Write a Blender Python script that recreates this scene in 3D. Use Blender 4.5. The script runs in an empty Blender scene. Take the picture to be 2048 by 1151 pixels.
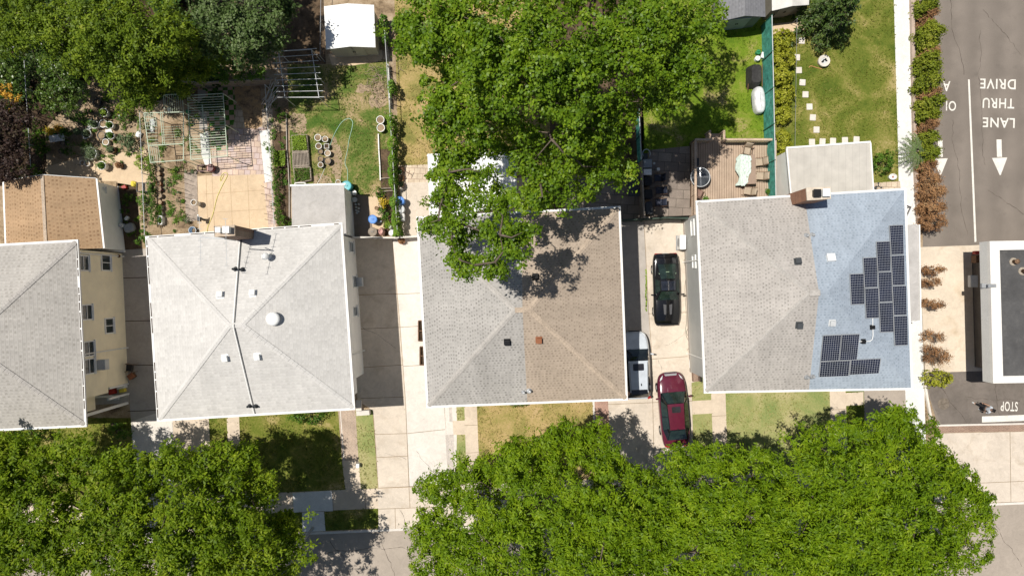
import bpy, math, random
import numpy as np
from mathutils import Vector, Matrix, noise as mnoise
random.seed(7)
RNG = np.random.default_rng(11)
SC = bpy.context.scene
COL = SC.collection
# camera: a drone looking straight down from 47 m; at(px,py,z) turns a photo pixel into the place at height z
F, H, CX, CY = 1365.0, 47.0, 1024.0, 575.5
def at(px, py, z=0.0):
    s = (H - z) / F
    return Vector(((px - CX) * s, (CY - py) * s, z))
def on_plane(px, py, p0, n):
    d = Vector(((px - CX) / F, (CY - py) / F, -1.0)); o = Vector((0, 0, H))
    return o + d * ((p0 - o).dot(n) / d.dot(n))
# ---------------------------------------------------------------- objects
def tag(o, label=None, cat=None, group=None, kind=None):
    if label: o['label'] = label
    if cat: o['category'] = cat
    if group: o['group'] = group
    if kind: o['kind'] = kind
    return o
def thing(name, label, cat, loc=(0, 0, 0), rotz=0.0, group=None):
    o = bpy.data.objects.new(name, None); COL.objects.link(o)
    o.empty_display_size = 0.2
    o.location = loc; o.rotation_euler = (0, 0, rotz)
    return tag(o, label, cat, group)
class MB:
    """mesh collector; coordinates are stored minus the origin o"""
    def __init__(s, o=(0, 0, 0)):
        s.o = Vector(o); s.v = []; s.f = []; s.uv = []
    def add(s, vs, fs, uvs=None):
        b = len(s.v); s.v += [tuple(Vector(v) - s.o) for v in vs]
        for i, f in enumerate(fs):
            s.f.append([b + k for k in f]); s.uv.append(uvs[i] if uvs else None)
        return s
    def poly(s, pts, uv=None): return s.add(pts, [list(range(len(pts)))], [uv] if uv else None)
    def box(s, c, size, rz=0.0, m=None):
        x, y, z = [k / 2 for k in size]
        vs = [Vector((i, j, k)) for k in (-z, z) for j in (-y, y) for i in (-x, x)]
        R = Matrix.Rotation(rz, 3, 'Z') if m is None else m
        return s.add([Vector(c) + R @ v for v in vs], [(0, 2, 3, 1), (4, 5, 7, 6), (0, 1, 5, 4), (2, 6, 7, 3), (0, 4, 6, 2), (1, 3, 7, 5)])
    def rbox(s, c, size, r=0.03, rz=0.0, n=3, top=None):
        """box with rounded vertical corners and a chamfered top"""
        x, y = size[0] / 2, size[1] / 2; r = min(r, x * .95, y * .95); pts = []
        for (sx, sy, a0) in ((1, 1, 0), (-1, 1, 90), (-1, -1, 180), (1, -1, 270)):
            for k in range(n + 1):
                a = math.radians(a0 + 90 * k / n)
                pts.append((sx * (x - r) + r * math.cos(a), sy * (y - r) + r * math.sin(a)))
        ch = min(r * .5, size[2] * .3); R = Matrix.Rotation(rz, 3, 'Z'); c = Vector(c); z0 = -size[2] / 2; z1 = size[2] / 2
        tp = 1 if top is None else top
        rings = [(1, z0), (tp, z1 - ch), (tp * (1 - ch / max(x, y)), z1)]
        N = len(pts); vs = []; fs = []
        for (k, z) in rings: vs += [c + R @ Vector((p[0] * k, p[1] * k, z)) for p in pts]
        for a in range(len(rings) - 1):
            for i in range(N):
                j = (i + 1) % N; fs.append((a * N + i, a * N + j, (a + 1) * N + j, (a + 1) * N + i))
        fs.append(list(range(N - 1, -1, -1))); fs.append([(len(rings) - 1) * N + i for i in range(N)])
        return s.add(vs, fs)
    def prism(s, pts, z0, z1):
        pts = [Vector((p[0], p[1], 0)) for p in pts]; n = len(pts)
        ar = sum(pts[i].x * pts[(i + 1) % n].y - pts[(i + 1) % n].x * pts[i].y for i in range(n))
        if ar < 0: pts.reverse()
        vs = [(p.x, p.y, z0) for p in pts] + [(p.x, p.y, z1) for p in pts]
        fs = [(i, (i + 1) % n, n + (i + 1) % n, n + i) for i in range(n)] + [list(range(n - 1, -1, -1)), [n + i for i in range(n)]]
        return s.add(vs, fs)
    def tube(s, pts, r, n=6, r1=None, cap=True):
        pts = [Vector(p) for p in pts]; m = len(pts); vs = []; fs = []
        up = Vector((0, 0, 1))
        for i, p in enumerate(pts):
            t = (pts[min(i + 1, m - 1)] - pts[max(i - 1, 0)]).normalized()
            a = t.cross(up if abs(t.z) < .9 else Vector((1, 0, 0))).normalized(); b = t.cross(a)
            rr = r if r1 is None else r + (r1 - r) * i / max(1, m - 1)
            vs += [p + (a * math.cos(2 * math.pi * k / n) + b * math.sin(2 * math.pi * k / n)) * rr for k in range(n)]
        for i in range(m - 1):
            for k in range(n):
                l = (k + 1) % n; fs.append((i * n + k, (i + 1) * n + k, (i + 1) * n + l, i * n + l))
        if cap: fs.append(list(range(n))); fs.append([(m - 1) * n + k for k in range(n - 1, -1, -1)])
        return s.add(vs, fs)
    def bar(s, a, b, w, h):
        """square bar from a to b"""
        a, b = Vector(a), Vector(b); t = b - a; L = t.length; t.normalize()
        x = t.cross(Vector((0, 0, 1)) if abs(t.z) < .95 else Vector((0, 1, 0))).normalized(); z = x.cross(t)
        return s.box((a + b) / 2, (w, L, h), m=Matrix((x, t, z)).transposed())
    def lathe(s, c, prof, n=16, sx=1, sy=1, cap0=True, cap1=True):
        c = Vector(c); vs = []; fs = []
        for (r, z) in prof: vs += [c + Vector((r * sx * math.cos(2 * math.pi * k / n), r * sy * math.sin(2 * math.pi * k / n), z)) for k in range(n)]
        for i in range(len(prof) - 1):
            for k in range(n):
                l = (k + 1) % n; fs.append((i * n + k, i * n + l, (i + 1) * n + l, (i + 1) * n + k))
        if cap0: fs.append(list(range(n - 1, -1, -1)))
        if cap1: fs.append([(len(prof) - 1) * n + k for k in range(n)])
        return s.add(vs, fs)
    def patch(s, c00, c10, c11, c01, nu=8, nv=8, bulge=0.0, nrm=None, bend_u=0.0, bvec=None):
        """bilinear sheet; bulge along its normal, bend_u along bvec (bowed bottom edge)"""
        c00, c10, c11, c01 = map(Vector, (c00, c10, c11, c01))
        N = (c10 - c00).cross(c01 - c00).normalized() if nrm is None else Vector(nrm)
        vs = []; fs = []
        for j in range(nv + 1):
            for i in range(nu + 1):
                u, v = i / nu, j / nv
                p = c00 * (1 - u) * (1 - v) + c10 * u * (1 - v) + c11 * u * v + c01 * (1 - u) * v
                k = 4 * u * (1 - u)
                p = p + N * bulge * k * (0.4 + 0.6 * 4 * v * (1 - v))
                if bvec is not None: p = p + Vector(bvec) * bend_u * k
                vs.append(p)
        for j in range(nv):
            for i in range(nu):
                a = j * (nu + 1) + i; fs.append((a, a + 1, a + nu + 2, a + nu + 1))
        return s.add(vs, fs)
    def build(s, name, mat, parent=None, smooth=False, loc=None, mods=None):
        me = bpy.data.meshes.new(name); me.from_pydata(s.v, [], s.f)
        if any(u is not None for u in s.uv):
            ul = me.uv_layers.new(name='UVMap'); k = 0
            for f, u in zip(s.f, s.uv):
                for i in range(len(f)):
                    ul.data[k].uv = u[i] if u else (0, 0); k += 1
        me.materials.append(mat)
        if smooth:
            me.polygons.foreach_set('use_smooth', [True] * len(me.polygons))
        me.update()
        o = bpy.data.objects.new(name, me); COL.objects.link(o)
        if parent: o.parent = parent
        elif s.o.length > 0: o.location = s.o
        if loc is not None: o.location = loc
        return o
def autosmooth(o, ang=35):
    me = o.data; me.polygons.foreach_set('use_smooth', [True] * len(me.polygons))
    import bmesh
    bm = bmesh.new(); bm.from_mesh(me); bmesh.ops.remove_doubles(bm, verts=bm.verts, dist=1e-4)
    bmesh.ops.recalc_face_normals(bm, faces=bm.faces)
    for e in bm.edges:
        if len(e.link_faces) == 2 and e.calc_face_angle(0) > math.radians(ang): e.smooth = False
    bm.to_mesh(me); bm.free(); return o
def bevel(o, w=0.02, seg=2):
    m = o.modifiers.new('bevel', 'BEVEL'); m.width = w; m.segments = seg; m.limit_method = 'ANGLE'; m.angle_limit = math.radians(40); return o
# ---------------------------------------------------------------- materials
class NT:
    def __init__(s, name):
        s.m = bpy.data.materials.new(name); s.m.use_nodes = True; s.t = s.m.node_tree; s.n = s.t.nodes; s.l = s.t.links
        s.bsdf = s.n['Principled BSDF']; s.out = s.n['Material Output']
    def node(s, typ, **kw):
        n = s.n.new(typ)
        for k, v in kw.items(): setattr(n, k, v)
        return n
    def set(s, inp, val):
        if hasattr(val, 'is_output'): s.l.new(val, inp)
        else: inp.default_value = val
    def pos(s):
        return s.node('ShaderNodeNewGeometry').outputs['Position']
    def uv(s):
        return s.node('ShaderNodeTexCoord').outputs['UV']
    def noise(s, vec, scale, detail=4, rough=.55, dist=0):
        n = s.node('ShaderNodeTexNoise'); s.set(n.inputs['Vector'], vec)
        n.inputs['Scale'].default_value = scale; n.inputs['Detail'].default_value = detail; n.inputs['Roughness'].default_value = rough; n.inputs['Distortion'].default_value = dist
        return n.outputs['Fac']
    def rng(s, val, a, b, c, d, clamp=True):
        n = s.node('ShaderNodeMapRange'); n.clamp = clamp; s.set(n.inputs[0], val)
        for i, k in enumerate((a, b, c, d)): n.inputs[i + 1].default_value = k
        return n.outputs[0]
    def math(s, op, a, b=0.0):
        n = s.node('ShaderNodeMath', operation=op); s.set(n.inputs[0], a); s.set(n.inputs[1], b); return n.outputs[0]
    def scale(s, vec, f):
        n = s.node('ShaderNodeVectorMath', operation='SCALE'); s.set(n.inputs[0], vec); s.set(n.inputs['Scale'], f); return n.outputs[0]
    def vmul(s, vec, v):
        n = s.node('ShaderNodeVectorMath', operation='MULTIPLY'); s.set(n.inputs[0], vec); n.inputs[1].default_value = v; return n.outputs[0]
    def mix(s, f, a, b):
        n = s.node('ShaderNodeMix', data_type='RGBA'); s.set(n.inputs[0], f)
        for k, v in ((6, a), (7, b)):
            s.set(n.inputs[k], v if hasattr(v, 'is_output') else (*v, 1))
        return n.outputs[2]
    def ramp(s, f, stops):
        n = s.node('ShaderNodeValToRGB'); e = n.color_ramp.elements; s.set(n.inputs[0], f)
        while len(e) < len(stops): e.new(.5)
        for k, (p, c) in zip(e, stops): k.position = p; k.color = (*c, 1)
        return n.outputs[0]
    def bump(s, h, st=.3, d=.02):
        n = s.node('ShaderNodeBump'); n.inputs['Strength'].default_value = st; n.inputs['Distance'].default_value = d
        s.set(n.inputs['Height'], h); s.l.new(n.outputs[0], s.bsdf.inputs['Normal'])
    def done(s, col, rough=.85, spec=.3, metal=0, coat=0):
        s.set(s.bsdf.inputs['Base Color'], col if hasattr(col, 'is_output') else (*col, 1))
        s.set(s.bsdf.inputs['Roughness'], rough); s.bsdf.inputs['Specular IOR Level'].default_value = spec
        s.bsdf.inputs['Metallic'].default_value = metal; s.bsdf.inputs['Coat Weight'].default_value = coat
        return s.m
def M(name, col, rough=.8, var=.14, scale=1.2, fine=18., fvar=.10, spec=.3, metal=0, coat=0, bump=0):
    t = NT(name); p = t.pos()
    a = t.rng(t.noise(p, scale, 5), .3, .7, 1 - var, 1 + var); b = t.rng(t.noise(p, fine, 2), .3, .7, 1 - fvar, 1 + fvar)
    if bump: t.bump(t.noise(p, fine, 3), bump, .02)
    return t.done(t.scale(tuple(col), t.math('MULTIPLY', a, b)), rough, spec, metal, coat)
def M_concrete(name, col, stain=(.33, .25, .16), amt=.35, var=.10, sc=.5):
    t = NT(name); p = t.pos()
    base = t.scale(tuple(col), t.math('MULTIPLY', t.rng(t.noise(p, sc, 6, .6), .3, .7, 1 - var, 1 + var), t.rng(t.noise(p, 30, 2), .3, .7, .93, 1.07)))
    st = t.rng(t.noise(p, sc * 2.3, 6, .65, .5), .52, .75, 0, amt)
    c = t.mix(st, base, stain)
    # worn pale and dark drifts along the slab
    c = t.scale(c, t.rng(t.noise(p, 2.6, 6, .7, 1.2), .3, .7, .90, 1.10))
    sp = t.rng(t.noise(p, 5.5, 3), .70, .76, 0, .35); c = t.mix(sp, c, (.14, .11, .09))
    t.bump(t.noise(p, 40, 3), .12, .01)
    return t.done(c, .9, .25)
def M_lawn(name, stops, sc=.55):
    t = NT(name); p = t.pos()
    n1 = t.noise(p, sc, 6, .62, .6); n2 = t.noise(p, 7, 4, .7); n3 = t.noise(p, 38, 3, .7)
    f = t.math('ADD', t.math('ADD', t.math('MULTIPLY', n1, .62), t.math('MULTIPLY', n2, .25)), t.math('MULTIPLY', n3, .13))
    f = t.rng(f, .385, .615, 0, 1)
    c = t.ramp(f, stops); c2 = t.scale(c, t.rng(n3, .25, .75, .55, 1.4))
    t.bump(n3, .6, .05)
    return t.done(c2, .9, .15)
def M_shingle(name, c1, c2, mort, bw=.30, rh=.19, var=.08, dash=.55):
    """laminated shingles: courses rh high, each with short darker tabs at random along it"""
    t = NT(name); u = t.uv(); p = t.pos(); sp = t.node('ShaderNodeSeparateXYZ'); t.set(sp.inputs[0], u)
    v = t.math('MULTIPLY', sp.outputs[1], 1 / rh); row = t.math('FLOOR', v); fv = t.math('FRACT', v)
    wr = t.node('ShaderNodeTexWhiteNoise', noise_dimensions='1D'); t.set(wr.inputs['W'], row)
    x = t.math('ADD', t.math('MULTIPLY', sp.outputs[0], 1 / bw), t.math('MULTIPLY', wr.outputs['Value'], 3.7)); col = t.math('FLOOR', x); fx = t.math('FRACT', x)
    cb = t.node('ShaderNodeCombineXYZ'); t.set(cb.inputs[0], col); t.set(cb.inputs[1], row)
    wn = t.node('ShaderNodeTexWhiteNoise', noise_dimensions='2D'); t.set(wn.inputs['Vector'], cb.outputs[0])
    inx = t.math('MULTIPLY', t.rng(fx, .02, .08, 0, 1), t.rng(fx, .55, .62, 1, 0)); iny = t.math('MULTIPLY', t.rng(fv, .10, .2, 0, 1), t.rng(fv, .62, .74, 1, 0))
    tab = t.math('MULTIPLY', t.math('MULTIPLY', inx, iny), t.rng(wn.outputs['Value'], .0, .95, .1, 1))
    c = t.mix(t.math('MULTIPLY', tab, dash), c1, c2)
    c = t.mix(t.math('MULTIPLY', t.rng(fv, .04, .16, 1, 0), .5), c, mort)
    wn2 = t.node('ShaderNodeTexWhiteNoise', noise_dimensions='3D'); t.set(wn2.inputs['Vector'], cb.outputs[0]); c = t.scale(c, t.rng(wn2.outputs['Value'], 0, 1, .945, 1.055))
    st = t.node('ShaderNodeMapping'); t.set(st.inputs[0], u); st.inputs['Scale'].default_value = (1.6, .18, 1)
    w = t.math('MULTIPLY', t.rng(t.noise(p, .5, 6), .3, .7, 1 - var, 1 + var), t.math('MULTIPLY', t.rng(t.noise(st.outputs[0], 1.0, 5), .3, .7, 1 - var * .8, 1 + var * .8), t.rng(t.noise(p, 26, 3), .25, .75, .92, 1.08)))
    t.bump(t.math('ADD', tab, fv), .25, .015)
    return t.done(t.scale(c, w), .92, .12)
def M_rows(name, c1, c2, period, axis='X', duty=.12, rough=.6, var=.06, spec=.3):
    """boards or siding: thin dark grooves at a period along one world or uv axis"""
    t = NT(name); p = t.pos() if axis in 'XYZ' else t.uv()
    sp = t.node('ShaderNodeSeparateXYZ'); t.set(sp.inputs[0], p)
    k = sp.outputs[{'X': 0, 'Y': 1, 'Z': 2, 'U': 0, 'V': 1}[axis]]
    fr = t.math('FRACT', t.math('MULTIPLY', k, 1 / period))
    g = t.rng(fr, 0, duty, 1, 0)
    c = t.scale(t.mix(g, c1, c2), t.rng(t.noise(t.pos(), 1.5, 6), .3, .7, 1 - var, 1 + var))
    return t.done(c, rough, spec)
def M_brick(name, c1, c2, mort, bw=.22, rh=.075, ms=.01, horizontal=True, rough=.85, rot=0.0):
    t = NT(name); p = t.pos()
    mp = t.node('ShaderNodeMapping'); t.set(mp.inputs['Vector'], p)
    mp.inputs['Rotation'].default_value = (0, 0, rot) if horizontal else (math.radians(90), 0, rot)
    b = t.node('ShaderNodeTexBrick'); t.set(b.inputs['Vector'], mp.outputs[0]); b.inputs['Scale'].default_value = 1
    for k, v in (('Brick Width', bw), ('Row Height', rh), ('Mortar Size', ms)): b.inputs[k].default_value = v
    for k, v in (('Color1', c1), ('Color2', c2), ('Mortar', mort)): b.inputs[k].default_value = (*v, 1)
    c = t.scale(b.outputs['Color'], t.math('MULTIPLY', t.rng(t.noise(p, .9, 5), .3, .7, .8, 1.2), t.rng(t.noise(p, 14, 3), .3, .7, .88, 1.12)))
    return t.done(c, rough, .25)
def M_leaf(name, stops, trans=.25, rough=.5, spec=.22, patch=.5):
    """leaf colour: each leaf a random place on the ramp, drifting slowly through the crown"""
    t = NT(name); g = t.node('ShaderNodeNewGeometry'); p = g.outputs['Position']
    f = t.math('ADD', t.math('MULTIPLY', g.outputs['Random Per Island'], 1 - patch), t.math('MULTIPLY', t.rng(t.noise(p, .7, 4, .6), .3, .7, 0, 1), patch))
    c = t.ramp(f, stops)
    t.done(c, rough, spec)
    tr = t.node('ShaderNodeBsdfTranslucent'); t.l.new(c, tr.inputs['Color'])
    mx = t.node('ShaderNodeMixShader'); mx.inputs[0].default_value = trans
    t.l.new(t.bsdf.outputs[0], mx.inputs[1]); t.l.new(tr.outputs[0], mx.inputs[2]); t.l.new(mx.outputs[0], t.out.inputs['Surface'])
    return t.m
def M_glass(name, col=(.02, .03, .03), rough=.06, spec=.6):
    t = NT(name); return t.done(t.scale(col, t.rng(t.noise(t.pos(), 2.5, 3), .3, .7, .6, 1.4)), rough, spec, 0, .3)
# ---------------------------------------------------------------- foliage
def unit(a): return a / np.maximum(1e-9, np.linalg.norm(a, axis=-1, keepdims=True))
def leaf_mesh(name, C, Nn, L, W, mat, parent=None, origin=(0, 0, 0), Tn=None, aspect_fold=.18):
    n = len(C); C = C - np.array(origin)
    R = RNG.normal(size=(n, 3)) if Tn is None else Tn + RNG.normal(size=(n, 3)) * .45
    T = unit(R - Nn * (R * Nn).sum(1, keepdims=True)); B = np.cross(Nn, T)
    s = RNG.uniform(.65, 1.35, size=(n, 1)); l = L * s; w = W * s
    V = np.empty((n, 4, 3)); f = Nn * w * aspect_fold
    V[:, 0] = C - T * l * .5; V[:, 1] = C + B * w * .5 + f + T * l * .06; V[:, 2] = C + T * l * .5 - Nn * l * .12; V[:, 3] = C - B * w * .5 + f + T * l * .06
    me = bpy.data.meshes.new(name); me.vertices.add(4 * n); me.vertices.foreach_set('co', V.ravel())
    me.loops.add(4 * n); me.loops.foreach_set('vertex_index', np.arange(4 * n, dtype=np.int32))
    me.polygons.add(n); me.polygons.foreach_set('loop_start', np.arange(0, 4 * n, 4, dtype=np.int32))
    me.update(calc_edges=True); me.validate(); me.materials.append(mat)
    o = bpy.data.objects.new(name, me); COL.objects.link(o)
    if parent: o.parent = parent
    return o
def lobes_to_leaves(lobes, per_m2, cl_r, leaves, up=.5, shell=.62, bottom=-.35, flat=.5, seed=0, rough=.28, nz=2.2, gap=None, sink=1.0):
    """lobes: (x,y,z,rx,ry,rz). Leaf clumps are spread through each lobe's outer part; leaves in rosettes round each clump centre"""
    Cs, Ns, Ts = [], [], []
    for (x, y, z, rx, ry, rz) in lobes:
        area = 2.2 * math.pi * ((rx * ry + rx * rz + ry * rz) / 3); k = max(4, int(area * per_m2))
        d = unit(RNG.normal(size=(k * 3, 3))); d = d[d[:, 2] > bottom][:k]; k = len(d)
        rf = shell + (1 - shell) * RNG.random(k) ** .7
        wob = np.array([mnoise.noise(Vector(q) * nz + Vector((seed * 3.1 + x * .7, y * .7, z))) for q in d])
        rf = rf * (1 + rough * 2 * wob)
        c = np.array([x, y, z]) + d * np.array([rx, ry, rz]) * rf[:, None]
        nn = unit(unit(d / np.array([rx, ry, rz])) * (1 - up) + np.array([0, 0, up]) + RNG.normal(size=(k, 3)) * .22)
        if gap is not None:   # hollows between the sprays
            kp = np.array([mnoise.noise(Vector(q) * .75 + Vector((seed, 0, 0))) + .5 * mnoise.noise(Vector(q) * 1.9) for q in c]) > gap; lc = np.array([x, y, z])
            c = np.where(kp[:, None], c, lc + (c - lc) * .66 - np.array([0, 0, sink]))
        cr = cl_r * RNG.uniform(.6, 1.35, size=(k, 1, 1))
        o = RNG.normal(size=(k, leaves, 3)) * cr * .55
        on = (o * nn[:, None]).sum(2, keepdims=True); o = o - nn[:, None] * on * (1 - flat)
        o = o - nn[:, None] * (np.linalg.norm(o, axis=2, keepdims=True) ** 2) * .35 / cl_r
        Cs.append((c[:, None] + o).reshape(-1, 3)); Ts.append(unit(o).reshape(-1, 3))
        ln = unit(nn[:, None] + RNG.normal(size=(k, leaves, 3)) * .42 + unit(o) * .25); Ns.append(ln.reshape(-1, 3))
    return np.concatenate(Cs), np.concatenate(Ns), np.concatenate(Ts)
def pxlobes(lst, rz=.75):
    """(px,py,z,rpx[,rpy]) in photo pixels -> metric lobes"""
    out = []
    for q in lst:
        px, py, z, rx = q[:4]; ry = q[4] if len(q) > 4 else rx; s = (H - z) / F; c = at(px, py, z)
        out.append((c.x, c.y, z, rx * s, ry * s, min(rx, ry) * s * rz))
    return out
def limbs(mb, base, fork_z, tips, r0, seed=1):
    rnd = random.Random(seed); base = Vector(base); fork = base + Vector((rnd.uniform(-.2, .2), rnd.uniform(-.2, .2), fork_z))
    mb.tube([base + Vector((0, 0, -.1)), base + Vector((0, 0, .15)), (base + fork) / 2 + Vector((.08, .05, 0)), fork], r0 * 1.25, 9, r0 * .8)
    hubs = []
    for ti, tp in enumerate(tips):
        tp = Vector(tp); src = fork
        if ti >= 7 and hubs:   # later tips branch off the nearest limb already grown
            src = min(hubs, key=lambda q: (q - tp).length); L0 = (tp - src).length
            if L0 < .5: continue
            m = src.lerp(tp, .5) + Vector((rnd.uniform(-.4, .4), rnd.uniform(-.4, .4), rnd.uniform(-.1, .4)))
            mb.tube([src, src.lerp(m, .5) + Vector((0, 0, .1)), m, m.lerp(tp, .6), tp], r0 * .16, 5, .012); hubs += [m, tp]
            continue
        mid = fork.lerp(tp, .45) + Vector((rnd.uniform(-.5, .5), rnd.uniform(-.5, .5), rnd.uniform(.1, .8)))
        pts = [fork - Vector((0, 0, .2)), fork.lerp(mid, .5) + Vector((0, 0, .2)), mid, mid.lerp(tp, .6) + Vector((rnd.uniform(-.2, .2), rnd.uniform(-.2, .2), .1)), tp]
        mb.tube(pts, r0 * .42, 6, .02); hubs += [pts[2], pts[3]]
        for k in range(5):
            a = pts[2].lerp(tp, rnd.uniform(0, .8)); e = a + Vector((rnd.uniform(-1.4, 1.4), rnd.uniform(-1.4, 1.4), rnd.uniform(-.1, .9)))
            mb.tube([a, a.lerp(e, .5) + Vector((0, 0, .12)), e], r0 * .13, 5, .008)
def tree(name, label, lst, base_px, trunk_r, fork_z, leafmat, L, W, per_m2, cl_r, leaves, barkmat, group=None, cat='tree', rz=.6, up=.5, shell=.62, seed=0, rough=.28, maxtips=14, flat=.5, gap=None):
    b = at(*base_px, 0) if not isinstance(base_px, Vector) else base_px
    root = thing(name, label, cat, b, 0, group)
    lo = pxlobes(lst, rz)
    C, N_, T_ = lobes_to_leaves(lo, per_m2, cl_r, leaves, up, shell, seed=seed, rough=rough, flat=flat, gap=gap)
    leaf_mesh('crown', C, N_, L, W, leafmat, root, b, T_)
    mb = MB(b); limbs(mb, b, fork_z, [(l[0], l[1], l[2] + l[5] * .3) for l in lo[:maxtips]], trunk_r, seed)
    mb.build('trunk', barkmat, root, True)
    return root
def bush(name, label, px, py, r_px, h, mat, stem, L=.12, W=.06, per_m2=9, cl_r=.14, leaves=14, ry=None, group=None, cat='shrub', rough=.2, up=.45, shell=.6):
    zc = h * .5; s = (H - zc) / F; c = at(px, py, zc); b = Vector((c.x, c.y, 0))
    root = thing(name, label, cat, b, 0, group)
    C, N_, T_ = lobes_to_leaves([(c.x, c.y, zc, r_px * s, (ry or r_px) * s, h * .5)], per_m2, cl_r, leaves, up, shell, bottom=-.8, rough=rough, seed=px * .37)
    leaf_mesh('foliage', C, N_, L, W, mat, root, b, T_)
    mb = MB(b)
    for k in range(4):
        a = 2 * math.pi * k / 4 + .4; mb.tube([b, b + Vector((.08 * math.cos(a), .08 * math.sin(a), h * .35)), b + Vector((r_px * s * .5 * math.cos(a), r_px * s * .5 * math.sin(a), h * .7))], .025, 5, .008)
    mb.build('stem', stem, root)
    return root
# ================================================================ materials
mt = {}
mt['soil'] = M_lawn('soil', [(.0, (.13, .09, .055)), (.45, (.33, .24, .15)), (1, (.50, .39, .27))], .8)
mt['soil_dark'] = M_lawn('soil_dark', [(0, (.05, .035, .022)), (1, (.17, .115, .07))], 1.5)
mt['mulch_and_shade'] = M_lawn('mulch_and_shade', [(0, (.03, .02, .013)), (1, (.10, .065, .04))], 3)
mt['lawn_dry'] = M_lawn('lawn_dry', [(0, (.17, .18, .045)), (.35, (.31, .26, .085)), (.7, (.44, .325, .14)), (1, (.5, .36, .19))], .5)
mt['lawn_mix'] = M_lawn('lawn_mix', [(0, (.05, .11, .015)), (.4, (.11, .16, .03)), (.65, (.25, .22, .08)), (1, (.46, .33, .2))], .5)
mt['lawn_green'] = M_lawn('lawn_green', [(0, (.075, .115, .014)), (.45, (.145, .17, .026)), (.8, (.26, .235, .065)), (1, (.40, .32, .14))], .45)
mt['lawn_lush'] = M_lawn('lawn_lush', [(0, (.08, .15, .010)), (.5, (.16, .235, .018)), (.8, (.24, .26, .05)), (1, (.36, .29, .13))], .5)
mt['lawn_front'] = M_lawn('lawn_front', [(0, (.20, .26, .08)), (.5, (.33, .33, .13)), (1, (.46, .40, .21))], .5)
mt['concrete'] = M_concrete('concrete', (.60, .52, .43), amt=.42)
mt['concrete_tan'] = M_concrete('concrete_tan', (.60, .46, .31), (.42, .29, .17), .3)
mt['concrete_pale'] = M_concrete('concrete_pale', (.66, .61, .55), (.45, .38, .30), .2, .07)
mt['concrete_white'] = M_concrete('concrete_white', (.70, .69, .66), (.5, .46, .4), .2, .05)
mt['concrete_grey'] = M_concrete('concrete_grey', (.42, .38, .34), (.2, .17, .14), .3)
mt['concrete_stain'] = M_concrete('concrete_stain', (.62, .53, .42), (.42, .29, .16), .55, .12, .28)
mt['walk'] = M_concrete('walk', (.60, .50, .39), amt=.2)
mt['asphalt_pale'] = M_concrete('asphalt_pale', (.375, .32, .265), (.24, .2, .17), .3, .08, .3)
mt['joint'] = M('joint', (.27, .20, .13), var=.3)
t = NT('paint_white'); p = t.pos(); n_ = t.noise(p, 9, 5, .75)
mt['paint_white'] = t.done(t.scale(t.mix(t.rng(n_, .56, .70, 0, .75), (.74, .71, .64), (.26, .22, .19)), t.rng(t.noise(p, 1.5, 4), .3, .7, .9, 1.08)), .75, .2)
mt['white'] = M('white', (.80, .80, .78), .5, .03)
mt['trim'] = M('trim', (.78, .77, .74), .5, .05)
mt['steel'] = M('steel', (.55, .56, .57), .35, .1, metal=.7)
mt['black'] = M('black', (.015, .015, .016), .45, .2)
mt['rubber'] = M('rubber', (.02, .02, .02), .8, .2)
mt['darkgrey'] = M('darkgrey', (.06, .065, .07), .6, .2)
mt['grey'] = M('grey', (.30, .31, .32), .6, .15)
mt['lightgrey'] = M('lightgrey', (.55, .56, .56), .55, .1)
mt['terracotta'] = M('terracotta', (.30, .12, .06), .8, .2)
mt['brown'] = M('brown', (.14, .075, .04), .7, .25)
mt['wood'] = M_rows('wood', (.36, .25, .15), (.18, .11, .06), .11, 'X', .05, .8)
mt['wood_grey'] = M('wood_grey', (.30, .25, .20), .85, .25, 2, 14, .2)
mt['greenpipe'] = M('greenpipe', (.52, .60, .46), .5, .1)
mt['greenplastic'] = M('greenplastic', (.03, .24, .10), .5, .15)
mt['blue'] = M('blue', (.09, .25, .62), .45, .1)
mt['lightblue'] = M('lightblue', (.45, .58, .72), .45, .1)
mt['turq'] = M('turq', (.10, .42, .46), .4, .12)
mt['pink'] = M('pink', (.50, .27, .23), .5, .15)
mt['red'] = M('red', (.40, .04, .03), .5, .15)
mt['maroonplastic'] = M('maroonplastic', (.10, .02, .02), .45, .2)
mt['yellow'] = M('yellow', (.75, .62, .08), .6, .12)
mt['bark'] = M('bark', (.13, .10, .075), .95, .3, 3, 20, .25)
mt['bark_pale'] = M('bark_pale', (.27, .23, .18), .95, .25, 3, 20, .2)
mt['glass'] = M_glass('glass')
mt['carglass'] = M_glass('carglass', (.016, .028, .023), .04, .8)
mt['brickred'] = M_brick('brickred', (.34, .15, .08), (.24, .10, .055), (.35, .28, .22), horizontal=False)
mt['brickflat'] = M_brick('brickflat', (.30, .19, .135), (.23, .14, .10), (.36, .29, .23))
mt['paver_brick'] = M_brick('paver_brick', (.44, .33, .25), (.36, .27, .21), (.5, .42, .33), .2, .1, .008, rot=1.6)
mt['paver_pink'] = M_brick('paver_pink', (.50, .31, .24), (.42, .26, .20), (.3, .2, .15), .2, .1, .008, rot=1.55)
mt['paver_tan'] = M_brick('paver_tan', (.60, .50, .38), (.52, .42, .31), (.36, .27, .2), .38, .38, .02, rot=.04)
mt['paver_grey'] = M_brick('paver_grey', (.52, .47, .43), (.42, .38, .35), (.6, .52, .44), .2, .1, .01, rot=1.6)
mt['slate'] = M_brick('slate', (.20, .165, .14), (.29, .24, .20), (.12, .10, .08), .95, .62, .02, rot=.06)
mt['plank'] = M('plank', (.43, .325, .24), .8, .14, 1.4, 30, .1)
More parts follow.
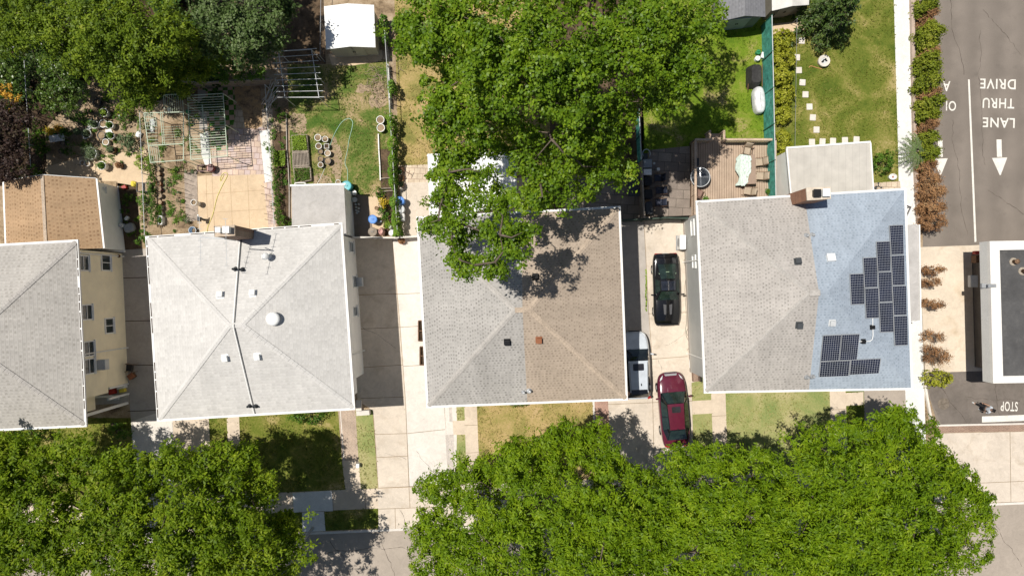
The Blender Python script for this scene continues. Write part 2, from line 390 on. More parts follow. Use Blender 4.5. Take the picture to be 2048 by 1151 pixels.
# leaves
mt['lf_street'] = M_leaf('lf_street', [(0, (.065, .135, .006)), (.4, (.16, .27, .008)), (.75, (.265, .385, .012)), (1, (.42, .50, .04))], .42)
mt['lf_street_dark'] = M_leaf('lf_street_dark', [(0, (.055, .11, .005)), (.5, (.165, .26, .008)), (1, (.37, .45, .03))], .42)
mt['lf_maple'] = M_leaf('lf_maple', [(0, (.05, .11, .006)), (.45, (.14, .25, .011)), (.8, (.25, .365, .018)), (1, (.43, .50, .07))], .40, .45, .32)
mt['lf_olive'] = M_leaf('lf_olive', [(0, (.045, .09, .008)), (.5, (.145, .22, .014)), (.85, (.28, .37, .028)), (1, (.46, .48, .07))], .38)
mt['lf_blue'] = M_leaf('lf_blue', [(0, (.035, .07, .016)), (.5, (.09, .145, .035)), (1, (.26, .32, .15))], .24)
mt['lf_citrus'] = M_leaf('lf_citrus', [(0, (.035, .08, .010)), (.6, (.10, .175, .02)), (1, (.28, .34, .10))], .24, .35, .4)
mt['lf_purple'] = M_leaf('lf_purple', [(0, (.02, .013, .012)), (.6, (.06, .035, .028)), (1, (.10, .09, .035))], .15)
mt['lf_green'] = M_leaf('lf_green', [(0, (.04, .10, .012)), (.6, (.10, .20, .02)), (1, (.20, .30, .04))], .25)
mt['lf_bright'] = M_leaf('lf_bright', [(0, (.13, .22, .02)), (.6, (.26, .38, .04)), (1, (.45, .50, .10))], .3)
mt['lf_grey'] = M_leaf('lf_grey', [(0, (.07, .11, .05)), (1, (.19, .25, .12))], .2)
mt['lf_yellow'] = M_leaf('lf_yellow', [(0, (.40, .30, .02)), (1, (.72, .52, .05))], .25)
mt['lf_orange'] = M_leaf('lf_orange', [(0, (.45, .22, .02)), (1, (.75, .45, .06))], .25)
mt['lf_hedge'] = M_leaf('lf_hedge', [(0, (.15, .18, .012)), (.5, (.33, .35, .025)), (1, (.55, .53, .08))], .25, .5, .2, .3)
mt['lf_cedar'] = M_leaf('lf_cedar', [(0, (.08, .115, .010)), (.55, (.20, .245, .018)), (1, (.38, .37, .05))], .2, .55, .2)
mt['lf_dead'] = M_leaf('lf_dead', [(0, (.13, .065, .035)), (.5, (.32, .17, .08)), (.8, (.46, .26, .12)), (1, (.44, .34, .2))], .12, .7, .15)
mt['lf_conifer'] = M_leaf('lf_conifer', [(0, (.025, .06, .012)), (.6, (.07, .12, .02)), (1, (.16, .20, .04))], .15, .5, .3)
mt['lf_palm'] = M_leaf('lf_palm', [(0, (.06, .12, .03)), (1, (.20, .28, .10))], .25)
mt['lf_ivy'] = M_leaf('lf_ivy', [(0, (.05, .12, .012)), (.5, (.13, .25, .02)), (1, (.27, .38, .05))], .28)
# ================================================================ the setting: ground sheets
LAWNS = []; PAVED = []
def sheet(name, z, mat, pts, kind='structure', parent=None):
    if 'lawn' in name or name == 'verge': LAWNS.append((pts, z, mat.name))
    elif any(k in name for k in ('path', 'drive', 'side', 'paver', 'patio', 'slab', 'step', 'edging')): PAVED.append(pts)
    mb = MB((0, 0, 0)); mb.poly([at(x, y, z) for x, y in pts])
    o = mb.build(name, mat, parent)
    if o.data.polygons[0].normal.z < 0: o.data.flip_normals()
    if kind and not parent: o['kind'] = kind
    return o
def kerb_y(px): return 1092 - .0426 * px
KA, KB = at(-9000, kerb_y(-9000)), at(11000, kerb_y(11000))
mb = MB(); mb.poly([KA, KB, Vector((KB.x, 400, 0)), Vector((KA.x, 400, 0))]); g = mb.build('ground', mt['soil']); g['kind'] = 'structure'
mb = MB(); mb.poly([Vector((KA.x, -400, -.13)), Vector((KB.x, -400, -.13)), KB + Vector((0, .3, -.13)), KA + Vector((0, .3, -.13))]); g = mb.build('street', mt['asphalt_pale']); g['kind'] = 'structure'
mb = MB(); a, b = at(-1500, kerb_y(-1500)), at(3500, kerb_y(3500)); d = Vector((0, .16, 0))
mb.prism([a - d * .5, b - d * .5, b + d * .5, a + d * .5], -.2, .025); g = mb.build('kerb', mt['concrete_pale']); g['kind'] = 'structure'
def joints(parent, segs, z, w=.036, mat=None):
    mb = MB()
    for (x0, y0, x1, y1) in segs:
        p, q = at(x0, y0, z), at(x1, y1, z); n = (q - p).cross(Vector((0, 0, 1))).normalized() * w / 2
        mb.poly([p - n, q - n, q + n, p + n])
    o = mb.build('expansion_joint', mat or mt['joint'], parent)
    return o
ky = kerb_y
# street-side strips
sheet('verge', .004, mt['lawn_green'], [(-300, ky(-300) - 46), (1880, ky(1880) - 46), (1880, ky(1880) - 4), (-300, ky(-300) - 4)])
o = sheet('sidewalk', .008, mt['walk'], [(-300, ky(-300) - 84), (1885, ky(1885) - 84), (1885, ky(1885) - 44), (-300, ky(-300) - 44)])
joints(o, [(x, ky(x) - 84, x + 1, ky(x) - 44) for x in range(-260, 1880, 66) if not 600 < x < 660], .011)
o = sheet('sidewalk_slab', .012, mt['concrete_white'], [(585, 985), (664, 980), (666, 1021), (648, 1022), (651, 1061), (605, 1063), (604, 1023), (588, 1024)])
joints(o, [(600, 1023.5, 650, 1021.5), (664.5, 980, 666.5, 1021)], .015)
# house-by-house front gardens and drives
sheet('front_lawn', .004, mt['lawn_green'], [(-300, 835), (262, 835), (268, 1000), (-300, 1010)])
o = sheet('driveway', .008, mt['concrete_grey'], [(236, 500), (345, 494), (352, 812), (262, 842)])  # house shade put into the colour: greyer than the sunlit front stretch
joints(o, [(240, 556, 340, 553), (240, 642, 340, 640), (250, 730, 340, 729), (255, 822, 345, 818)], .011, .05, mt['mulch_and_shade'])
o = sheet('driveway', .009, mt['concrete_pale'], [(262, 842), (352, 812), (345, 845), (348, 905), (352, 1082), (276, 1085)])
o = sheet('driveway', .010, mt['walk'], [(345, 812), (416, 808), (421, 905), (425, 1078), (352, 1080)])
sheet('front_lawn', .004, mt['lawn_green'], [(416, 800), (690, 785), (703, 985), (421, 998)])
o = sheet('path', .008, mt['walk'], [(452, 800), (477, 800), (484, 995), (460, 996)])
o = sheet('path', .009, mt['paver_brick'], [(674, 790), (709, 788), (717, 919), (684, 921)])
joints(o, [(679, 800, 688, 921)], .012, .06, mt['concrete_pale'])
sheet('path', .010, mt['walk'], [(684, 921), (717, 919), (722, 978), (691, 980)])
sheet('front_lawn', .004, mt['lawn_front'], [(709, 820), (745, 818), (756, 976), (718, 978)])
o = sheet('driveway', .008, mt['concrete'], [(690, 474), (785, 474), (800, 640), (812, 810), (818, 972), (757, 976), (748, 835), (745, 820), (715, 800)])
joints(o, [(700, 590, 795, 587), (705, 658, 800, 654), (715, 735, 806, 729), (722, 796, 808, 793), (748, 868, 814, 866), (753, 914, 815, 911), (757, 975, 818, 972), (784, 474, 799, 640), (799, 640, 811, 800), (811, 800, 818, 972)], .011)
DRV = o = sheet('driveway', .010, mt['concrete_pale'], [(785, 474), (870, 470), (880, 790), (888, 812), (895, 905), (900, 968), (819, 972), (812, 810), (800, 640)])
joints(o, [(790, 588, 862, 585), (800, 654, 865, 650), (806, 732, 870, 728), (815, 866, 890, 858), (818, 972, 905, 968)], .013)
o = sheet('driveway_apron', .012, mt['concrete'], [(756, 977), (1010, 966), (1014, 1048), (757, 1058)])
joints(o, [(757, 1017, 1012, 1008), (790, 1016, 791, 1057), (818, 974, 820, 1014)], .015)
sheet('paver_strip', .009, mt['concrete_pale'], [(888, 800), (912, 800), (914, 842), (912, 985), (900, 985), (895, 905)])
sheet('paver_strip', .013, mt['paver_grey'], [(897, 800), (903, 800), (905, 842), (899, 842)])
sheet('paver_strip', .013, mt['paver_grey'], [(891, 869), (907, 868), (911, 970), (896, 971)])
sheet('front_lawn', .004, mt['lawn_front'], [(905, 795), (930, 795), (936, 975), (908, 976)])
sheet('path', .010, mt['walk'], [(905, 841), (931, 840), (933, 868), (907, 869)])
o = sheet('path', .009, mt['walk'], [(928, 795), (953, 793), (960, 975), (934, 976)])
joints(o, [(929, 850, 955, 849), (931, 905, 957, 904)], .012, .03)
sheet('front_lawn', .004, mt['lawn_dry'], [(953, 790), (1186, 782), (1196, 962), (960, 974)])
sheet('path_edging', .012, mt['concrete_pale'], [(1184, 782), (1188, 782), (1196, 962), (1192, 962)])
sheet('path', .008, mt['paver_pink'], [(1188, 780), (1215, 778), (1224, 960), (1196, 962)])
o = sheet('driveway', .008, mt['concrete_grey'], [(1225, 436), (1290, 436), (1303, 700), (1215, 780), (1210, 640)])
DRV2 = o = sheet('driveway', .010, mt['concrete'], [(1288, 434), (1400, 430), (1400, 760), (1383, 765), (1388, 955), (1224, 960), (1215, 780), (1301, 700)])
joints(o, [(1288, 440, 1296, 600), (1296, 600, 1303, 700), (1303, 700, 1309, 955), (1299, 718, 1375, 712), (1215, 808, 1385, 801), (1296, 627, 1378, 624)], .013)
mb = MB(); rnd = random.Random(3)
joints(o, [(1292 + rnd.uniform(-1, 1), y, 1292.5 + rnd.uniform(-1, 1), y + rnd.uniform(4, 9)) for y in range(538, 622, 6)], .016, .10, mt['lf_bright'])
sheet('front_lawn', .004, mt['lawn_front'], [(1383, 755), (1425, 752), (1430, 945), (1388, 950)])
sheet('path', .010, mt['walk'], [(1384, 801), (1425, 799), (1426, 826), (1385, 828)])
o = sheet('path', .009, mt['walk'], [(1421, 755), (1450, 753), (1456, 945), (1428, 946)])
joints(o, [(1422, 832, 1453, 830), (1424, 868, 1454, 866)], .012, .03)
sheet('front_lawn', .004, mt['lawn_front'], [(1450, 752), (1658, 742), (1664, 936), (1456, 944)])
o = sheet('path', .009, mt['walk'], [(1658, 742), (1690, 740), (1696, 935), (1664, 937)])
joints(o, [(1659, 819, 1693, 817)], .012, .03)
sheet('front_lawn', .004, mt['lawn_green'], [(1690, 735), (1727, 733), (1732, 930), (1696, 934)])
sheet('path', .010, mt['walk'], [(1690, 785), (1727, 783), (1727, 809), (1691, 811)])
sheet('driveway', .008, mt['asphalt_pale'], [(1727, 730), (1812, 725), (1818, 930), (1731, 934)])
sheet('white_path', .010, mt['concrete_white'], [(1786, -60), (1820, -60), (1827, 300), (1840, 480), (1850, 830), (1853, 925), (1816, 928), (1800, 500), (1796, 290)])
# neighbours' car park on the right
pk = sheet('car_park', .004, mt['asphalt_pale'], [(1838, -400), (2900, -400), (2900, 860), (1880, 862), (1848, 760)])
t = NT('asphalt_lane'); p = t.pos(); sp = t.node('ShaderNodeSeparateXYZ'); t.set(sp.inputs[0], p)
n0 = t.noise(p, 60, 3); wob = t.math('ADD', sp.outputs[0], t.math('MULTIPLY', t.noise(p, .25, 4), 2.2))
lane = t.rng(t.math('SINE', t.math('MULTIPLY', wob, 2 * math.pi / 1.75)), -1, 1, .93, 1.08)
c = t.scale((.205, .175, .148), t.math('MULTIPLY', lane, t.math('MULTIPLY', t.rng(t.noise(p, .5, 6), .3, .7, .88, 1.12), t.rng(n0, .3, .7, .82, 1.18))))
c = t.mix(t.rng(t.noise(p, 1.2, 5), .64, .74, 0, .3), c, (.09, .08, .07)); t.bump(n0, .4, .02)
mt['asphalt_lane'] = t.done(c, .9, .2); pk.data.materials[0] = mt['asphalt_lane']
o = sheet('drive_through_slab', .008, mt['concrete_stain'], [(1838, 494), (2300, 478), (2300, 730), (1850, 745), (1846, 650)])
mt['asphalt_dark'] = M_concrete('asphalt_dark', (.17, .145, .125), (.10, .085, .07), .5, .16, .7)
sheet('car_park_patch', .009, mt['asphalt_dark'], [(1850, 745), (2300, 730), (2300, 849), (1884, 850), (1862, 800)])
o = sheet('car_park_apron', .010, mt['concrete'], [(1872, 866), (2900, 845), (2900, 970), (1868, ky(1868) - 4)])
joints(o, [(1868, 969, 2900, 925), (2020, 862, 2022, 1006), (2180, 858, 2182, 1000)], .013)
o = sheet('brick_border', .012, mt['brickflat'], [(1874, 852), (2900, 832), (2900, 845), (1874, 865)])
sheet('white_edging', .015, mt['concrete_pale'], [(1874, 848.5), (2900, 828), (2900, 831), (1874, 852)])
# painted road markings (paint belongs to the car park)
def marking(name, z, pts): return sheet(name, z, mt['paint_white'], pts, parent=pk)
marking('lane_line', .012, [(1936, 159), (1939.5, 159), (1953, 483), (1949, 484)])
marking('lane_arrow', .012, [(1993, 279), (2003, 279), (2004, 314), (1994, 314)])
marking('lane_arrow', .012, [(1984, 316), (2014.5, 315), (2001.5, 350), (1999.5, 350)])
marking('lane_arrow', .012, [(1876, 281), (1885, 281), (1885.5, 314), (1876.5, 314)])
marking('lane_arrow', .012, [(1866, 318), (1895.5, 316.5), (1882, 350), (1880, 350)])
marking('stop_line', .014, [(1964, 832), (2120, 826), (2121, 838), (1964, 844)])
def lettering(word, cx, cy, w_px, h_px):
    cu = bpy.data.curves.new('lettering', 'FONT'); cu.body = word; cu.align_x = 'CENTER'; cu.align_y = 'CENTER'; cu.offset = .012; cu.space_character = 1.12
    ob = bpy.data.objects.new('lettering', cu); COL.objects.link(ob); dg = bpy.context.evaluated_depsgraph_get()
    me = bpy.data.meshes.new_from_object(ob.evaluated_get(dg)); bpy.data.objects.remove(ob)
    co = np.array([v.co[:] for v in me.vertices]); lo, hi = co.min(0), co.max(0); c = at(cx, cy, .013); s = H / F
    kx, kyy = w_px * s / (hi[0] - lo[0]), h_px * s / (hi[1] - lo[1]); mid = (lo + hi) / 2
    ang = math.radians(178.5)
    for v in me.vertices:
        x, y = (v.co.x - mid[0]) * kx, (v.co.y - mid[1]) * kyy
        v.co = (c.x + x * math.cos(ang) - y * math.sin(ang), c.y + x * math.sin(ang) + y * math.cos(ang), .013)
    me.materials.clear(); me.materials.append(mt['paint_white'])
    o = bpy.data.objects.new('painted_word', me); COL.objects.link(o); o.parent = pk; return o
lettering('DRIVE', 1996, 168, 71, 20); lettering('THRU', 1997, 206.5, 63, 20); lettering('LANE', 1997.5, 245.5, 64, 19.5)
lettering('A', 1893, 172.5, 15, 20); lettering('OI', 1902, 212, 20, 19.5); lettering('STOP', 2018.5, 812, 34, 19)
mb = MB(at(1887, 807, .012)); mb.lathe(at(1887, 807, .012), [(.40, 0), (.40, .012), (.33, .016), (.0, .016)], 24, cap1=False)
tag(mb.build('manhole_cover', M('manhole', (.17, .14, .11), .7, .3, 6)), 'round brownish manhole cover in the dark asphalt by the green bush', 'manhole cover')
# wandering cracks in the old paving
def cracks(parent, lines, z, seed, mat, w=.022):
    rg = random.Random(seed); mb = MB()
    for (x0, y0, x1, y1) in lines:
        a, b = at(x0, y0, z), at(x1, y1, z); L = (b - a).length; n = max(4, int(L / .22)); nrm = (b - a).cross(Vector((0, 0, 1))).normalized(); off = 0; P = []
        for k in range(n + 1): off += rg.gauss(0, .05); P.append(a.lerp(b, k / n) + nrm * off)
        for p, q in zip(P[:-1], P[1:]):
            t = nrm * w * rg.uniform(.2, .7); mb.poly([p - t, q - t, q + t, p + t])
    return mb.build('crack', mat, parent)
mt['crack'] = M('crack', (.07, .055, .045), .95, .3)
cracks(pk, [(1900, -20, 1925, 150), (1965, 20, 2040, 110), (1905, 240, 1930, 470), (1975, 380, 2047, 430), (1960, 60, 1972, 330)], .0085, 3, mt['crack'])
cracks(pk, [(1880, 770, 1935, 842), (1930, 790, 2040, 800), (1990, 750, 2000, 845)], .0125, 4, mt['crack'])
st_ = bpy.data.objects['street']
cracks(st_, [(640, 1110, 810, 1100), (760, 1075, 790, 1150), (1990, 1040, 2047, 1130), (660, 1080, 700, 1150)], -.126, 5, mt['crack'])
cracks(bpy.data.objects['driveway_apron'], [(800, 1018, 812, 1058)], .0155, 6, mt['crack'])
cracks(DRV, [(770, 905, 812, 918), (722, 650, 790, 700), (835, 900, 880, 960)], .0145, 7, mt['crack'], .016); cracks(DRV2, [(1330, 690, 1372, 650), (1250, 830, 1300, 870), (1315, 720, 1320, 745)], .0145, 8, mt['crack'], .016)
# low retaining wall beside the white path
mb = MB(); mb.prism([at(1821, -60, .25), at(1828, -60, .25), at(1834, 300, .25), at(1841, 452, .25), at(1836, 452, .25), at(1828, 300, .25)], 0, .28)
tag(bevel(mb.build('low_wall', M('wallstone', (.42, .33, .27), .9, .2, 2)), .02), 'low pinkish wall between the white path and the cedar hedge', 'wall')
mb = MB(); mb.prism([at(1849, 770, .2), at(1853, 770, .2), at(1866, 842, .2), at(1862, 842, .2)], 0, .2)
tag(mb.build('low_kerb_wall', mt['concrete_pale']), 'pale kerb wall running beside the dark asphalt below the green bush', 'kerb')
# ---- back yards
o = sheet('yard_patio', .004, mt['concrete_tan'], [(90, 335), (165, 312), (292, 300), (300, 372), (235, 372), (235, 362), (95, 362)])
joints(o, [(190, 312, 192, 362), (150, 330, 240, 326)], .007, .04)
n_ = 26000; gq = RNG.uniform([-30, -30], [450, 222], (n_, 2)); gq = gq[np.array([mnoise.noise(Vector((a * .02, b_ * .02, 4))) - max(0, (b_ - 150) / 75) * .55 + .28 for a, b_ in gq]) > 0]
gz = RNG.uniform(.15, .9, len(gq)); ss_ = (H - gz) / F; gC = np.column_stack([(gq[:, 0] - CX) * ss_, (CY - gq[:, 1]) * ss_, gz])
tag(leaf_mesh('ground_cover', gC, unit(RNG.normal(size=(len(gC), 3)) * .5 + np.array([0, 0, .9])), .26, .14, M_leaf('lf_cover', [(0, (.02, .05, .008)), (.6, (.05, .10, .014)), (1, (.12, .17, .03))], .15)), 'dark leafy ground cover growing under the trees in the top left corner', 'ground cover', kind='stuff')
wq = np.concatenate([RNG.uniform(lo, hi, (k, 2)) for lo, hi, k in (((335, 328), (372, 465), 26), ((300, 240), (372, 330), 16), ((376, 200), (400, 320), 12), ((165, 190), (285, 330), 34), ((548, 335), (575, 430), 14), ((240, 375), (300, 470), 20), ((530, 160), (572, 300), 22))])
wC, wN = [], []
for (a, b_) in wq:
    n = int(RNG.integers(14, 46)); r = RNG.uniform(.08, .24); s = H / F; c = np.array([(a - CX) * s, (CY - b_) * s, .08]); d = RNG.normal(size=(n, 3)) * np.array([r, r, .06]) * .6; wC.append(c + np.abs(d) * np.array([0, 0, 1]) + d * np.array([1, 1, 0])); wN.append(unit(RNG.normal(size=(n, 3)) * .5 + np.array([0, 0, 1.])))
tag(leaf_mesh('weeds', np.concatenate(wC), np.concatenate(wN), .13, .06, mt['lf_green']), 'small weeds and seedlings scattered over the bare garden soil', 'weeds', kind='stuff')
sheet('painted_shade_soil', .003, mt['mulch_and_shade'], [(-60, -60), (440, -60), (440, 150), (300, 165), (180, 150), (90, 260), (95, 372), (-60, 372)])  # tree shade put into the ground colour as a near-black sheet
sheet('side_strip', .004, mt['soil_dark'], [(232, 365), (274, 372), (282, 500), (236, 505)])
o = sheet('pebble_patio', .004, mt['paver_tan'], [(432, 222), (545, 218), (547, 348), (428, 352)])
t = NT('checker_pavers'); p = t.pos(); ck = t.node('ShaderNodeTexChecker'); mp = t.node('ShaderNodeMapping'); t.set(mp.inputs[0], p); mp.inputs['Rotation'].default_value = (0, 0, -.06); mp.inputs['Location'].default_value = (.1, .07, .013); t.set(ck.inputs[0], mp.outputs[0]); ck.inputs['Scale'].default_value = 2.9
br = t.noise(p, 1.2, 3); c1 = t.mix(t.rng(br, .35, .65, 0, 1), (.46, .27, .19), (.52, .39, .30)); c2 = t.mix(t.rng(t.noise(p, 6, 4), .4, .6, 0, 1), (.035, .12, .012), (.10, .22, .03))
t.set(ck.inputs[1], c1); t.set(ck.inputs[2], c2)
sheet('checker_patio', .008, t.done(ck.outputs[0], .9, .2), [(392, 168), (470, 163), (472, 225), (456, 300), (424, 302), (410, 215)])
mt['paver_mauve'] = M_brick('paver_mauve', (.52, .42, .40), (.58, .44, .33), (.34, .24, .2), .40, .40, .022, rot=.05)
sheet('paver_patio', .010, mt['paver_mauve'], [(456, 258), (532, 254), (534, 348), (424, 352), (424, 302), (456, 300)])
mt['leaf_litter'] = M_lawn('leaf_litter', [(0, (.16, .11, .07)), (.5, (.40, .27, .16)), (1, (.56, .36, .17))], 2.2)
sheet('leaf_litter', .014, mt['leaf_litter'], [(468, 165), (520, 160), (525, 250), (512, 258), (490, 256), (484, 215), (470, 205)])
sheet('stepping_path', .014, mt['concrete_grey'], [(395, 180), (411, 180), (415, 258), (399, 260)])
sheet('stepping_path', .014, mt['concrete_white'], [(400, 268), (416, 262), (423, 328), (410, 330), (403, 310)])
o = sheet('tan_patio', .006, mt['concrete_tan'], [(395, 352), (540, 343), (547, 470), (398, 480)])
joints(o, [(424, 352, 430, 475), (460, 350, 466, 475), (495, 348, 500, 470), (410, 388, 527, 380), (425, 425, 530, 418), (412, 352, 416, 475)], .009, .022, M('joint_tan', (.38, .26, .15), var=.2))
sheet('white_slab_strip', .012, mt['concrete_white'], [(519, 262), (539, 259), (543, 325), (545, 362), (530, 365), (526, 330)])
sheet('paver_strip', .010, mt['paver_mauve'], [(527, 362), (545, 360), (552, 455), (538, 462)])
sheet('vegetable_bed', .004, mt['soil'], [(330, 330), (398, 325), (402, 480), (338, 480)])
sheet('gravel_strip', .008, M('gravelly', (.34, .28, .23), .95, .3, 3, 40, .3), [(368, 345), (394, 342), (396, 440), (372, 445)])
sheet('planting_bed', .004, mt['soil_dark'], [(544, 265), (575, 262), (582, 452), (556, 470), (548, 350)])
sheet('back_lawn', .005, mt['lawn_mix'], [(574, 120), (640, 130), (778, 118), (786, 300), (772, 395), (700, 400), (690, 375), (583, 375)])
mt['dust'] = M_lawn('dust', [(0, (.26, .19, .12)), (1, (.46, .35, .23))], 2)
def blob(name, z, mat, px, py, rx, ry, seed):
    pts = []
    for k in range(44):
        a = 2 * math.pi * k / 44; f = 1 + .55 * mnoise.noise(Vector((math.cos(a) * 1.3, math.sin(a) * 1.3, seed))) + .25 * mnoise.noise(Vector((math.cos(a) * 5, math.sin(a) * 5, seed)))
        pts.append((px + rx * f * math.cos(a), py + ry * f * math.sin(a)))
    return sheet(name, z, mat, pts)
for i, (x, y, rx, ry) in enumerate(((596, 245, 22, 18), (672, 320, 12, 44), (728, 178, 15, 10), (755, 195, 16, 28), (640, 360, 22, 10))):
    blob('bare_patch', .0062 + i * .0006, mt['dust'], x, y, rx, ry, i * 3.7)
sheet('bare_soil_shade', .009, mt['soil_dark'], [(560, -80), (645, -80), (650, 100), (652, 128), (570, 128)])  # soil coloured dark to carry the tree shadow lying on it
sheet('shed_pad', .012, mt['concrete_tan'], [(657, 108), (764, 100), (766, 122), (706, 131), (664, 131)])
o = sheet('side_slab', .008, mt['concrete_tan'], [(680, 398), (775, 390), (790, 474), (690, 476)])
sheet('side_slab', .012, M_concrete('slab_shade', (.24, .19, .15), (.1, .08, .06), .4), [(680, 382), (735, 392), (748, 474), (690, 475)])  # annex shade painted as a darker copy of the slab
sheet('planting_bed', .010, mt['soil_dark'], [(757, 298), (792, 298), (800, 474), (770, 472), (762, 380)])
sheet('dry_lawn', .005, mt['lawn_dry'], [(787, -80), (1100, -80), (1100, 340), (797, 332)])
o = sheet('paver_patio', .006, mt['paver_tan'], [(797, 331), (880, 328), (880, 365), (799, 367)])
o = sheet('yard_slab', .008, mt['concrete'], [(799, 366), (1060, 355), (1060, 480), (805, 484)])
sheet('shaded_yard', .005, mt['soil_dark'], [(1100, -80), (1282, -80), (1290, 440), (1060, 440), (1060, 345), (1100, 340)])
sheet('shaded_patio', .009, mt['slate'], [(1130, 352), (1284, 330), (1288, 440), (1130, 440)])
sheet('back_lawn', .005, mt['lawn_lush'], [(1283, -80), (1532, -80), (1545, 282), (1378, 292), (1300, 300), (1284, 320)])
sheet('slate_patio', .010, mt['slate'], [(1298, 300), (1380, 292), (1388, 438), (1300, 440)])
sheet('back_lawn', .005, mt['lawn_green'], [(1538, -80), (1790, -80), (1798, 300), (1800, 385), (1550, 392)])
sheet('red_patio', .010, mt['concrete_tan'], [(1544, 48), (1608, 42), (1610, 60), (1546, 68)])
sheet('red_patio', .010, M_concrete('terraslab', (.55, .33, .21), (.35, .2, .12), .3), [(1555, 320), (1592, 316), (1596, 400), (1558, 402)])
sheet('brick_step', .014, mt['paver_tan'], [(1745, 366), (1800, 362), (1802, 385), (1746, 388)])
sheet('house_strip', .006, mt['lawn_green'], [(1700, 385), (1800, 380), (1812, 480), (1700, 480)])

# short grass standing on the lawns: uncountable, one object for each tone of lawn
def in_poly(X, Y, poly):
    r = np.zeros(len(X), bool); n = len(poly)
    for i in range(n):
        x0, y0 = poly[i]; x1, y1 = poly[(i + 1) % n]
        if y0 == y1: continue
        r ^= ((y0 > Y) != (y1 > Y)) & (X < (x1 - x0) * (Y - y0) / (y1 - y0) + x0)
    return r
GR = {'lawn_dry': [(0, (.12, .14, .03)), (.4, (.30, .25, .08)), (1, (.52, .40, .19))], 'lawn_mix': [(0, (.05, .11, .015)), (.5, (.12, .17, .03)), (1, (.34, .28, .11))], 'lawn_green': [(0, (.07, .11, .012)), (.5, (.155, .18, .026)), (1, (.34, .30, .09))], 'lawn_lush': [(0, (.07, .14, .01)), (.5, (.16, .24, .018)), (1, (.29, .31, .06))], 'lawn_front': [(0, (.17, .22, .05)), (.5, (.32, .31, .11)), (1, (.48, .41, .2))]}
for nm, stops in GR.items():
    C = []
    for pts, z, m in LAWNS:
        if m != nm: continue
        px = np.array(pts, float); lo, hi = np.maximum(px.min(0), [-40, -40]), np.minimum(px.max(0), [2080, 1170])
        if (hi <= lo).any(): continue
        n = int((hi - lo).prod() / 29 ** 2 * 62); q = lo + RNG.random((n, 2)) * (hi - lo); q = q[in_poly(q[:, 0], q[:, 1], pts)] + RNG.normal(size=(1, 2)) * 0
        pv_ = np.zeros(len(q), bool)
        for pp in PAVED: pv_ |= in_poly(q[:, 0], q[:, 1], pp)
        q = q[~pv_]
        if not len(q): continue
        keep = np.array([mnoise.noise(Vector((a * .028, b_ * .028, 3))) + .35 * mnoise.noise(Vector((a * .11, b_ * .11, 7))) for a, b_ in q]) > -.18; q = q[keep] + RNG.normal(size=(keep.sum(), 2)) * 1.5
        C.append(np.column_stack([(q[:, 0] - CX) * H / F, (CY - q[:, 1]) * H / F, np.full(len(q), z + .02)]))
    C = np.concatenate(C); o = leaf_mesh('grass', C, unit(RNG.normal(size=(len(C), 3)) * .6 + np.array([0, 0, .8])), .16, .05, M_leaf('grass_' + nm, stops, .2, .7, .1, .6)); tag(o, {'lawn_dry': 'short straw coloured grass on the dry lawns', 'lawn_mix': 'patchy green grass on the shed yard lawn', 'lawn_green': 'olive green grass on the mown lawns', 'lawn_lush': 'bright green grass on the lawn beside the deck', 'lawn_front': 'pale green grass on the front lawns'}[nm], 'grass', kind='stuff')
# ================================================================ houses
mt['sh_grey1'] = M_shingle('sh_grey1', (.43, .405, .37), (.29, .27, .24), (.25, .235, .21), .3, .21, dash=.7)
mt['sh_pale'] = M_shingle('sh_pale', (.57, .55, .52), (.485, .465, .435), (.42, .405, .38), .3, .20, .05, .6)
mt['sh_grey3'] = M_shingle('sh_grey3', (.39, .37, .345), (.20, .19, .175), (.29, .275, .255), .22, .165, dash=.8)
mt['sh_tan3'] = M_shingle('sh_tan3', (.40, .325, .255), (.22, .175, .133), (.31, .245, .185), .22, .165, dash=.75)
mt['sh_grey4'] = M_shingle('sh_grey4', (.42, .39, .36), (.23, .215, .195), (.32, .295, .27), .22, .165, dash=.75)
mt['sh_blue4'] = M_shingle('sh_blue4', (.34, .39, .45), (.22, .265, .315), (.27, .31, .35), .22, .165, dash=.7)
mt['sh_orange'] = M_shingle('sh_orange', (.39, .265, .16), (.22, .135, .075), (.31, .205, .125), .25, .22, dash=.8)
mt['sh_dark'] = M_shingle('sh_dark', (.20, .20, .21), (.13, .13, .14), (.08, .08, .08), .3, .2)
mt['cap_grey'] = M('cap_grey', (.40, .375, .345), .9, .1, 2, 12, .15)
mt['cap_tan'] = M('cap_tan', (.43, .345, .265), .9, .12, 2, 12, .2)
mt['cap_pale'] = M('cap_pale', (.58, .56, .53), .9, .06)
mt['rollroof'] = M_rows('rollroof', (.50, .47, .42), (.38, .355, .32), .45, 'X', .06, .95, .1)
mt['flatroof'] = M_concrete('flatroof', (.44, .42, .40), (.27, .25, .23), .4, .1, .7)
mt['sid_yellow'] = M_rows('sid_yellow', (.93, .84, .62), (.76, .68, .48), .13, 'Z', .14)
mt['sid_white'] = M_rows('sid_white', (.92, .90, .86), (.78, .76, .71), .13, 'Z', .12)
mt['sid_grey'] = M_rows('sid_grey', (.47, .47, .45), (.37, .37, .35), .13, 'Z', .12)
mt['sid_pale'] = M_rows('sid_pale', (.86, .87, .84), (.70, .71, .69), .13, 'Z', .12)
def roof_face(mb, pts, eave_a, eave_b):
    """uv in metres: u along the eave, v up the slope"""
    a, b = Vector(eave_a), Vector(eave_b); u = (b - a).normalized(); pts = [Vector(p) for p in pts]
    n = (pts[1] - pts[0]).cross(pts[2] - pts[0]).normalized()
    if n.z < 0: pts.reverse(); n = -n
    v = n.cross(u)
    mb.poly(pts, [((p - a).dot(u) + 50, (p - a).dot(v) + 50) for p in pts])
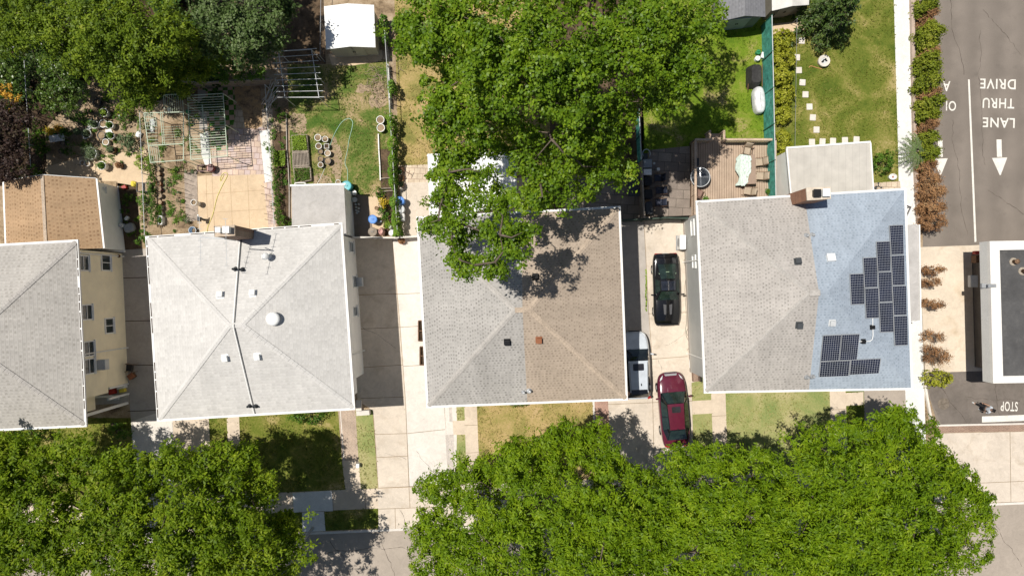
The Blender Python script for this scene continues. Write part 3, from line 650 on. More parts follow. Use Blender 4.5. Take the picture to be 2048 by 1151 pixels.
def cap_line(mb, a, b, w=.30, seg=.28, up=.012):
    a, b = Vector(a), Vector(b); t = (b - a); L = t.length; t.normalize(); n = max(1, int(L / seg))
    x = t.cross(Vector((0, 0, 1))).normalized(); z = x.cross(t)
    for k in range(n):
        p = a + t * (L * (k + .5) / n)
        for sgn in (-1, 1):
            m = Matrix((x, t, z)).transposed() @ Matrix.Rotation(sgn * .24, 3, 'Y') @ Matrix.Rotation(-.05, 3, 'X')
            mb.box(p + x * sgn * w * .24 + z * (up - .012 + (k % 2) * .004 + (.002 if sgn > 0 else 0)), (w * .5, L / n * 1.02, .022), m=m)
def gutter(mb, a, b, w=.13, h=.13):
    mb.bar(a, b, w, h)
def window(root, wall, cpx, cpy, w, h, matf=None, ac=False, sash='h', plain=False, pane=None):
    """wall=(p0, n): outward normal; centre given by its photo pixel or a Vector"""
    p0, n = wall; n = n.normalized(); c = on_plane(cpx, cpy, p0, n) if not isinstance(cpx, Vector) else cpx
    x = Vector((0, 0, 1)).cross(n).normalized(); m = Matrix((x, n, Vector((0, 0, 1)))).transposed()
    mb = MB(root.location); f = .07
    for (dx, dz, sx, sz) in ((0, h / 2, w + 2 * f, f), (0, -h / 2, w + 2 * f, f), (-w / 2 - f / 2 + .0, 0, f, h - f), (w / 2 + f / 2, 0, f, h - f)):
        mb.box(c + x * dx + Vector((0, 0, dz)) + n * .03, (sx, .07, sz), m=m)
    if plain: pass
    elif sash == 'h': mb.box(c + n * .025, (w, .05, .05), m=m)
    else: mb.box(c + n * .025, (.05, .05, h - f), m=m)
    if not plain: mb.box(c + Vector((0, 0, -h / 2 - .06)) + n * .06, (w + .24, .12, .05), m=m)
    fr = mb.build('window', matf or mt['white'], root)
    g = MB(root.location); g.box(c + n * .008, (w - .004, .02, h - f - .004), m=m); g.build('pane', pane or mt['glass'], fr)
    return fr
def house(name, label, eave, ridge, ze, zr, mats, wallmat, inset=.45, split=None, capmats=None, trough=()):
    """eave: TL,TR,BR,BL photo pixels at height ze; ridge: two pixels at zr"""
    TL, TR, BR, BL = [at(x, y, ze) for x, y in eave]; R1, R2 = [at(x, y, zr) for x, y in ridge]
    c = (TL + TR + BR + BL) / 4; root = thing(name, label, 'house', (c.x, c.y, 0)); o = root.location
    faces = {}
    tops = [('north', [TL, R1, R2, TR], TL, TR), ('south', [BL, BR, R2, R1], BL, BR), ('west', [TL, BL, R1], TL, BL), ('east', [TR, R2, BR], TR, BR)]
    for k, pts, a, b in tops:
        n = (pts[1] - pts[0]).cross(pts[2] - pts[0]).normalized(); n = -n if n.z < 0 else n; faces[k] = (pts[0], n)
    if split is None:
        mb = MB(o)
        for k, pts, a, b in tops: roof_face(mb, pts, a, b)
        mb.build('roof', mats[0], root)
    else:
        s0, s1, s2 = split     # x pixel at north eave, ridge, south eave
        def along(p, q, px, z0, z1):   # point on edge whose photo x is px
            lo, hi = 0., 1.
            for _ in range(40):
                m = (lo + hi) / 2; v = p.lerp(q, m); xx = CX + v.x * F / (H - v.z)
                lo, hi = (m, hi) if (xx < px) else (lo, m)
            return p.lerp(q, lo)
        Nn, Rm, Ss = along(TL, TR, s0, 0, 0), along(R1, R2, s1, 0, 0), along(BL, BR, s2, 0, 0)
        mb = MB(o); roof_face(mb, [TL, R1, Rm, Nn], TL, TR); roof_face(mb, [BL, Ss, Rm, R1], BL, BR); roof_face(mb, [TL, BL, R1], TL, BL); mb.build('roof', mats[0], root)
        mb = MB(o); roof_face(mb, [Nn, Rm, R2, TR], TL, TR); roof_face(mb, [Ss, BR, R2, Rm], BL, BR); roof_face(mb, [TR, R2, BR], TR, BR); mb.build('roof', mats[1], root)
        faces['split'] = (Nn, Rm, Ss)
    cm = capmats or [mt['cap_grey']] * 2
    mb = MB(o); cap_line(mb, TL, R1); cap_line(mb, BL, R1)
    mb.build('ridge_cap', cm[0], root)
    if cm[1]:
        mb = MB(o); cap_line(mb, TR, R2); cap_line(mb, BR, R2)
        if (R2 - R1).length > .3: cap_line(mb, R1, R2)
        mb.build('ridge_cap', cm[1], root)
    mb = MB(o); q = [TL, TR, BR, BL]; ctr = (TL + TR + BR + BL) / 4
    for i in range(4):
        a, b = q[i], q[(i + 1) % 4]; t = (b - a).normalized(); out = t.cross(Vector((0, 0, 1))); out = out if out.dot((a + b) / 2 - ctr) > 0 else -out
        ext = .13 if i % 2 == 0 else 0
        gutter(mb, a + out * .06 - t * ext + Vector((0, 0, -.05)), b + out * .06 + t * ext + Vector((0, 0, -.05)))
    mb.build('gutter', mt['trim'], root)
    rg = random.Random(int(TL.x * 10)); mb = MB(o)
    for i in trough:      # dark litter lying in the gutter, broken by its hangers
        a, b = q[i], q[(i + 1) % 4]; t = (b - a).normalized(); out = t.cross(Vector((0, 0, 1))); out = out if out.dot((a + b) / 2 - ctr) > 0 else -out; L = (b - a).length; s0 = .1
        while s0 < L - .3:
            s1 = min(L - .1, s0 + rg.uniform(.35, 1.1)); 
            if rg.random() < .86: mb.bar(a + t * s0 + out * .05 + Vector((0, 0, .018)), a + t * s1 + out * .05 + Vector((0, 0, .018)), .06, .012)
            s0 = s1 + rg.uniform(.05, .10)
    if trough: tag(mb.build('gutter_litter', mt['mulch_and_shade'], root), kind='stuff')
    mb = MB(o); mb.poly([p + Vector((0, 0, -.11)) for p in (TL, BL, BR, TR)]); mb.build('soffit', mt['trim'], root)
    # walls: eave outline pulled in
    ux = ((TR - TL) + (BR - BL)).normalized(); uy = ((TL - BL) + (TR - BR)).normalized()
    W = [TL + ux * inset - uy * inset, TR - ux * inset - uy * inset, BR - ux * inset + uy * inset, BL + ux * inset + uy * inset]
    faces['W'] = W; faces['ux'] = ux; faces['uy'] = uy
    if wallmat:
        mb = MB(o); mb.prism(W, -.05, ze - .12); mb.build('wall', wallmat, root)
        if True:
            mb = MB(o); mb.prism([p + (p - c).normalized() * .03 for p in W], -.05, .35); mb.build('foundation', mt['concrete_grey'], root)
    for k, (i, j) in (('north', (0, 1)), ('east', (1, 2)), ('south', (2, 3)), ('west', (3, 0))):
        a, b = W[i], W[j]; t = (b - a).normalized(); n = t.cross(Vector((0, 0, 1))); n = n if n.dot((a + b) / 2 - c) > 0 else -n
        n.z = 0; faces['wall_' + k] = (Vector((a.x, a.y, 0)), n.normalized())
    root['_'] = 0; del root['_']
    return root, faces
def slope_frame(n):
    n = n.normalized(); x = Vector((0, 0, 1)).cross(n).normalized() if abs(n.z) < .999 else Vector((1, 0, 0)); y = n.cross(x)
    return x, y, n
def roof_box(root, face, px, py, size, h, mat, name='roof_vent', cap=None):
    p0, n = face; p = on_plane(px, py, p0, n); x, y, n = slope_frame(n); m = Matrix((x, y, n)).transposed()
    mb = MB(root.location); mb.box(p + n * .01, (size * 1.45, size * 1.45, .02), m=m); mb.box(p + n * (h * .5 + .02), (size, size, h), m=m); mb.box(p + n * (h + .045), (size * 1.12, size * 1.12, .05), m=m)
    return bevel(mb.build(name, mat, root), .015)
def pipe_vent(root, face, px, py, r, h, mat, name='vent_pipe', collar=True):
    p0, n = face; p = on_plane(px, py, p0, n); mb = MB(root.location)
    if collar: mb.lathe(p + Vector((0, 0, -.06)), [(r * 2.3, .0), (r * 2.0, .09), (r * 1.2, .16)], 14)
    mb.lathe(p, [(r, -.1), (r, h), (r * .75, h), (r * .75, h - .12)], 14)
    return mb.build(name, mat, root, True)
def chimney(root, px4, z_top, mat, capmat, flue, z0=0):
    P4 = [at(x, y, z_top) for x, y in px4]; mb = MB(root.location); mb.prism(P4, z0, z_top - .12); ch = mb.build('chimney', mat, root)
    c = sum(P4, Vector()) / 4; mb = MB(root.location); mb.prism([c + (p - c) * 1.06 for p in P4], z_top - .12, z_top); bevel(mb.build('chimney_cap', capmat, ch), .02)
    for (x, y, s, h, m) in flue:
        p = at(x, y, z_top + h); mb = MB(root.location); mb.rbox(Vector((p.x, p.y, z_top + h / 2)), (s, s * 1.05, h), .03); mb.box(Vector((p.x, p.y, z_top + h + .03)), (s * 1.1, s * 1.15, .04)); mb.build('flue', m, ch)
    return ch
def std_windows(root, f, wall, zs, ts, w=1.0, h=1.25):
    W = f['W']; i, j = {'north': (0, 1), 'east': (1, 2), 'south': (2, 3), 'west': (3, 0)}[wall]
    for z in zs:
        for t in ts:
            p = W[i].lerp(W[j], t); window(root, f['wall_' + wall], Vector((p.x, p.y, z)), None, w, h)
def downpipe(root, f, wall, t, ze):
    W = f['W']; i, j = {'north': (0, 1), 'east': (1, 2), 'south': (2, 3), 'west': (3, 0)}[wall]; p = W[i].lerp(W[j], t); n = f['wall_' + wall][1]
    mb = MB(root.location); b = Vector((p.x, p.y, 0)) + n * .06
    mb.tube([b + n * .12 + Vector((0, 0, .08)), b + Vector((0, 0, .2)), b + Vector((0, 0, ze - .5)), b + n * .38 + Vector((0, 0, ze - .16))], .045, 8); mb.build('downpipe', mt['trim'], root)
# ---- left house, yellow siding
h1, f1 = house('house', 'house with grey hip roof and yellow sided wall with white windows', [(-345, 511), (152, 483), (169, 849), (-322, 872)], [(-130, 690), (-70, 684)], 5.6, 7.7, [mt['sh_grey1']], None, .42, capmats=[mt['cap_grey']] * 2, trough=(1,))
W = f1['W']; p_br = W[2]; cut = on_plane(256, 765, *f1['wall_east'])
def east_at(y_px):  # point of the east wall line at the photo row (ground level)
    return on_plane(250, y_px, *f1['wall_east'])
e0 = east_at(768); e0 = Vector((e0.x, e0.y, 0)); ux, uy = f1['ux'].copy(), f1['uy'].copy()
ux.z = uy.z = 0
mb = MB(h1.location); low = [W[0], W[1], e0, e0 - ux * 2.3, W[2] - ux * 2.3, W[3]]
mb.prism(low, -.05, 2.3); mb.build('wall', mt['sid_yellow'], h1)
fr = W[2] + uy * .0
mb = MB(h1.location); mb.prism([W[0], W[1], W[2] + uy * 1.05, W[2] + uy * 1.05 - ux * .9, W[2] - ux * .9, W[3]], 2.3, 5.5); mb.build('wall', mt['sid_yellow'], h1)
# porch: band, rail beams, corner post, things seen in its shade
mb = MB(h1.location); q = W[2]; z3 = Vector((0, 0, 1))
mb.bar(Vector((e0.x, e0.y, 2.22)) + ux * .05, Vector((e0.x, e0.y, 2.22)) - ux * 2.2, .14, .16)
mb.bar(Vector((e0.x, e0.y, .1)) + ux * .06, Vector((e0.x, e0.y, 2.3)) + ux * .06, .10, .10)
m1 = e0.lerp(Vector((q.x, q.y, 0)), .52)
mb.bar(Vector((m1.x, m1.y, .95)), Vector((m1.x, m1.y, .95)) - ux * 2.2, .12, .12)
mb.bar(Vector((m1.x, m1.y, 0)) , Vector((m1.x, m1.y, 2.3)), .12, .12)
mb.bar(Vector((q.x, q.y, 0)) - ux * .1, Vector((q.x, q.y, 5.5)) - ux * .1 , .16, .16)
mb.build('porch_frame', mt['trim'], h1)
mb = MB(h1.location); mb.prism([e0, e0 - ux * 2.3, Vector((q.x, q.y, 0)) - ux * 2.3, Vector((q.x, q.y, 0))], -.02, .06); mb.build('porch_floor', mt['concrete_grey'], h1)
for (x, y) in ((166, 526), (173, 624), (177, 697)): window(h1, f1['wall_east'], x, y, .85, 1.0)
window(h1, f1['wall_east'], 178, 732, .85, 1.0)
window(h1, f1['wall_east'], 211, 525, .95, .95, sash='v'); window(h1, f1['wall_east'], 218, 651, .9, .9, sash='v')
p = on_plane(197, 729, *f1['wall_east']); n = f1['wall_east'][1]; mb = MB(h1.location)
mb.box(p + n * .28, (.66, .56, .46), rz=math.atan2(n.y, n.x) + math.pi / 2); bevel(mb.build('air_conditioner', mt['lightgrey'], h1), .02)
for k in range(2): downpipe(h1, f1, 'east', (.02, .63)[k], 5.4)
p = on_plane(236, 512, *f1['wall_east']); mb = MB(h1.location); mb.tube([p + Vector((0, 0, 0)), p + n * .12], .10, 12); mb.build('dryer_vent', mt['brown'], h1)
std_windows(h1, f1, 'south', (4.2,), (.2, .45, .7)); std_windows(h1, f1, 'north', (4.2,), (.25, .5)); std_windows(h1, f1, 'west', (1.6, 4.2), (.2, .5, .8))
# its rear annex with the orange roof: wall, gable roof, trim
za, zra = 2.75, 3.75
aTR, aBR, aBL, aTL = at(191, 357, za), at(206, 496, za), at(13, 500, za), at(8, 362, za)
rT, rB = at(84, 350, zra), at(92, 500, zra)
mb = MB(h1.location); roof_face(mb, [aTR, aBR, rB, rT], aTR, aBR); roof_face(mb, [aTL, aBL, rB, rT], aTL, aBL); mb.build('annex_roof', mt['sh_orange'], h1)
mb = MB(h1.location); mb.bar(rT, rB, .2, .03); mb.build('annex_ridge_cap', mt['cap_tan'], h1)
mb = MB(h1.location); dn = Vector((0, 0, -.06)); out = Vector((1, .02, 0)); mb.bar(aTR + dn + out * .06, aBR + dn + out * .06, .11, .11); mb.bar(aTL + dn - out * .06, aBL + dn - out * .06, .11, .11); mb.bar(aTR + dn * 1.4 + Vector((0, .03, 0)), rT + dn * 1.4 + Vector((0, .03, 0)), .04, .16); mb.bar(aTL + dn * 1.4 + Vector((0, .03, 0)), rT + dn * 1.4 + Vector((0, .03, 0)), .04, .16); mb.build('annex_gutter', mt['trim'], h1)
aW = [at(238, 362, 0), at(243, 500, 0), Vector((aBL.x + .3, aBL.y, 0)), Vector((aTL.x + .3, aTL.y - .1, 0))]
i0 = Vector((aTR.x - .12, aTR.y - .15, 0)); i1 = Vector((aBR.x - .12, aBR.y, 0))
mb = MB(h1.location); mb.prism([i0, i1, aW[2], aW[3]], 0, za - .06); mb.build('annex_wall', mt['sid_pale'], h1)
nn = Vector((1, .03, 0)).normalized(); window(h1, (i0, nn), 208, 431, .35, .95); window(h1, (i0, nn), 207, 379, .2, .2)
mb = MB(h1.location); mb.bar(i1 + Vector((.5, -.12, .9)), i1 + Vector((-1.5, -.03, .9)), .1, .1); mb.build('annex_rail', mt['trim'], h1)
# ---- pale house
h2, f2 = house('house', 'pale house with near white hip roof and dark seam down its middle', [(295, 476), (681, 449), (706, 815), (318, 838)], [(458, 651), (483, 649)], 5.6, 7.6, [mt['sh_pale']], None, .45, capmats=[mt['cap_pale']] * 2, trough=(3, 0))
W = f2['W']; c0, ux, uy = h2.location, f2['ux'].copy(), f2['uy'].copy(); ux.z = uy.z = 0
ek = on_plane(725, 748, *f2['wall_east']); e0 = Vector((ek.x, ek.y, 0))
mb = MB(c0); mb.prism([W[0], W[1], e0, e0 - ux * .9, W[2] - ux * .9, W[3]], -.05, 2.35); mb.build('wall', mt['sid_white'], h2)
mb = MB(c0); mb.prism([W[0], W[1], W[2], W[3]], 2.35, 5.5); mb.build('wall', mt['sid_white'], h2)
window(h2, f2['wall_east'], 702, 494, .6, 1.0); window(h2, f2['wall_east'], 710, 622, .55, .95)
wn = window(h2, f2['wall_east'], 709, 563, .7, .9); p = on_plane(713, 564, *f2['wall_east']); n = f2['wall_east'][1]
mb = MB(c0); mb.box(p + n * .22, (.62, .44, .42), rz=math.atan2(n.y, n.x) + math.pi / 2); bevel(mb.build('air_conditioner', mt['lightgrey'], h2), .02)
downpipe(h2, f2, 'east', .75, 5.4)
std_windows(h2, f2, 'south', (1.5, 4.2), (.12, .35, .65, .88)); std_windows(h2, f2, 'west', (1.5, 4.2), (.25, .5, .75)); std_windows(h2, f2, 'north', (4.2,), (.2, .7))
# dark seam between the two halves
sN, sR, sS = on_plane(484, 463, *f2['north']), on_plane(469, 651, *f2['north']), on_plane(511, 827, *f2['south'])
mb = MB(c0); mb.bar(sN + Vector((0, 0, .02)), sR + Vector((0, 0, .02)), .045, .02); mb.bar(sR + Vector((0, 0, .02)), sS + Vector((0, 0, .02)), .035, .02); mb.build('roof_seam', mt['darkgrey'], h2)
mb = MB(c0)
for (a, b) in ((sN, sR), (sR, sS)): mb.bar(a + Vector((-.09, 0, .016)), b + Vector((-.09, 0, .016)), .06, .02)
mb.build('roof_seam', mt['trim'], h2)
for (fc, x, y) in (('north', 441, 590), ('north', 506, 586.5), ('south', 451, 714.5), ('south', 515.5, 711.5)): roof_box(h2, f2[fc], x, y, .30, .16, mt['white'])
p = on_plane(548, 637, *f2['east']); mb = MB(c0); mb.lathe(p + Vector((0, 0, -.08)), [(.30, 0), (.30, .22), (.40, .23), (.41, .28), (.30, .36), (.14, .40), (0, .41)], 28, cap1=False); mb.build('dome_vent', mt['white'], h2, True)
for (fc, x, y) in (('north', 471, 538), ('north', 485, 539), ('south', 500, 810.5), ('south', 512, 811)): pipe_vent(h2, f2[fc], x, y, .07, .42, mt['darkgrey'])
p = on_plane(537, 513, *f2['north']); mb = MB(c0); mb.lathe(p, [(.10, -.1), (.10, .55), (.22, .56), (.22, .62), (.05, .74), (0, .75)], 16, cap1=False); mb.lathe(p, [(.2, -.08), (.2, .05), (.12, .1)], 14); mb.build('metal_vent', mt['white'], h2, True)
mt['brickdark'] = M_brick('brickdark', (.20, .11, .07), (.13, .07, .045), (.26, .22, .18), horizontal=False)
chimney(h2, [(428, 452), (468, 450), (469, 470.5), (430, 473)], 8.6, mt['brickdark'], M('capstone', (.50, .40, .30), .9, .2, 3), [(436, 459.5, .26, .35, mt['white']), (452, 459, .33, .35, mt['white'])])
# tv aerial on the chimney
zz = 9.6; a, b = at(400, 474, zz), at(452, 477.5, zz); mb = MB(c0); dv = Vector((.03, -1, 0))
mb.tube([a, b], .03, 6); mb.tube([Vector((b.x, b.y, 8.3)), b + Vector((0, 0, .25))], .025, 6)
for (p, n_) in ((a, 9), (b, 7)):
    p0, p1 = p - dv * 1.1, p + dv * 1.5; mb.tube([p0, p1], .012, 5)
    for k in range(n_):
        q = p0.lerp(p1, k / (n_ - 1)); mb.tube([q + Vector((-.13, 0, .02)), q + Vector((.13, 0, .02))], .011, 4)
mb.build('television_aerial', mt['lightgrey'], h2)
# small flat-roofed annex behind
zb = 2.75; q4 = [at(583, 373, zb), at(688, 370, zb), at(693, 470, zb), at(584, 472, zb)]
mb = MB(c0); mb.prism(q4, zb - .09, zb); mb.build('annex_roof', mt['flatroof'], h2)
mb = MB(c0); mb.bar(q4[0] + Vector((-.1, .07, -.03)), q4[1] + Vector((.1, .07, -.03)), .12, .1)
for k in range(6): mb.box(q4[0].lerp(q4[1], (k + .5) / 6) + Vector((0, .05, .03)), (.05, .1, .03))
mb.build('annex_gutter', mt['trim'], h2)
cc = sum(q4, Vector()) / 4; mb = MB(c0); wq = [cc + (p - cc) * .94 for p in q4]; mb.prism(wq, 0, zb - .1); mb.build('annex_wall', mt['sid_white'], h2)
mb = MB(c0); mb.box(Vector((wq[1].x + .03, wq[1].y - 1.9, 1.05)), (.06, .85, 2.0)); bevel(mb.build('annex_door', mt['lightgrey'], h2), .01)
mb = MB(c0); st = [at(712, 822, .5), at(738, 820, .5), at(739, 829, .5), at(713, 831, .5)]; mb.prism(st, 0, .5); mb.prism([at(712, 800, .3), at(722, 800, .3), at(723, 822, .3), at(712, 822, .3)], 0, .3); mb.build('front_step', mt['concrete_pale'], h2)
# ---- two-tone house in the middle
h3, f3 = house('house', 'house with half grey half tan shingled hip roof under the maple branches', [(837, 437), (1237, 416), (1251.5, 796), (857, 811)], [(1030, 620), (1058, 619)], 5.6, 7.7, [mt['sh_grey3'], mt['sh_tan3']], mt['sid_white'], .45, split=(1043, 1045, 1054.5), capmats=[mt['cap_grey'], mt['cap_tan']])
for (fc, x, y, m) in (('north', 1071, 554, mt['black']), ('south', 1014.5, 683, mt['black']), ('south', 1078, 679, mt['terracotta'])): roof_box(h3, f3[fc], x, y, .28, .16, m)
pipe_vent(h3, f3['south'], 1047, 783, .07, .4, mt['steel']); pipe_vent(h3, f3['south'], 1058.5, 780.5, .09, .4, mt['steel'])
for w_ in ('north', 'south'): std_windows(h3, f3, w_, (1.5, 4.2), (.12, .35, .65, .88))
for w_ in ('east', 'west'): std_windows(h3, f3, w_, (1.5, 4.2), (.2, .5, .8))
for (x, y, l) in ((843, 661, 40), (846, 711, 36)):     # basement light wells beside the west wall
    a = at(x, y - l / 2, .12); b = at(x, y + l / 2, .12); mb = MB(h3.location)
    for (p, q_) in ((a + Vector((-.2, 0, 0)), b + Vector((-.2, 0, 0))), (a + Vector((-.2, 0, 0)), a + Vector((.6, 0, 0))), (b + Vector((-.2, 0, 0)), b + Vector((.6, 0, 0))), ((a + b) / 2 + Vector((-.2, 0, 0)), (a + b) / 2 + Vector((.6, 0, 0)))): mb.bar(p, q_, .07, .2)
    mb.build('light_well', mt['brown'], h3)
    mb = MB(h3.location); mb.poly([at(x - 5, y - l / 2, .03), at(x - 5, y + l / 2, .03), at(x + 14, y + l / 2, .03), at(x + 14, y - l / 2, .03)]); mb.build('light_well_floor', mt['mulch_and_shade'], h3)
# white patio awning behind it
zq = 2.6; q4 = [at(856, 307, zq), at(998, 300, zq + .0), at(1036, 414, zq), at(861, 436, zq)]
q4 = [at(855, 308, zq), at(1030, 299, zq), at(1036, 412, zq), at(860, 436, zq)]
aw = thing('patio_awning', 'white corrugated patio awning behind the two tone house under maple branches', 'awning', Vector(((q4[0].x + q4[2].x) / 2, (q4[0].y + q4[2].y) / 2, 0)))
mb = MB(aw.location); nx = 60
for k in range(nx):
    a0, a1 = k / nx, (k + 1) / nx; zz = .035 * (k % 2)
    p = [q4[0].lerp(q4[1], a0), q4[0].lerp(q4[1], a1), q4[3].lerp(q4[2], a1), q4[3].lerp(q4[2], a0)]
    lo = Vector((0, 0, .02)); mb.poly([p[0] + lo + Vector((0, 0, zz)), p[3] + lo + Vector((0, 0, zz + .15)), p[2] + lo + Vector((0, 0, .035 - zz + .15)), p[1] + lo + Vector((0, 0, .035 - zz))])
mb.build('awning_sheet', mt['white'], aw)
mb = MB(aw.location)
for p in (q4[0], q4[1], q4[0].lerp(q4[1], .5)): mb.bar(Vector((p.x, p.y - .1, 0)), Vector((p.x, p.y - .1, zq)), .08, .08)
mb.bar(q4[0] + Vector((0, -.1, -.03)), q4[1] + Vector((0, -.1, -.03)), .08, .08); mb.build('awning_frame', mt['white'], aw)
# ---- right-hand house with solar panels
h4, f4 = house('house', 'house with half grey half pale blue hip roof carrying black solar panels', [(1395.5, 405), (1808, 380), (1822, 775), (1412, 782)], [(1620, 586), (1655, 585)], 5.6, 7.6, [mt['sh_grey4'], mt['sh_blue4']], mt['sid_grey'], .5, split=(1609, 1638, 1618), capmats=[mt['cap_grey'], None])
for (fc, x, y, s_, h_, m) in (('north', 1595, 523, .30, .16, mt['darkgrey']), ('south', 1598, 649.5, .30, .16, mt['darkgrey']), ('north', 1659.5, 517, .42, .2, mt['white']), ('south', 1664, 645, .28, .12, mt['lightgrey'])): roof_box(h4, f4[fc], x, y, s_, h_, m)
for (fc, x, y) in (('north', 1612, 471), ('north', 1624, 470), ('south', 1613, 753.5), ('south', 1624.5, 752)): pipe_vent(h4, f4[fc], x, y, .075, .3, mt['grey'])
chimney(h4, [(1614, 375.5), (1660, 374), (1661, 397), (1616, 400)], 8.0, mt['brickred'], M('capstone_pale', (.60, .52, .42), .9, .15, 3), [(1634.5, 386, .38, .22, mt['black']), (1652.5, 385, .38, .24, mt['white'])])
mb = MB(h4.location); p = at(1630, 585.5, 7.62); mb.rbox(p, (.62, .36, .05), .05, .05); mb.build('ridge_vent', mt['cap_grey'], h4)
pv = NT('solar_cells'); u = pv.uv(); sp = pv.node('ShaderNodeSeparateXYZ'); pv.set(sp.inputs[0], u)
def tri(v): return pv.math('ABSOLUTE', pv.math('SUBTRACT', pv.math('FRACT', v), .5))
ax, ay = tri(sp.outputs[0]), tri(sp.outputs[1])
ln = pv.math('MAXIMUM', pv.rng(pv.math('MAXIMUM', ax, ay), .458, .47, 0, 1), pv.rng(pv.math('ADD', ax, ay), .86, .885, 0, 1))
mt['solar'] = pv.done(pv.mix(ln, pv.scale((.004, .007, .024), pv.rng(pv.noise(pv.pos(), 1.2, 3), .3, .7, .7, 1.4)), (.46, .48, .52)), .12, .4)
def solar(face, px4, nu, nv):
    p0, n = face; q = [on_plane(x, y, p0 + n * .12, n) for x, y in px4]; c = sum(q, Vector()) / 4; q = [c + (p - c) * 1.012 for p in q]
    mb = MB(h4.location); lo = [p - n * .045 for p in q]; mb.add(q + lo, [(0, 3, 2, 1), (4, 5, 6, 7)] + [(i, (i + 1) % 4, 4 + (i + 1) % 4, 4 + i) for i in range(4)])
    fr = mb.build('solar_panel', mt['grey'], h4)
    g = [c + (p - c) * .965 + n * .004 for p in q]; mb = MB(h4.location); mb.poly(g if (g[1] - g[0]).cross(g[2] - g[0]).dot(n) > 0 else g[::-1], [(0, 0), (nu, 0), (nu, nv), (0, nv)]); mb.build('cells', mt['solar'], fr)
Z = lambda x, y: (1380 + x * .3736, 370 + y * .3736)
for (x0, y0, x1, y1, sl) in ((1069, 214, 1144, 371, 9), (1077, 376, 1150, 535, 9), (1084, 539, 1160, 695, 8), (1091, 699, 1166, 857, 7), (999, 301, 1073, 461, 8), (1008, 465, 1082, 624, 7), (1014, 628, 1089, 786, 7), (928, 387, 1003, 547, 8), (937, 551, 1011, 711, 7), (857, 474, 933, 638, 8)):
    solar(f4['east'], [Z(x0, y0 + 2), Z(x1 - sl * .4, y0 - 1), Z(x1, y1 - 2), Z(x0 + sl, y1 + 1)], 8, 12)
solar(f4['south'], [Z(713, 805), Z(810, 801), Z(796, 938), Z(699, 942)], 8, 12); solar(f4['south'], [Z(814, 800), Z(908, 797), Z(893, 934), Z(801, 938)], 8, 12)
solar(f4['south'], [Z(699, 946), Z(858, 938), Z(849, 1020), Z(691, 1026)], 12, 8); solar(f4['south'], [Z(862, 936), Z(1022, 928), Z(1011, 1006), Z(854, 1014)], 12, 8)
mb = MB(h4.location); pts = [on_plane(*Z(x, y), f4['south'][0] + f4['south'][1] * .06, f4['south'][1]) for x, y in ((905, 836), (962, 835), (975, 826))] + [on_plane(*Z(x, y), f4['east'][0] + f4['east'][1] * .08, f4['east'][1]) for x, y in ((980, 805), (978, 712))]
mb.tube(pts, .024, 6); mb.build('conduit', mt['white'], h4)
for (x, y, f_) in ((926, 834, 'south'), (972, 760, 'east')): roof_box(h4, f4[f_], *Z(x, y), .2, .1, mt['black'], 'junction_box')
window(h4, f4['wall_west'], 1386, 455, .95, .75, plain=True, pane=mt['white']); window(h4, f4['wall_west'], 1389, 523, .75, .75, plain=True, pane=mt['white']); downpipe(h4, f4, 'west', .72, 5.4); downpipe(h4, f4, 'west', .12, 5.4)
std_windows(h4, f4, 'south', (1.5, 4.2), (.12, .35, .65, .88)); std_windows(h4, f4, 'north', (4.2,), (.2, .8)); std_windows(h4, f4, 'east', (4.2,), (.2, .5, .8))
# brick side stoop with railing, seen below the west eave
mb = MB(h4.location); mb.prism([at(1384, 706, .7), at(1408, 705, .7), at(1410, 740, .7), at(1386, 741, .7)], 0, .7); mb.prism([at(1386, 741, .4), at(1400, 740, .4), at(1401, 762, .4), at(1387, 763, .4)], 0, .4); mb.build('side_stoop', mt['brickflat'], h4)
mb = MB(h4.location)
for (x0, y0, x1, y1, z) in ((1396, 712, 1399, 738, .7), (1394, 742, 1397, 760, .4)):
    a, b = at(x0, y0, z), at(x1, y1, z); mb.bar(a + Vector((0, 0, .9)), b + Vector((0, 0, .9)), .05, .05)
    for k in range(8): q = a.lerp(b, k / 7); mb.bar(q, q + Vector((0, 0, .9)), .03, .03)
mb.build('stoop_railing', mt['black'], h4)
mb = MB(h4.location); mb.tube([at(1384, 702, .1), at(1381, 708, .1), at(1380, 722, .1), at(1380.5, 735, .1)], .06, 8); mb.build('drain_pipe', mt['white'], h4)
# flat annex behind and the side canopy
zb = 2.8; q4 = [at(1575, 297.5, zb), at(1739, 285.5, zb), at(1745, 385, zb), at(1584, 395, zb)]
mb = MB(h4.location); mb.prism(q4, zb - .1, zb); mb.build('annex_roof', mt['rollroof'], h4)
mb = MB(h4.location); mb.bar(q4[0] + Vector((-.08, .05, .0)), q4[1] + Vector((.05, .05, .0)), .12, .12); mb.bar(q4[0] + Vector((-.06, 0, 0)), q4[3] + Vector((-.06, 0, 0)), .09, .1); mb.bar(q4[1] + Vector((.05, 0, 0)), q4[2] + Vector((.05, 0, 0)), .09, .1); mb.build('annex_gutter', mt['trim'], h4)
cc = sum(q4, Vector()) / 4; mb = MB(h4.location); mb.prism([cc + (p - cc) * .95 for p in q4], 0, zb - .11); mb.build('annex_wall', mt['sid_white'], h4)
zb = 2.7; q4 = [at(1806, 450, zb), at(1836.5, 449, zb), at(1839, 640, zb), at(1812, 642, zb)]
mb = MB(h4.location); mb.prism(q4, zb - .08, zb); mb.build('side_canopy', mt['flatroof'], h4)
mb = MB(h4.location); mb.bar(q4[1] + Vector((.05, 0, 0)), q4[2] + Vector((.05, 0, 0)), .08, .12); mb.bar(q4[3] + Vector((0, -.05, 0)), q4[2] + Vector((.0, -.05, 0)), .06, .1)
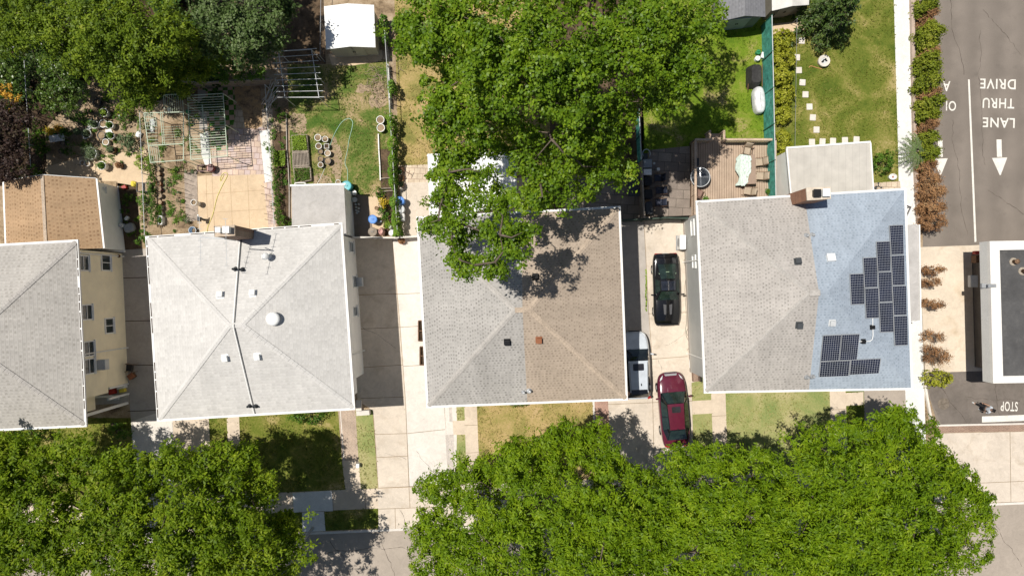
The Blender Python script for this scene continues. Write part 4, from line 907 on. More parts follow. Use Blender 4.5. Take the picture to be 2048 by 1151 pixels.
for p in (q4[1], q4[2], q4[1].lerp(q4[2], .5)): mb.bar(Vector((p.x - .06, p.y, 0)), Vector((p.x - .06, p.y, zb - .1)), .09, .09)
mb.build('canopy_frame', mt['trim'], h4)
# ---- drive-through restaurant at the right edge
zf, zp = 3.55, 4.5
fx = at(1958.5, 487, zf).x; y1 = at(1978, 482, zp).y; y0 = at(1984, 766, zp).y; sk = (at(1985, 766, zp).x - at(1978, 482, zp).x)
dt = thing('restaurant', 'drive-through restaurant with white parapet and dark flat roof at the right', 'restaurant', (fx + 7, (y0 + y1) / 2, 0)); o = dt.location
def rq(x0, yt, yb, x1, z): return [Vector((fx + x0, yt, z)), Vector((x1, yt + .3, z)), Vector((x1 + sk, yb + .3, z)), Vector((fx + x0 + sk * (1), yb, z))]
XR = 48
mb = MB(o); q = rq(0, y1, y0, XR, 0)
mb.prism(q, zf, zp - .25); mb.build('fascia', M('fascia_white', (.74, .73, .70), .6, .04), dt)
mt['parapet'] = M('parapet', (.78, .75, .70), .7, .05)
w = .62; mb = MB(o)
qa = rq(0, y1, y0, XR, 0); qi = rq(w, y1 - w * .9, y0 + .45, XR - w, 0)
for i in range(4):
    j = (i + 1) % 4; mb.prism([qa[i], qa[j], qi[j], qi[i]], zp - .25, zp)
mb.build('parapet', mt['parapet'], dt)
mt['darkroof'] = M_concrete('darkroof', (.085, .083, .082), (.2, .19, .18), .35, .2, .6)
mb = MB(o); mb.poly([Vector((p.x, p.y, zp - .22)) for p in qi]); r_ = mb.build('flat_roof', mt['darkroof'], dt); 
if r_.data.polygons[0].normal.z < 0: r_.data.flip_normals()
for (x, y) in ((2027, 523), (2045, 542)):
    p = at(x, y, zp - .2); mb = MB(o); mb.lathe(p, [(.26, 0), (.24, .03), (.10, .04)], 18); mb.build('vent_flashing', M('rusty', (.34, .29, .23), .9, .3, 8), dt); mb = MB(o); mb.lathe(p, [(.13, 0), (.12, .28), (.16, .3), (.16, .36), (0, .40)], 14, cap1=False); mb.build('roof_vent', M('ventrust', (.20, .12, .07), .8, .3, 9), dt, True)
wx = 1.9; mb = MB(o); mb.prism([Vector((fx + wx, y1 - .5, 0)), Vector((XR - 1, y1 - .3, 0)), Vector((XR - 1 + sk, y0 + .8, 0)), Vector((fx + wx + sk, y0 + .5, 0))], 0, zf - .01); mb.build('wall', M('dt_wall', (.10, .09, .085), .6, .2), dt)
for (ya, yb, nm, m) in ((1.2, 2.2, 'drive_through_window', mt['glass']), (-1.6, -.4, 'drive_through_window', mt['glass'])):
    mb = MB(o); mb.box(Vector((fx + wx - .02 + sk * .5, (ya + yb) / 2 - 1.3, 1.7)), (.08, yb - ya, 1.1)); mb.build(nm, m, dt)
p = at(1949, 562, 1.15); mb = MB(o); mb.rbox(Vector((p.x, p.y, 1.0)), (.50, .80, .3), .05); mb.build('order_shelf', mt['lightgrey'], dt)
p = at(1949, 505, 1.3); mb = MB(o); mb.box(Vector((p.x + .1, p.y, 1.3)), (.28, .22, .3)); mb.build('menu_box', mt['red'], dt)
p = at(1950, 518, 1.0); mb = MB(o); mb.box(Vector((p.x + .1, p.y, .9)), (.25, .5, .5)); mb.build('menu_box', mt['brown'], dt)
p = at(1962, 571, 4.2); mb = MB(o); mb.box(Vector((fx - .12, p.y, 4.1)), (.3, .28, .16)); mb.box(Vector((fx + .12, p.y, 4.54)), (.5, .22, .05)); mb.build('light_bracket', mt['grey'], dt)
# ================================================================ trees
# the tall maple over the back yards and the two-tone house
MAPLE = [(845, 50, 12, 66), (905, 110, 12, 70), (930, 40, 13, 70), (1000, 80, 14, 80), (1000, 170, 14, 80), (1080, 40, 14.5, 70), (1090, 130, 14.5, 85), (1150, 185, 13.5, 75), (1165, 95, 14, 70),
  (880, 190, 11.5, 55), (885, 240, 11, 50), (935, 215, 12, 62), (930, 285, 11, 55), (905, 335, 10.5, 46), (1105, 205, 13, 44, 30), (1160, 255, 12, 58, 46), (1205, 265, 11.5, 48, 40), (1060, 330, 10.5, 42, 30), (1080, 365, 11, 55, 40), (1150, 320, 10, 52, 36), (1205, 335, 9.5, 46, 32),
  (1060, 400, 11.5, 48, 30), (1110, 395, 10.5, 46, 30), (893, 375, 11, 30, 26), (895, 415, 11, 26, 20), (960, 345, 11.5, 22, 16), (862, 445, 11.5, 34, 26), (905, 465, 12.5, 50, 38), (915, 515, 13, 40, 34), (950, 530, 13.2, 42, 30), (1000, 540, 13, 28, 26), (1000, 470, 13, 46, 34), (1045, 465, 13, 40, 36), (1020, 505, 13.3, 36, 24), (1000, 425, 12, 24, 18), (930, 425, 12, 22, 18), (965, 455, 12, 22, 18)]
MAPLE = [(a[0], a[1], a[2] + (1.8 if a[0] < 965 and a[1] < 400 else 1.7)) + tuple(a[3:]) for a in MAPLE]
MAPLE += [(1010, 232, 13, 42, 30), (1060, 262, 12.5, 34, 26), (1115, 285, 12, 44, 34), (1190, 225, 13, 46, 36), (1225, 300, 10.5, 44, 36), (1245, 345, 9.5, 34, 30), (1175, 375, 10, 40, 28), (1000, 285, 8, 44, 34), (1060, 305, 8, 50, 34), (1110, 345, 8.5, 50, 30), (1180, 300, 8, 50, 36), (1010, 395, 12.5, 22, 16), (880, 400, 12.5, 30, 24), (905, 375, 12.5, 24, 20), (955, 400, 12.5, 16, 14), (865, 345, 12.5, 20, 20), (950, 368, 12.5, 26, 18), (990, 372, 12.5, 22, 16), (975, 405, 12.5, 24, 16), (925, 400, 12.5, 22, 20), (1020, 385, 12.5, 20, 20), (806, 40, 12.8, 40, 40), (800, 78, 12.8, 30, 24), (850, 95, 12.8, 40, 36), (890, 330, 12.5, 26, 24), (985, 345, 12.5, 18, 14), (1005, 400, 13, 20, 18), (945, 345, 12.5, 16, 16), (1050, 160, 11, 60, 50), (970, 140, 11, 60, 50), (1160, 140, 11, 60, 50), (930, 90, 10.5, 60, 50)]
tree('maple_tree', 'huge leafy maple whose branches reach over the two tone house', MAPLE, (1075, 215), .42, 5.5, mt['lf_maple'], .165, .11, 5.4, .33, 44, mt['bark'], rz=.62, seed=2, rough=.42, maxtips=40, shell=.5, up=.55, gap=-.06)
M2 = [(1240, 50, 13, 66), (1300, 90, 12.5, 62), (1235, 125, 13, 62), (1355, 45, 11.5, 60), (1395, 85, 10.5, 48, 30), (1420, 60, 10.5, 34, 24), (1320, 150, 11, 50), (1345, 175, 10.5, 40, 30), (1310, 30, 13, 55), (1290, 190, 10.5, 40, 28), (1255, 205, 10, 46, 36), (1240, 250, 10.5, 42, 34), (1410, 20, 10, 50, 30), (1340, 115, 11.5, 60, 40)]
M2 = [(a[0], a[1], a[2] + 2.2) + tuple(a[3:]) for a in M2] + [(1372, 165, 13, 34, 28), (1335, 200, 12.5, 34, 24), (1400, 120, 13.5, 36, 24), (1385, 140, 13, 30, 24)]
tree('maple_tree', 'maple of looser crown shading the lawn beside the deck', M2, (1270, 120), .30, 5, mt['lf_maple'], .165, .11, 5.2, .33, 44, mt['bark'], rz=.6, seed=5, rough=.42, maxtips=14, shell=.5, up=.55, gap=-.15)
M3 = [(1120, -38, 13, 110, 60), (1260, -45, 13, 110, 60), (960, -36, 12.5, 110, 60), (1390, -60, 11, 90, 50), (850, -40, 12, 70, 50), (1040, 5, 12, 70, 40), (1180, 5, 12, 70, 40)]
tree('maple_tree', 'maple crown cut by the top edge above the tall maple', M3, (1150, -90), .32, 5, mt['lf_maple'], .19, .125, 3.6, .36, 32, mt['bark'], rz=.6, seed=8, up=.55)
# north-west corner
OL = [(40, 30, 9, 70, 60), (130, 60, 9, 80, 66), (215, 40, 10, 80, 66), (300, 60, 10, 70, 66), (215, 110, 9, 80, 60), (300, 130, 7, 62, 50), (275, 180, 7.5, 42, 34), (360, 70, 6.5, 46, 52), (345, 145, 5, 48, 36), (130, 110, 8, 54, 34), (20, 75, 8, 40, 24), (258, 200, 6.5, 28, 24), (170, 70, 8.5, 60, 40), (60, 65, 8, 50, 30), (390, 125, 4.5, 40, 34), (355, 175, 3.5, 26, 18), (270, 150, 7, 60, 40), (-40, 40, 9, 60, 60), (430, 100, 5, 26, 34)]
tree('olive_green_tree', 'wide olive green tree of fine leaves in the top left corner', OL, (230, 90), .26, 3.2, mt['lf_olive'], .17, .08, 10, .32, 36, mt['bark_pale'], rz=.5, seed=11, rough=.42, shell=.35, flat=.4, up=.6, gap=-.2)
TALL = [(160, -190, 12.5, 100, 70), (260, -170, 12, 90, 60), (270, -130, 11.5, 46, 40), (200, -115, 11.5, 60, 40), (180, -280, 12.5, 110, 70), (250, -250, 12, 80, 70)]  # unseen tree beyond the frame, put in for the shade it casts
tree('unseen_shade_tree', 'unseen tall tree above the top left corner, added to shade the bare soil by the shed', TALL, (330, -10), .3, 5, mt['lf_blue'], .26, .17, 4.2, .4, 30, mt['bark'], rz=.6, seed=61, maxtips=9)
BL_ = [(425, 20, 11, 48, 40), (470, 60, 11, 52, 44), (520, 30, 10.5, 56, 46), (490, 100, 10, 44, 32), (550, 75, 9, 34, 30), (415, 90, 9.5, 30, 24), (560, 20, 9.5, 30, 30)]
BL_ = [(a[0], a[1], a[2] - 3.8) + tuple(a[3:]) for a in BL_]
tree('broadleaf_tree', 'dark blue green broadleaf tree at the top beside the olive green tree', BL_, (480, 50), .24, 3.5, mt['lf_blue'], .18, .11, 6.5, .36, 36, mt['bark'], rz=.7, seed=14, rough=.34, shell=.45, up=.6, gap=-.2)
tree('citrus_tree', 'round citrus tree with glossy leaves above the flower pots', [(115, 140, 2.5, 46, 36), (110, 190, 2.3, 46, 44), (140, 175, 2.4, 36, 40), (90, 135, 2.4, 34, 28), (150, 130, 2.4, 36, 28)], (118, 175), .10, 1.1, mt['lf_citrus'], .15, .075, 8, .22, 28, mt['bark'], rz=.7, seed=17, shell=.5)
tree('small_tree', 'small green tree at the left edge above the yellow blossom', [(10, 125, 4, 34, 34), (0, 155, 4, 34, 28), (-30, 140, 4, 40, 40)], (-5, 140), .1, 1.2, mt['lf_citrus'], .15, .085, 7, .24, 26, mt['bark'], rz=.7, seed=19)
tree('purple_leaf_tree', 'dark purple leaved tree at the left edge behind the orange roofed annex', [(0, 270, 4.4, 50, 44), (20, 235, 4.2, 44, 34), (5, 325, 4.4, 56, 38), (-50, 290, 4.4, 60, 60)], (0, 290), .13, 1.5, mt['lf_purple'], .15, .09, 13, .26, 30, mt['bark'], rz=.7, seed=23)
tree('flowering_shrub', 'shrub covered in yellow orange blossom at the left edge', [(8, 180, 4.2, 24, 20), (22, 195, 4.2, 18, 16), (10, 225, 4.4, 20, 14), (35, 260, 4.2, 10, 24)], (6, 205), .06, 1.2, mt['lf_orange'], .11, .08, 8, .18, 16, mt['bark'], rz=.7, seed=25, shell=.3, cat='shrub')
tree('understory_bush', 'dark green undergrowth in the shade behind the checkered paving', [(445, 140, 2.2, 50, 24), (500, 140, 2.2, 34, 22), (400, 140, 2.4, 30, 24)], (450, 140), .06, .8, mt['lf_green'], .16, .09, 6, .25, 24, mt['bark'], rz=.8, seed=27, cat='shrub')
# street trees along the bottom
SW = [(-20, 930, 8, 70, 60), (-40, 1050, 9, 90, 80), (0, 990, 8.6, 60, 60),(40, 950, 8, 80, 60), (130, 930, 8.3, 80, 56), (240, 950, 8.6, 86, 64), (340, 940, 8.6, 76, 58), (430, 935, 8.3, 72, 56), (505, 985, 7.6, 54, 54), (555, 1065, 7, 50, 52), (60, 1040, 9.5, 100, 90), (200, 1050, 10, 110, 90), (330, 1050, 10, 110, 90), (450, 1060, 9.5, 90, 80), (540, 1130, 7.5, 70, 50), (60, 1130, 9.8, 110, 80), (200, 1150, 10, 120, 80), (350, 1150, 10, 120, 80), (470, 1150, 9.2, 90, 70), (485, 915, 7.6, 40, 34), (20, 890, 7.6, 40, 24), (250, 1250, 9.5, 240, 90)]
tree('street_tree', 'broad dark green street tree in front of the pale house', SW, (330, 1010), .30, 3.6, mt['lf_street_dark'], .205, .085, 7.6, .32, 42, mt['bark'], 'street trees along the kerb', rz=.5, seed=31, rough=.44, shell=.5, up=.55, gap=-.24)
S1 = [(880, 980, 8, 48, 44), (960, 960, 8.5, 66, 54), (1040, 930, 8.8, 66, 56), (1110, 905, 8.6, 60, 48), (1180, 900, 8.6, 56, 48), (1230, 950, 8.5, 60, 54), (870, 1060, 8, 54, 56), (1295, 985, 8.3, 46, 48), (960, 1060, 10, 100, 80), (1090, 1020, 10.5, 110, 90), (1210, 1050, 10.2, 100, 90), (900, 1130, 9, 80, 60), (1040, 1130, 10.8, 130, 90), (1190, 1140, 10.5, 120, 80), (1290, 1110, 9.6, 66, 80), (1080, 1240, 10, 220, 90), (1030, 905, 8, 26, 30), (1195, 870, 8.2, 26, 26), (1130, 868, 8.2, 30, 26)]
tree('street_tree', 'bright green street tree in front of the two tone house', S1, (1090, 985), .32, 3.6, mt['lf_street'], .205, .072, 8.2, .30, 42, mt['bark'], 'street trees along the kerb', rz=.5, seed=34, rough=.46, shell=.52, up=.55, gap=-.28)
S2 = [(1370, 945, 8.3, 56, 50), (1440, 925, 8.6, 60, 46), (1510, 930, 8.6, 50, 40), (1540, 985, 8.4, 46, 50), (1400, 1020, 10, 90, 70), (1490, 1030, 10.4, 90, 76), (1360, 1110, 10, 90, 80), (1480, 1130, 10.6, 110, 80), (1420, 1230, 10, 160, 80), (1330, 1010, 9, 50, 60), (1540, 1070, 9.6, 60, 60)]
tree('street_tree', 'bright green street tree between the maroon car and the right lawn', S2, (1450, 985), .28, 3.6, mt['lf_street'], .205, .072, 8.2, .30, 42, mt['bark'], 'street trees along the kerb', rz=.5, seed=37, rough=.46, shell=.52, up=.55, gap=-.3)
S3 = [(1640, 895, 8.2, 56, 46), (1720, 880, 8.4, 60, 46), (1800, 862, 8.4, 54, 46), (1845, 880, 8.0, 38, 46), (1870, 930, 8.0, 44, 48), (1915, 960, 8.0, 48, 42), (1940, 1015, 8.0, 48, 50), (1925, 1085, 8.2, 56, 56), (1620, 965, 9.2, 70, 60), (1720, 970, 10.4, 90, 70), (1820, 970, 10, 84, 70), (1600, 1060, 10, 80, 80), (1700, 1070, 11, 110, 86), (1820, 1070, 10.6, 100, 86), (1620, 1150, 10, 100, 70), (1750, 1160, 10.6, 120, 80), (1860, 1150, 9.6, 80, 70), (1720, 1250, 10, 200, 80), (1790, 832, 8.2, 30, 24), (1965, 990, 7.6, 24, 24)]
tree('street_tree', 'bright green street tree in front of the solar panel house', S3, (1750, 970), .32, 3.6, mt['lf_street'], .205, .072, 8.2, .30, 42, mt['bark'], 'street trees along the kerb', rz=.5, seed=41, rough=.46, shell=.52, up=.55, gap=-.3)
# conifer at the top right lawn
def conifer(name, label, px, py, r_px, h, mat):
    b = at(px, py, 0); root = thing(name, label, 'tree', b); s = H / F; R = r_px * s; Cs, Ns, Ts = [], [], []; rnd = random.Random(4)
    mb = MB(b); mb.tube([b, b + Vector((0, 0, h))], .11, 8, .02)
    for k in range(int(h * 4.2)):
        z = .6 + (h - .7) * k / (h * 4.2); rr = R * (1 - z / h) ** .75 * rnd.uniform(.75, 1.15); n_ = 7
        for j in range(n_):
            a = 2 * math.pi * (j / n_) + k * .9 + rnd.uniform(-.3, .3); d = np.array([math.cos(a), math.sin(a), -.10]); L_ = rr * rnd.uniform(.8, 1.1)
            mb.tube([b + Vector((0, 0, z)), b + Vector(tuple(d * L_)) + Vector((0, 0, z))], .018, 4, .006)
            m = max(3, int(L_ * 40)); t = RNG.uniform(.12, 1, m)[:, None]; w = (1 - t * .55) * .42
            side = np.array([-d[1], d[0], 0]); off = RNG.normal(size=(m, 1)) * w * .5
            Cs.append(np.array(b) + np.array([0, 0, z]) + d * t * L_ + side * off + np.array([0, 0, 1]) * (RNG.normal(size=(m, 1)) * .05 - np.abs(off) * .25)); Ts.append(unit(d + side * np.sign(off) * .8)); Ns.append(unit(np.array([0, 0, 1.]) + RNG.normal(size=(m, 3)) * .35))
    leaf_mesh('foliage', np.concatenate(Cs), np.concatenate(Ns), .20, .075, mat, root, b, np.concatenate(Ts)); mb.build('trunk', mt['bark'], root); return root
conifer('conifer_tree', 'dark green conifer with feathery boughs at the top of the right lawn', 1634, 52, 70, 5.6, mt['lf_conifer'])
# clipped yellow-green shrubs along the netted fence
for (x, y, r, ry, lb) in ((1566, 78, 21, 22, 'yellow green shrub nearest the small white shed in the fence row'), (1570, 116, 22, 20, 'wide yellow green shrub, second from the shed in the fence row'), (1565, 153, 18, 19, 'yellow green shrub beside the black covered grill across the fence'), (1570, 190, 20, 20, 'yellow green shrub beside the white tub across the fence'), (1566, 229, 16, 19, 'smaller yellow green shrub with bare shaded ground below it'), (1566, 283, 16, 23, 'yellow green shrub at the deck corner, last in the fence row')):
    bush('clipped_shrub', lb, x, y, r * 1.08, 1.3, mt['lf_hedge'], mt['bark'], .16, .075, 20, .16, 20, ry * 1.06, 'clipped shrubs along the green netted fence', up=.4, rough=.12)
# cedar hedge by the car park: each plant a tall narrow arborvitae
def cedar(label, py, xb, xt, w, mat, name='cedar_tree', dead=False, dens=1.0, group='cedar hedge plants beside the car park'):
    """base at photo x=xb on the ground; the top shows at x=xt because the plant is tall"""
    rb = xb - CX; rt = xt - CX - 6; h = min(4.2, H * (1 - rb / rt)); b = at(xb, CY + (py - CY) * .985, 0); root = thing(name, label, 'tree', b, 0, group); hw = w * H / F
    mb = MB(b); mb.tube([b, b + Vector((.04, 0, h * .9))], .06, 6, .015)
    Cs, Ns, Ts = [], [], []; rnd = random.Random(int(py * 7))
    nb = int(95 * dens * (h / 3.3))
    for k in range(nb):
        z = h * (.12 + .88 * rnd.random()); a = rnd.uniform(0, 2 * math.pi); prof = hw * (1.05 if z < h * .7 else 1.05 * (1 - (z / h - .7) / .3 * .75)) * rnd.uniform(.7, 1.15)
        d = np.array([math.cos(a), math.sin(a), .65]); p0 = np.array(b) + np.array([0, 0, z - .35]); m = 26 if not dead else 22
        t = RNG.uniform(.45, 1, m)[:, None]; off = RNG.normal(size=(m, 3)) * (.095 if not dead else .075); c = p0 + d * prof * t + off
        if dead or k % 3 == 0: mb.tube([Vector(tuple(p0)) + Vector((0, 0, .05)), Vector(tuple(p0 + d * prof))], .012, 4, .004)
        Cs.append(c); Ts.append(unit(np.repeat(d[None], m, 0) + RNG.normal(size=(m, 3)) * .3)); Ns.append(unit(np.array([math.cos(a) * .5, math.sin(a) * .5, .8]) + RNG.normal(size=(m, 3)) * .45))
    leaf_mesh('foliage', np.concatenate(Cs), np.concatenate(Ns), .15 if not dead else .13, .07 if not dead else .04, mat, root, b, np.concatenate(Ts)); mb.build('trunk', mt['bark_pale'] if dead else mt['bark'], root)
G, Dd = mt['lf_cedar'], mt['lf_dead']
for (y, xb, xt, w, m, lb) in ((8, 1836, 1884, 15, G, 'green cedar at the top edge of the hedge by the car park'), (24, 1834, 1882, 13, G, 'green cedar just above the two browned plants near the hedge top'), (36, 1838, 1886, 10, Dd, 'brown cedar with a tuft jutting over the asphalt near the hedge top'), (52, 1836, 1876, 11, Dd, 'small brown cedar, second brown plant from the hedge top'),
   (66, 1832, 1880, 13, G, 'green cedar directly below the top pair of brown cedars'), (82, 1834, 1897, 14, G, 'green cedar leaning furthest out over the asphalt'), (98, 1836, 1884, 12, G, 'green cedar between the furthest leaning one and the middle brown one'), (112, 1838, 1888, 12, Dd, 'brown cedar in the middle of the upper hedge opposite the pale asphalt'), (126, 1830, 1886, 11, G, 'green cedar just above the painted word DRIVE'),
   (143, 1832, 1888, 15, G, 'bushy green cedar above the painted letter A'), (172, 1830, 1890, 17, G, 'bushy green cedar half covering the painted letter A'), (195, 1836, 1893, 11, Dd, 'brown cedar between the painted letters A and O'), (215, 1834, 1896, 14, G, 'green cedar covering part of the painted letters beside the O'), (236, 1834, 1886, 13, G, 'green cedar level with the painted word LANE'), (256, 1834, 1888, 10, Dd, 'half browned cedar just above the feathery plant on the white path'),
   (282, 1836, 1883, 16, G, 'green cedar over the stem of the hidden arrow'), (310, 1836, 1887, 15, G, 'green cedar over the shaft end of the half hidden arrow'), (334, 1836, 1882, 13, Dd, 'rusty brown cedar over the head of the half hidden arrow')):
    cedar(lb, y, xb, xt, w, m, dead=(m is Dd))
for (y, xb, xt, w, lb) in ((362, 1838, 1888, 17, 'leafless brown cedar, first of the dead run below the half hidden arrow'), (388, 1838, 1900, 16, 'dead brown cedar reaching far over the asphalt by the lane line'), (418, 1840, 1897, 17, 'orange brown dead cedar above the last one of the run'), (446, 1842, 1898, 18, 'dead cedar at the lower end of the run with dark shade under it')):
    cedar(lb, y, xb, xt, w, Dd, 'dead_cedar', True, 1.25)
for (y, xb, xt, w, dn, lb) in ((540, 1842, 1900, 9, .45, 'sparse dead cedar with an orange tip, upper one on the stained slab'), (565, 1842, 1893, 8, .4, 'sparse dead cedar just below the upper one on the stained slab'), (608, 1844, 1902, 8, .5, 'lone small dead cedar in the middle of the stained slab'), (672, 1846, 1898, 12, .4, 'grey leafless dead cedar above the bushy brown one'), (708, 1846, 1908, 18, .8, 'bushy brown dead cedar just above the bright green bush')):
    cedar(lb, y, xb, xt, w, Dd, 'dead_cedar', True, dn)
bush('green_bush', 'bright green bush at the edge of the dark asphalt below the dead cedars', 1874, 755, 33, 1.6, mt['lf_hedge'], mt['bark'], .14, .07, 11, .18, 18, 20)
# garden bushes
BS = (('green_bush', 'leafy bush with white blooms beside the flat annex on the right', 1766, 325, 22, 1.4, 'lf_green', 24), ('green_bush', 'bushy green shrub beside the chain link fence in the pot yard', 253, 285, 19, 1.2, 'lf_grey', 20), ('green_bush', 'tufty green bush at the foot of the chain link fence', 284, 322, 14, .9, 'lf_bright', 22), ('grass_clump', 'bright grassy clump left of the octagonal planter', 138, 299, 15, .7, 'lf_green', 15),
  ('green_bush', 'low bush right beside the flower table', 132, 268, 13, .8, 'lf_green', 14), ('green_bush', 'climbing bush at the corner of the pale house roof', 292, 480, 20, 2.0, 'lf_green', 12), ('green_bush', 'dark green bush between the bed and the tan patio corner', 566, 443, 15, 1.0, 'lf_green', 13), ('green_bush', 'leafy plant with glossy leaves at the fence by the metal poles', 566, 232, 10, .7, 'lf_green', 9),
  ('yellow_shrub', 'bright yellow leaved shrub at the ivy fence', 767, 405, 11, 1.0, 'lf_yellow', 12), ('green_bush', 'green leafy bush below the yellow shrub', 768, 425, 15, .9, 'lf_green', 16), ('green_bush', 'green plant above the yellow shrub at the ivy fence', 759, 385, 11, .8, 'lf_green', 12), ('green_bush', 'wide foundation shrub under the front eave of the pale house', 618, 828, 40, 1.1, 'lf_green', 20), ('green_bush', 'foundation shrub under the front eave of the two tone house', 1035, 803, 28, 1.0, 'lf_green', 9),
  ('green_bush', 'tall leafy shrub at the front of the yellow sided house', 62, 868, 30, 1.5, 'lf_green', 18), ('green_bush', 'bright green shrub at the left edge below the grey hip roof', 12, 872, 22, 1.3, 'lf_bright', 16), ('green_bush', 'dark shrub beside the path in front of the yellow sided house', 238, 862, 20, 1.2, 'lf_green', 18), ('vegetable_plant', 'leafy vegetable row beside the arbor bed', 334, 370, 6, .4, 'lf_grey', 20), ('vegetable_plant', 'bushy vegetable at the bottom of the soil bed', 374, 442, 11, .5, 'lf_grey', 9), ('vegetable_plant', 'pale leafy vegetable below the left arbor', 341, 345, 10, .4, 'lf_bright', 7), ('vegetable_plant', 'grey green vegetable by the maroon barrow', 382, 341, 11, .5, 'lf_grey', 8), ('vegetable_plant', 'yellowing vegetable in the middle of the soil bed', 356, 395, 9, .35, 'lf_grey', 14))
BS += (('green_bush', 'ragged green bush below the citrus tree beside the buckets', 158, 236, 16, .9, 'lf_green', 10), ('green_bush', 'weedy green plant above the buckets by the olive green tree', 213, 188, 14, .7, 'lf_bright', 12), ('green_bush', 'green bush under the olive green tree beside the chain link fence', 246, 232, 20, 1.0, 'lf_citrus', 16), ('green_bush', 'green shrub at the lower end of the chain link fence by the trays', 287, 405, 9, .8, 'lf_green', 22), ('green_bush', 'yellowish bush beside the chain link fence below the trays', 282, 440, 8, .7, 'lf_bright', 16), ('green_bush', 'dark bush in the shaded side strip by the grey annex wall', 254, 392, 12, .7, 'lf_green', 14), ('green_bush', 'leafy bush left of the flower table in the dark strip', 82, 285, 14, 1.2, 'lf_green', 30), ('green_bush', 'dark shrub behind the orange roofed annex at the left', 50, 345, 30, 1.6, 'lf_green', 14))
for (nm, lb, x, y, r, h, m, ry) in BS:
    sm = h < .8; bush(nm, lb, x, y, r, h, mt[m], mt['bark'], .11 if sm else .15, .05 if sm else .08, 12 if sm else 9, .12 if sm else .2, 14 if sm else 18, ry, cat='plant' if sm else 'shrub')
# feathery palm-like plant leaning over the white path
b = at(1818, 308, 0); pm = thing('fan_plant', 'feathery grey green plant spreading over the white path', 'plant', b); Cs, Ns, Ts = [], [], []
mb = MB(b)
for k in range(26):
    a = 2 * math.pi * k / 26 + .2 * (k % 3); L_ = 1.0 + .5 * ((k * 37) % 10) / 10; m = 40; t = np.linspace(.15, 1, m)[:, None]; d = np.array([math.cos(a), math.sin(a), 0]); sd = np.array([-d[1], d[0], 0]); sg = np.where(np.arange(m) % 2 == 0, 1., -1.)[:, None]
    base = np.array(b) + d * t * L_ + np.array([0, 0, 1]) * (.9 + 1.0 * t - 1.2 * t * t); Cs.append(base + sd * sg * .09 * (1.15 - t)); Ts.append(unit(d * .6 + sd * sg)); Ns.append(unit(np.array([0, 0, 1.]) + RNG.normal(size=(m, 3)) * .25))
    mb.tube([Vector(tuple(p)) for p in base[::8]], .012, 4)
leaf_mesh('fronds', np.concatenate(Cs), np.concatenate(Ns), .22, .035, mt['lf_palm'], pm, b, np.concatenate(Ts)); mb.tube([b, b + Vector((0, 0, 1.1))], .05, 6); mb.build('stem', mt['bark_pale'], pm)
# ================================================================ fences
def chain_fence(name, label, p0, p1, h=1.2, step=2.0, railmat=None, wire=True, px_at_top=False, wires_only=False):
    """p0,p1: photo pixels of the top rail"""
    a, b = at(*p0, h), at(*p1, h); c = (a + b) / 2; root = thing(name, label, 'fence', (c.x, c.y, 0)); o = root.location; rm = railmat or mt['lightgrey']
    L = (b - a).length; n = max(1, round(L / step)); t = (b - a) / L
    thin = 1 if wire else .5
    mb = MB(o); mb.tube([a, b], .02 * thin, 6); mb.build('top_rail', rm, root)
    for k in range(n + 1):
        p = a.lerp(b, k / n); mb = MB(o); mb.tube([Vector((p.x, p.y, 0)), Vector((p.x, p.y, h + .04))], .03 * thin, 8); mb.lathe(Vector((p.x, p.y, h + .04)), [(.035, 0), (.03, .03), (0, .05)], 8, cap1=False); mb.build('post', rm, root)
    if wire:
        mb = MB(o); m = int((L + h) / .22); w = .0025
        for k in range(m):
            for sg in (1, -1):
                s0 = k * .22 - (h if sg > 0 else 0); s1 = s0 + sg * h if sg > 0 else s0 - h
                z0, z1 = .03, h
                def cl(s0, z0, s1, z1):
                    pts = []
                    for (s, z, s2, z2) in ((s0, z0, s1, z1), (s1, z1, s0, z0)):
                        if s < 0: f = (0 - s) / (s2 - s) if s2 != s else 0; s, z = 0, z + (z2 - z) * f
                        if s > L: f = (L - s) / (s2 - s) if s2 != s else 0; s, z = L, z + (z2 - z) * f
                        pts.append((s, z))
                    return pts
                if max(s0, s1) <= 0 or min(s0, s1) >= L: continue
                (sa, za_), (sb, zb_) = cl(s0, z0, s1, z1)
                q0, q1 = a + t * sa, a + t * sb; q0.z, q1.z = za_, zb_; up = Vector((0, 0, w))
                sd = t.cross(Vector((0, 0, 1))) * w * .6
                mb.poly([q0 - sd, q1 - sd, q1 + sd, q0 + sd]); mb.poly([q0 - up, q1 - up, q1 + up, q0 + up])
        mb.build('wire_mesh', mt['grey'], root)
    return root
chain_fence('chain_link_fence', 'chain link fence between the pot yard and the arbor yard', (279, 222), (289, 470), 1.3)
chain_fence('chain_link_fence', 'chain link fence along the purple tree side of the pot yard', (48, 120), (62, 345), 1.2)
chain_fence('wire_fence', 'thin wire fence between the shrub row and the stepping stones', (1594, 38), (1590, 300), 1.0, 3.5, mt['grey'], wire=False)
chain_fence('chain_link_fence', 'chain link fence beside the netted poles of the arbor yard', (530, 170), (549, 460), 1.2, 2.2)
chain_fence('chain_link_fence', 'chain link fence at the left of the white shed', (642, -20), (640, 112), 1.2, 2.6, mt['grey'])
r = chain_fence('chain_link_fence', 'pale railed fence under ivy between the shed yard and the dry lawn', (769, 60), (795, 470), 1.5, 2.2, mt['lightgrey'])
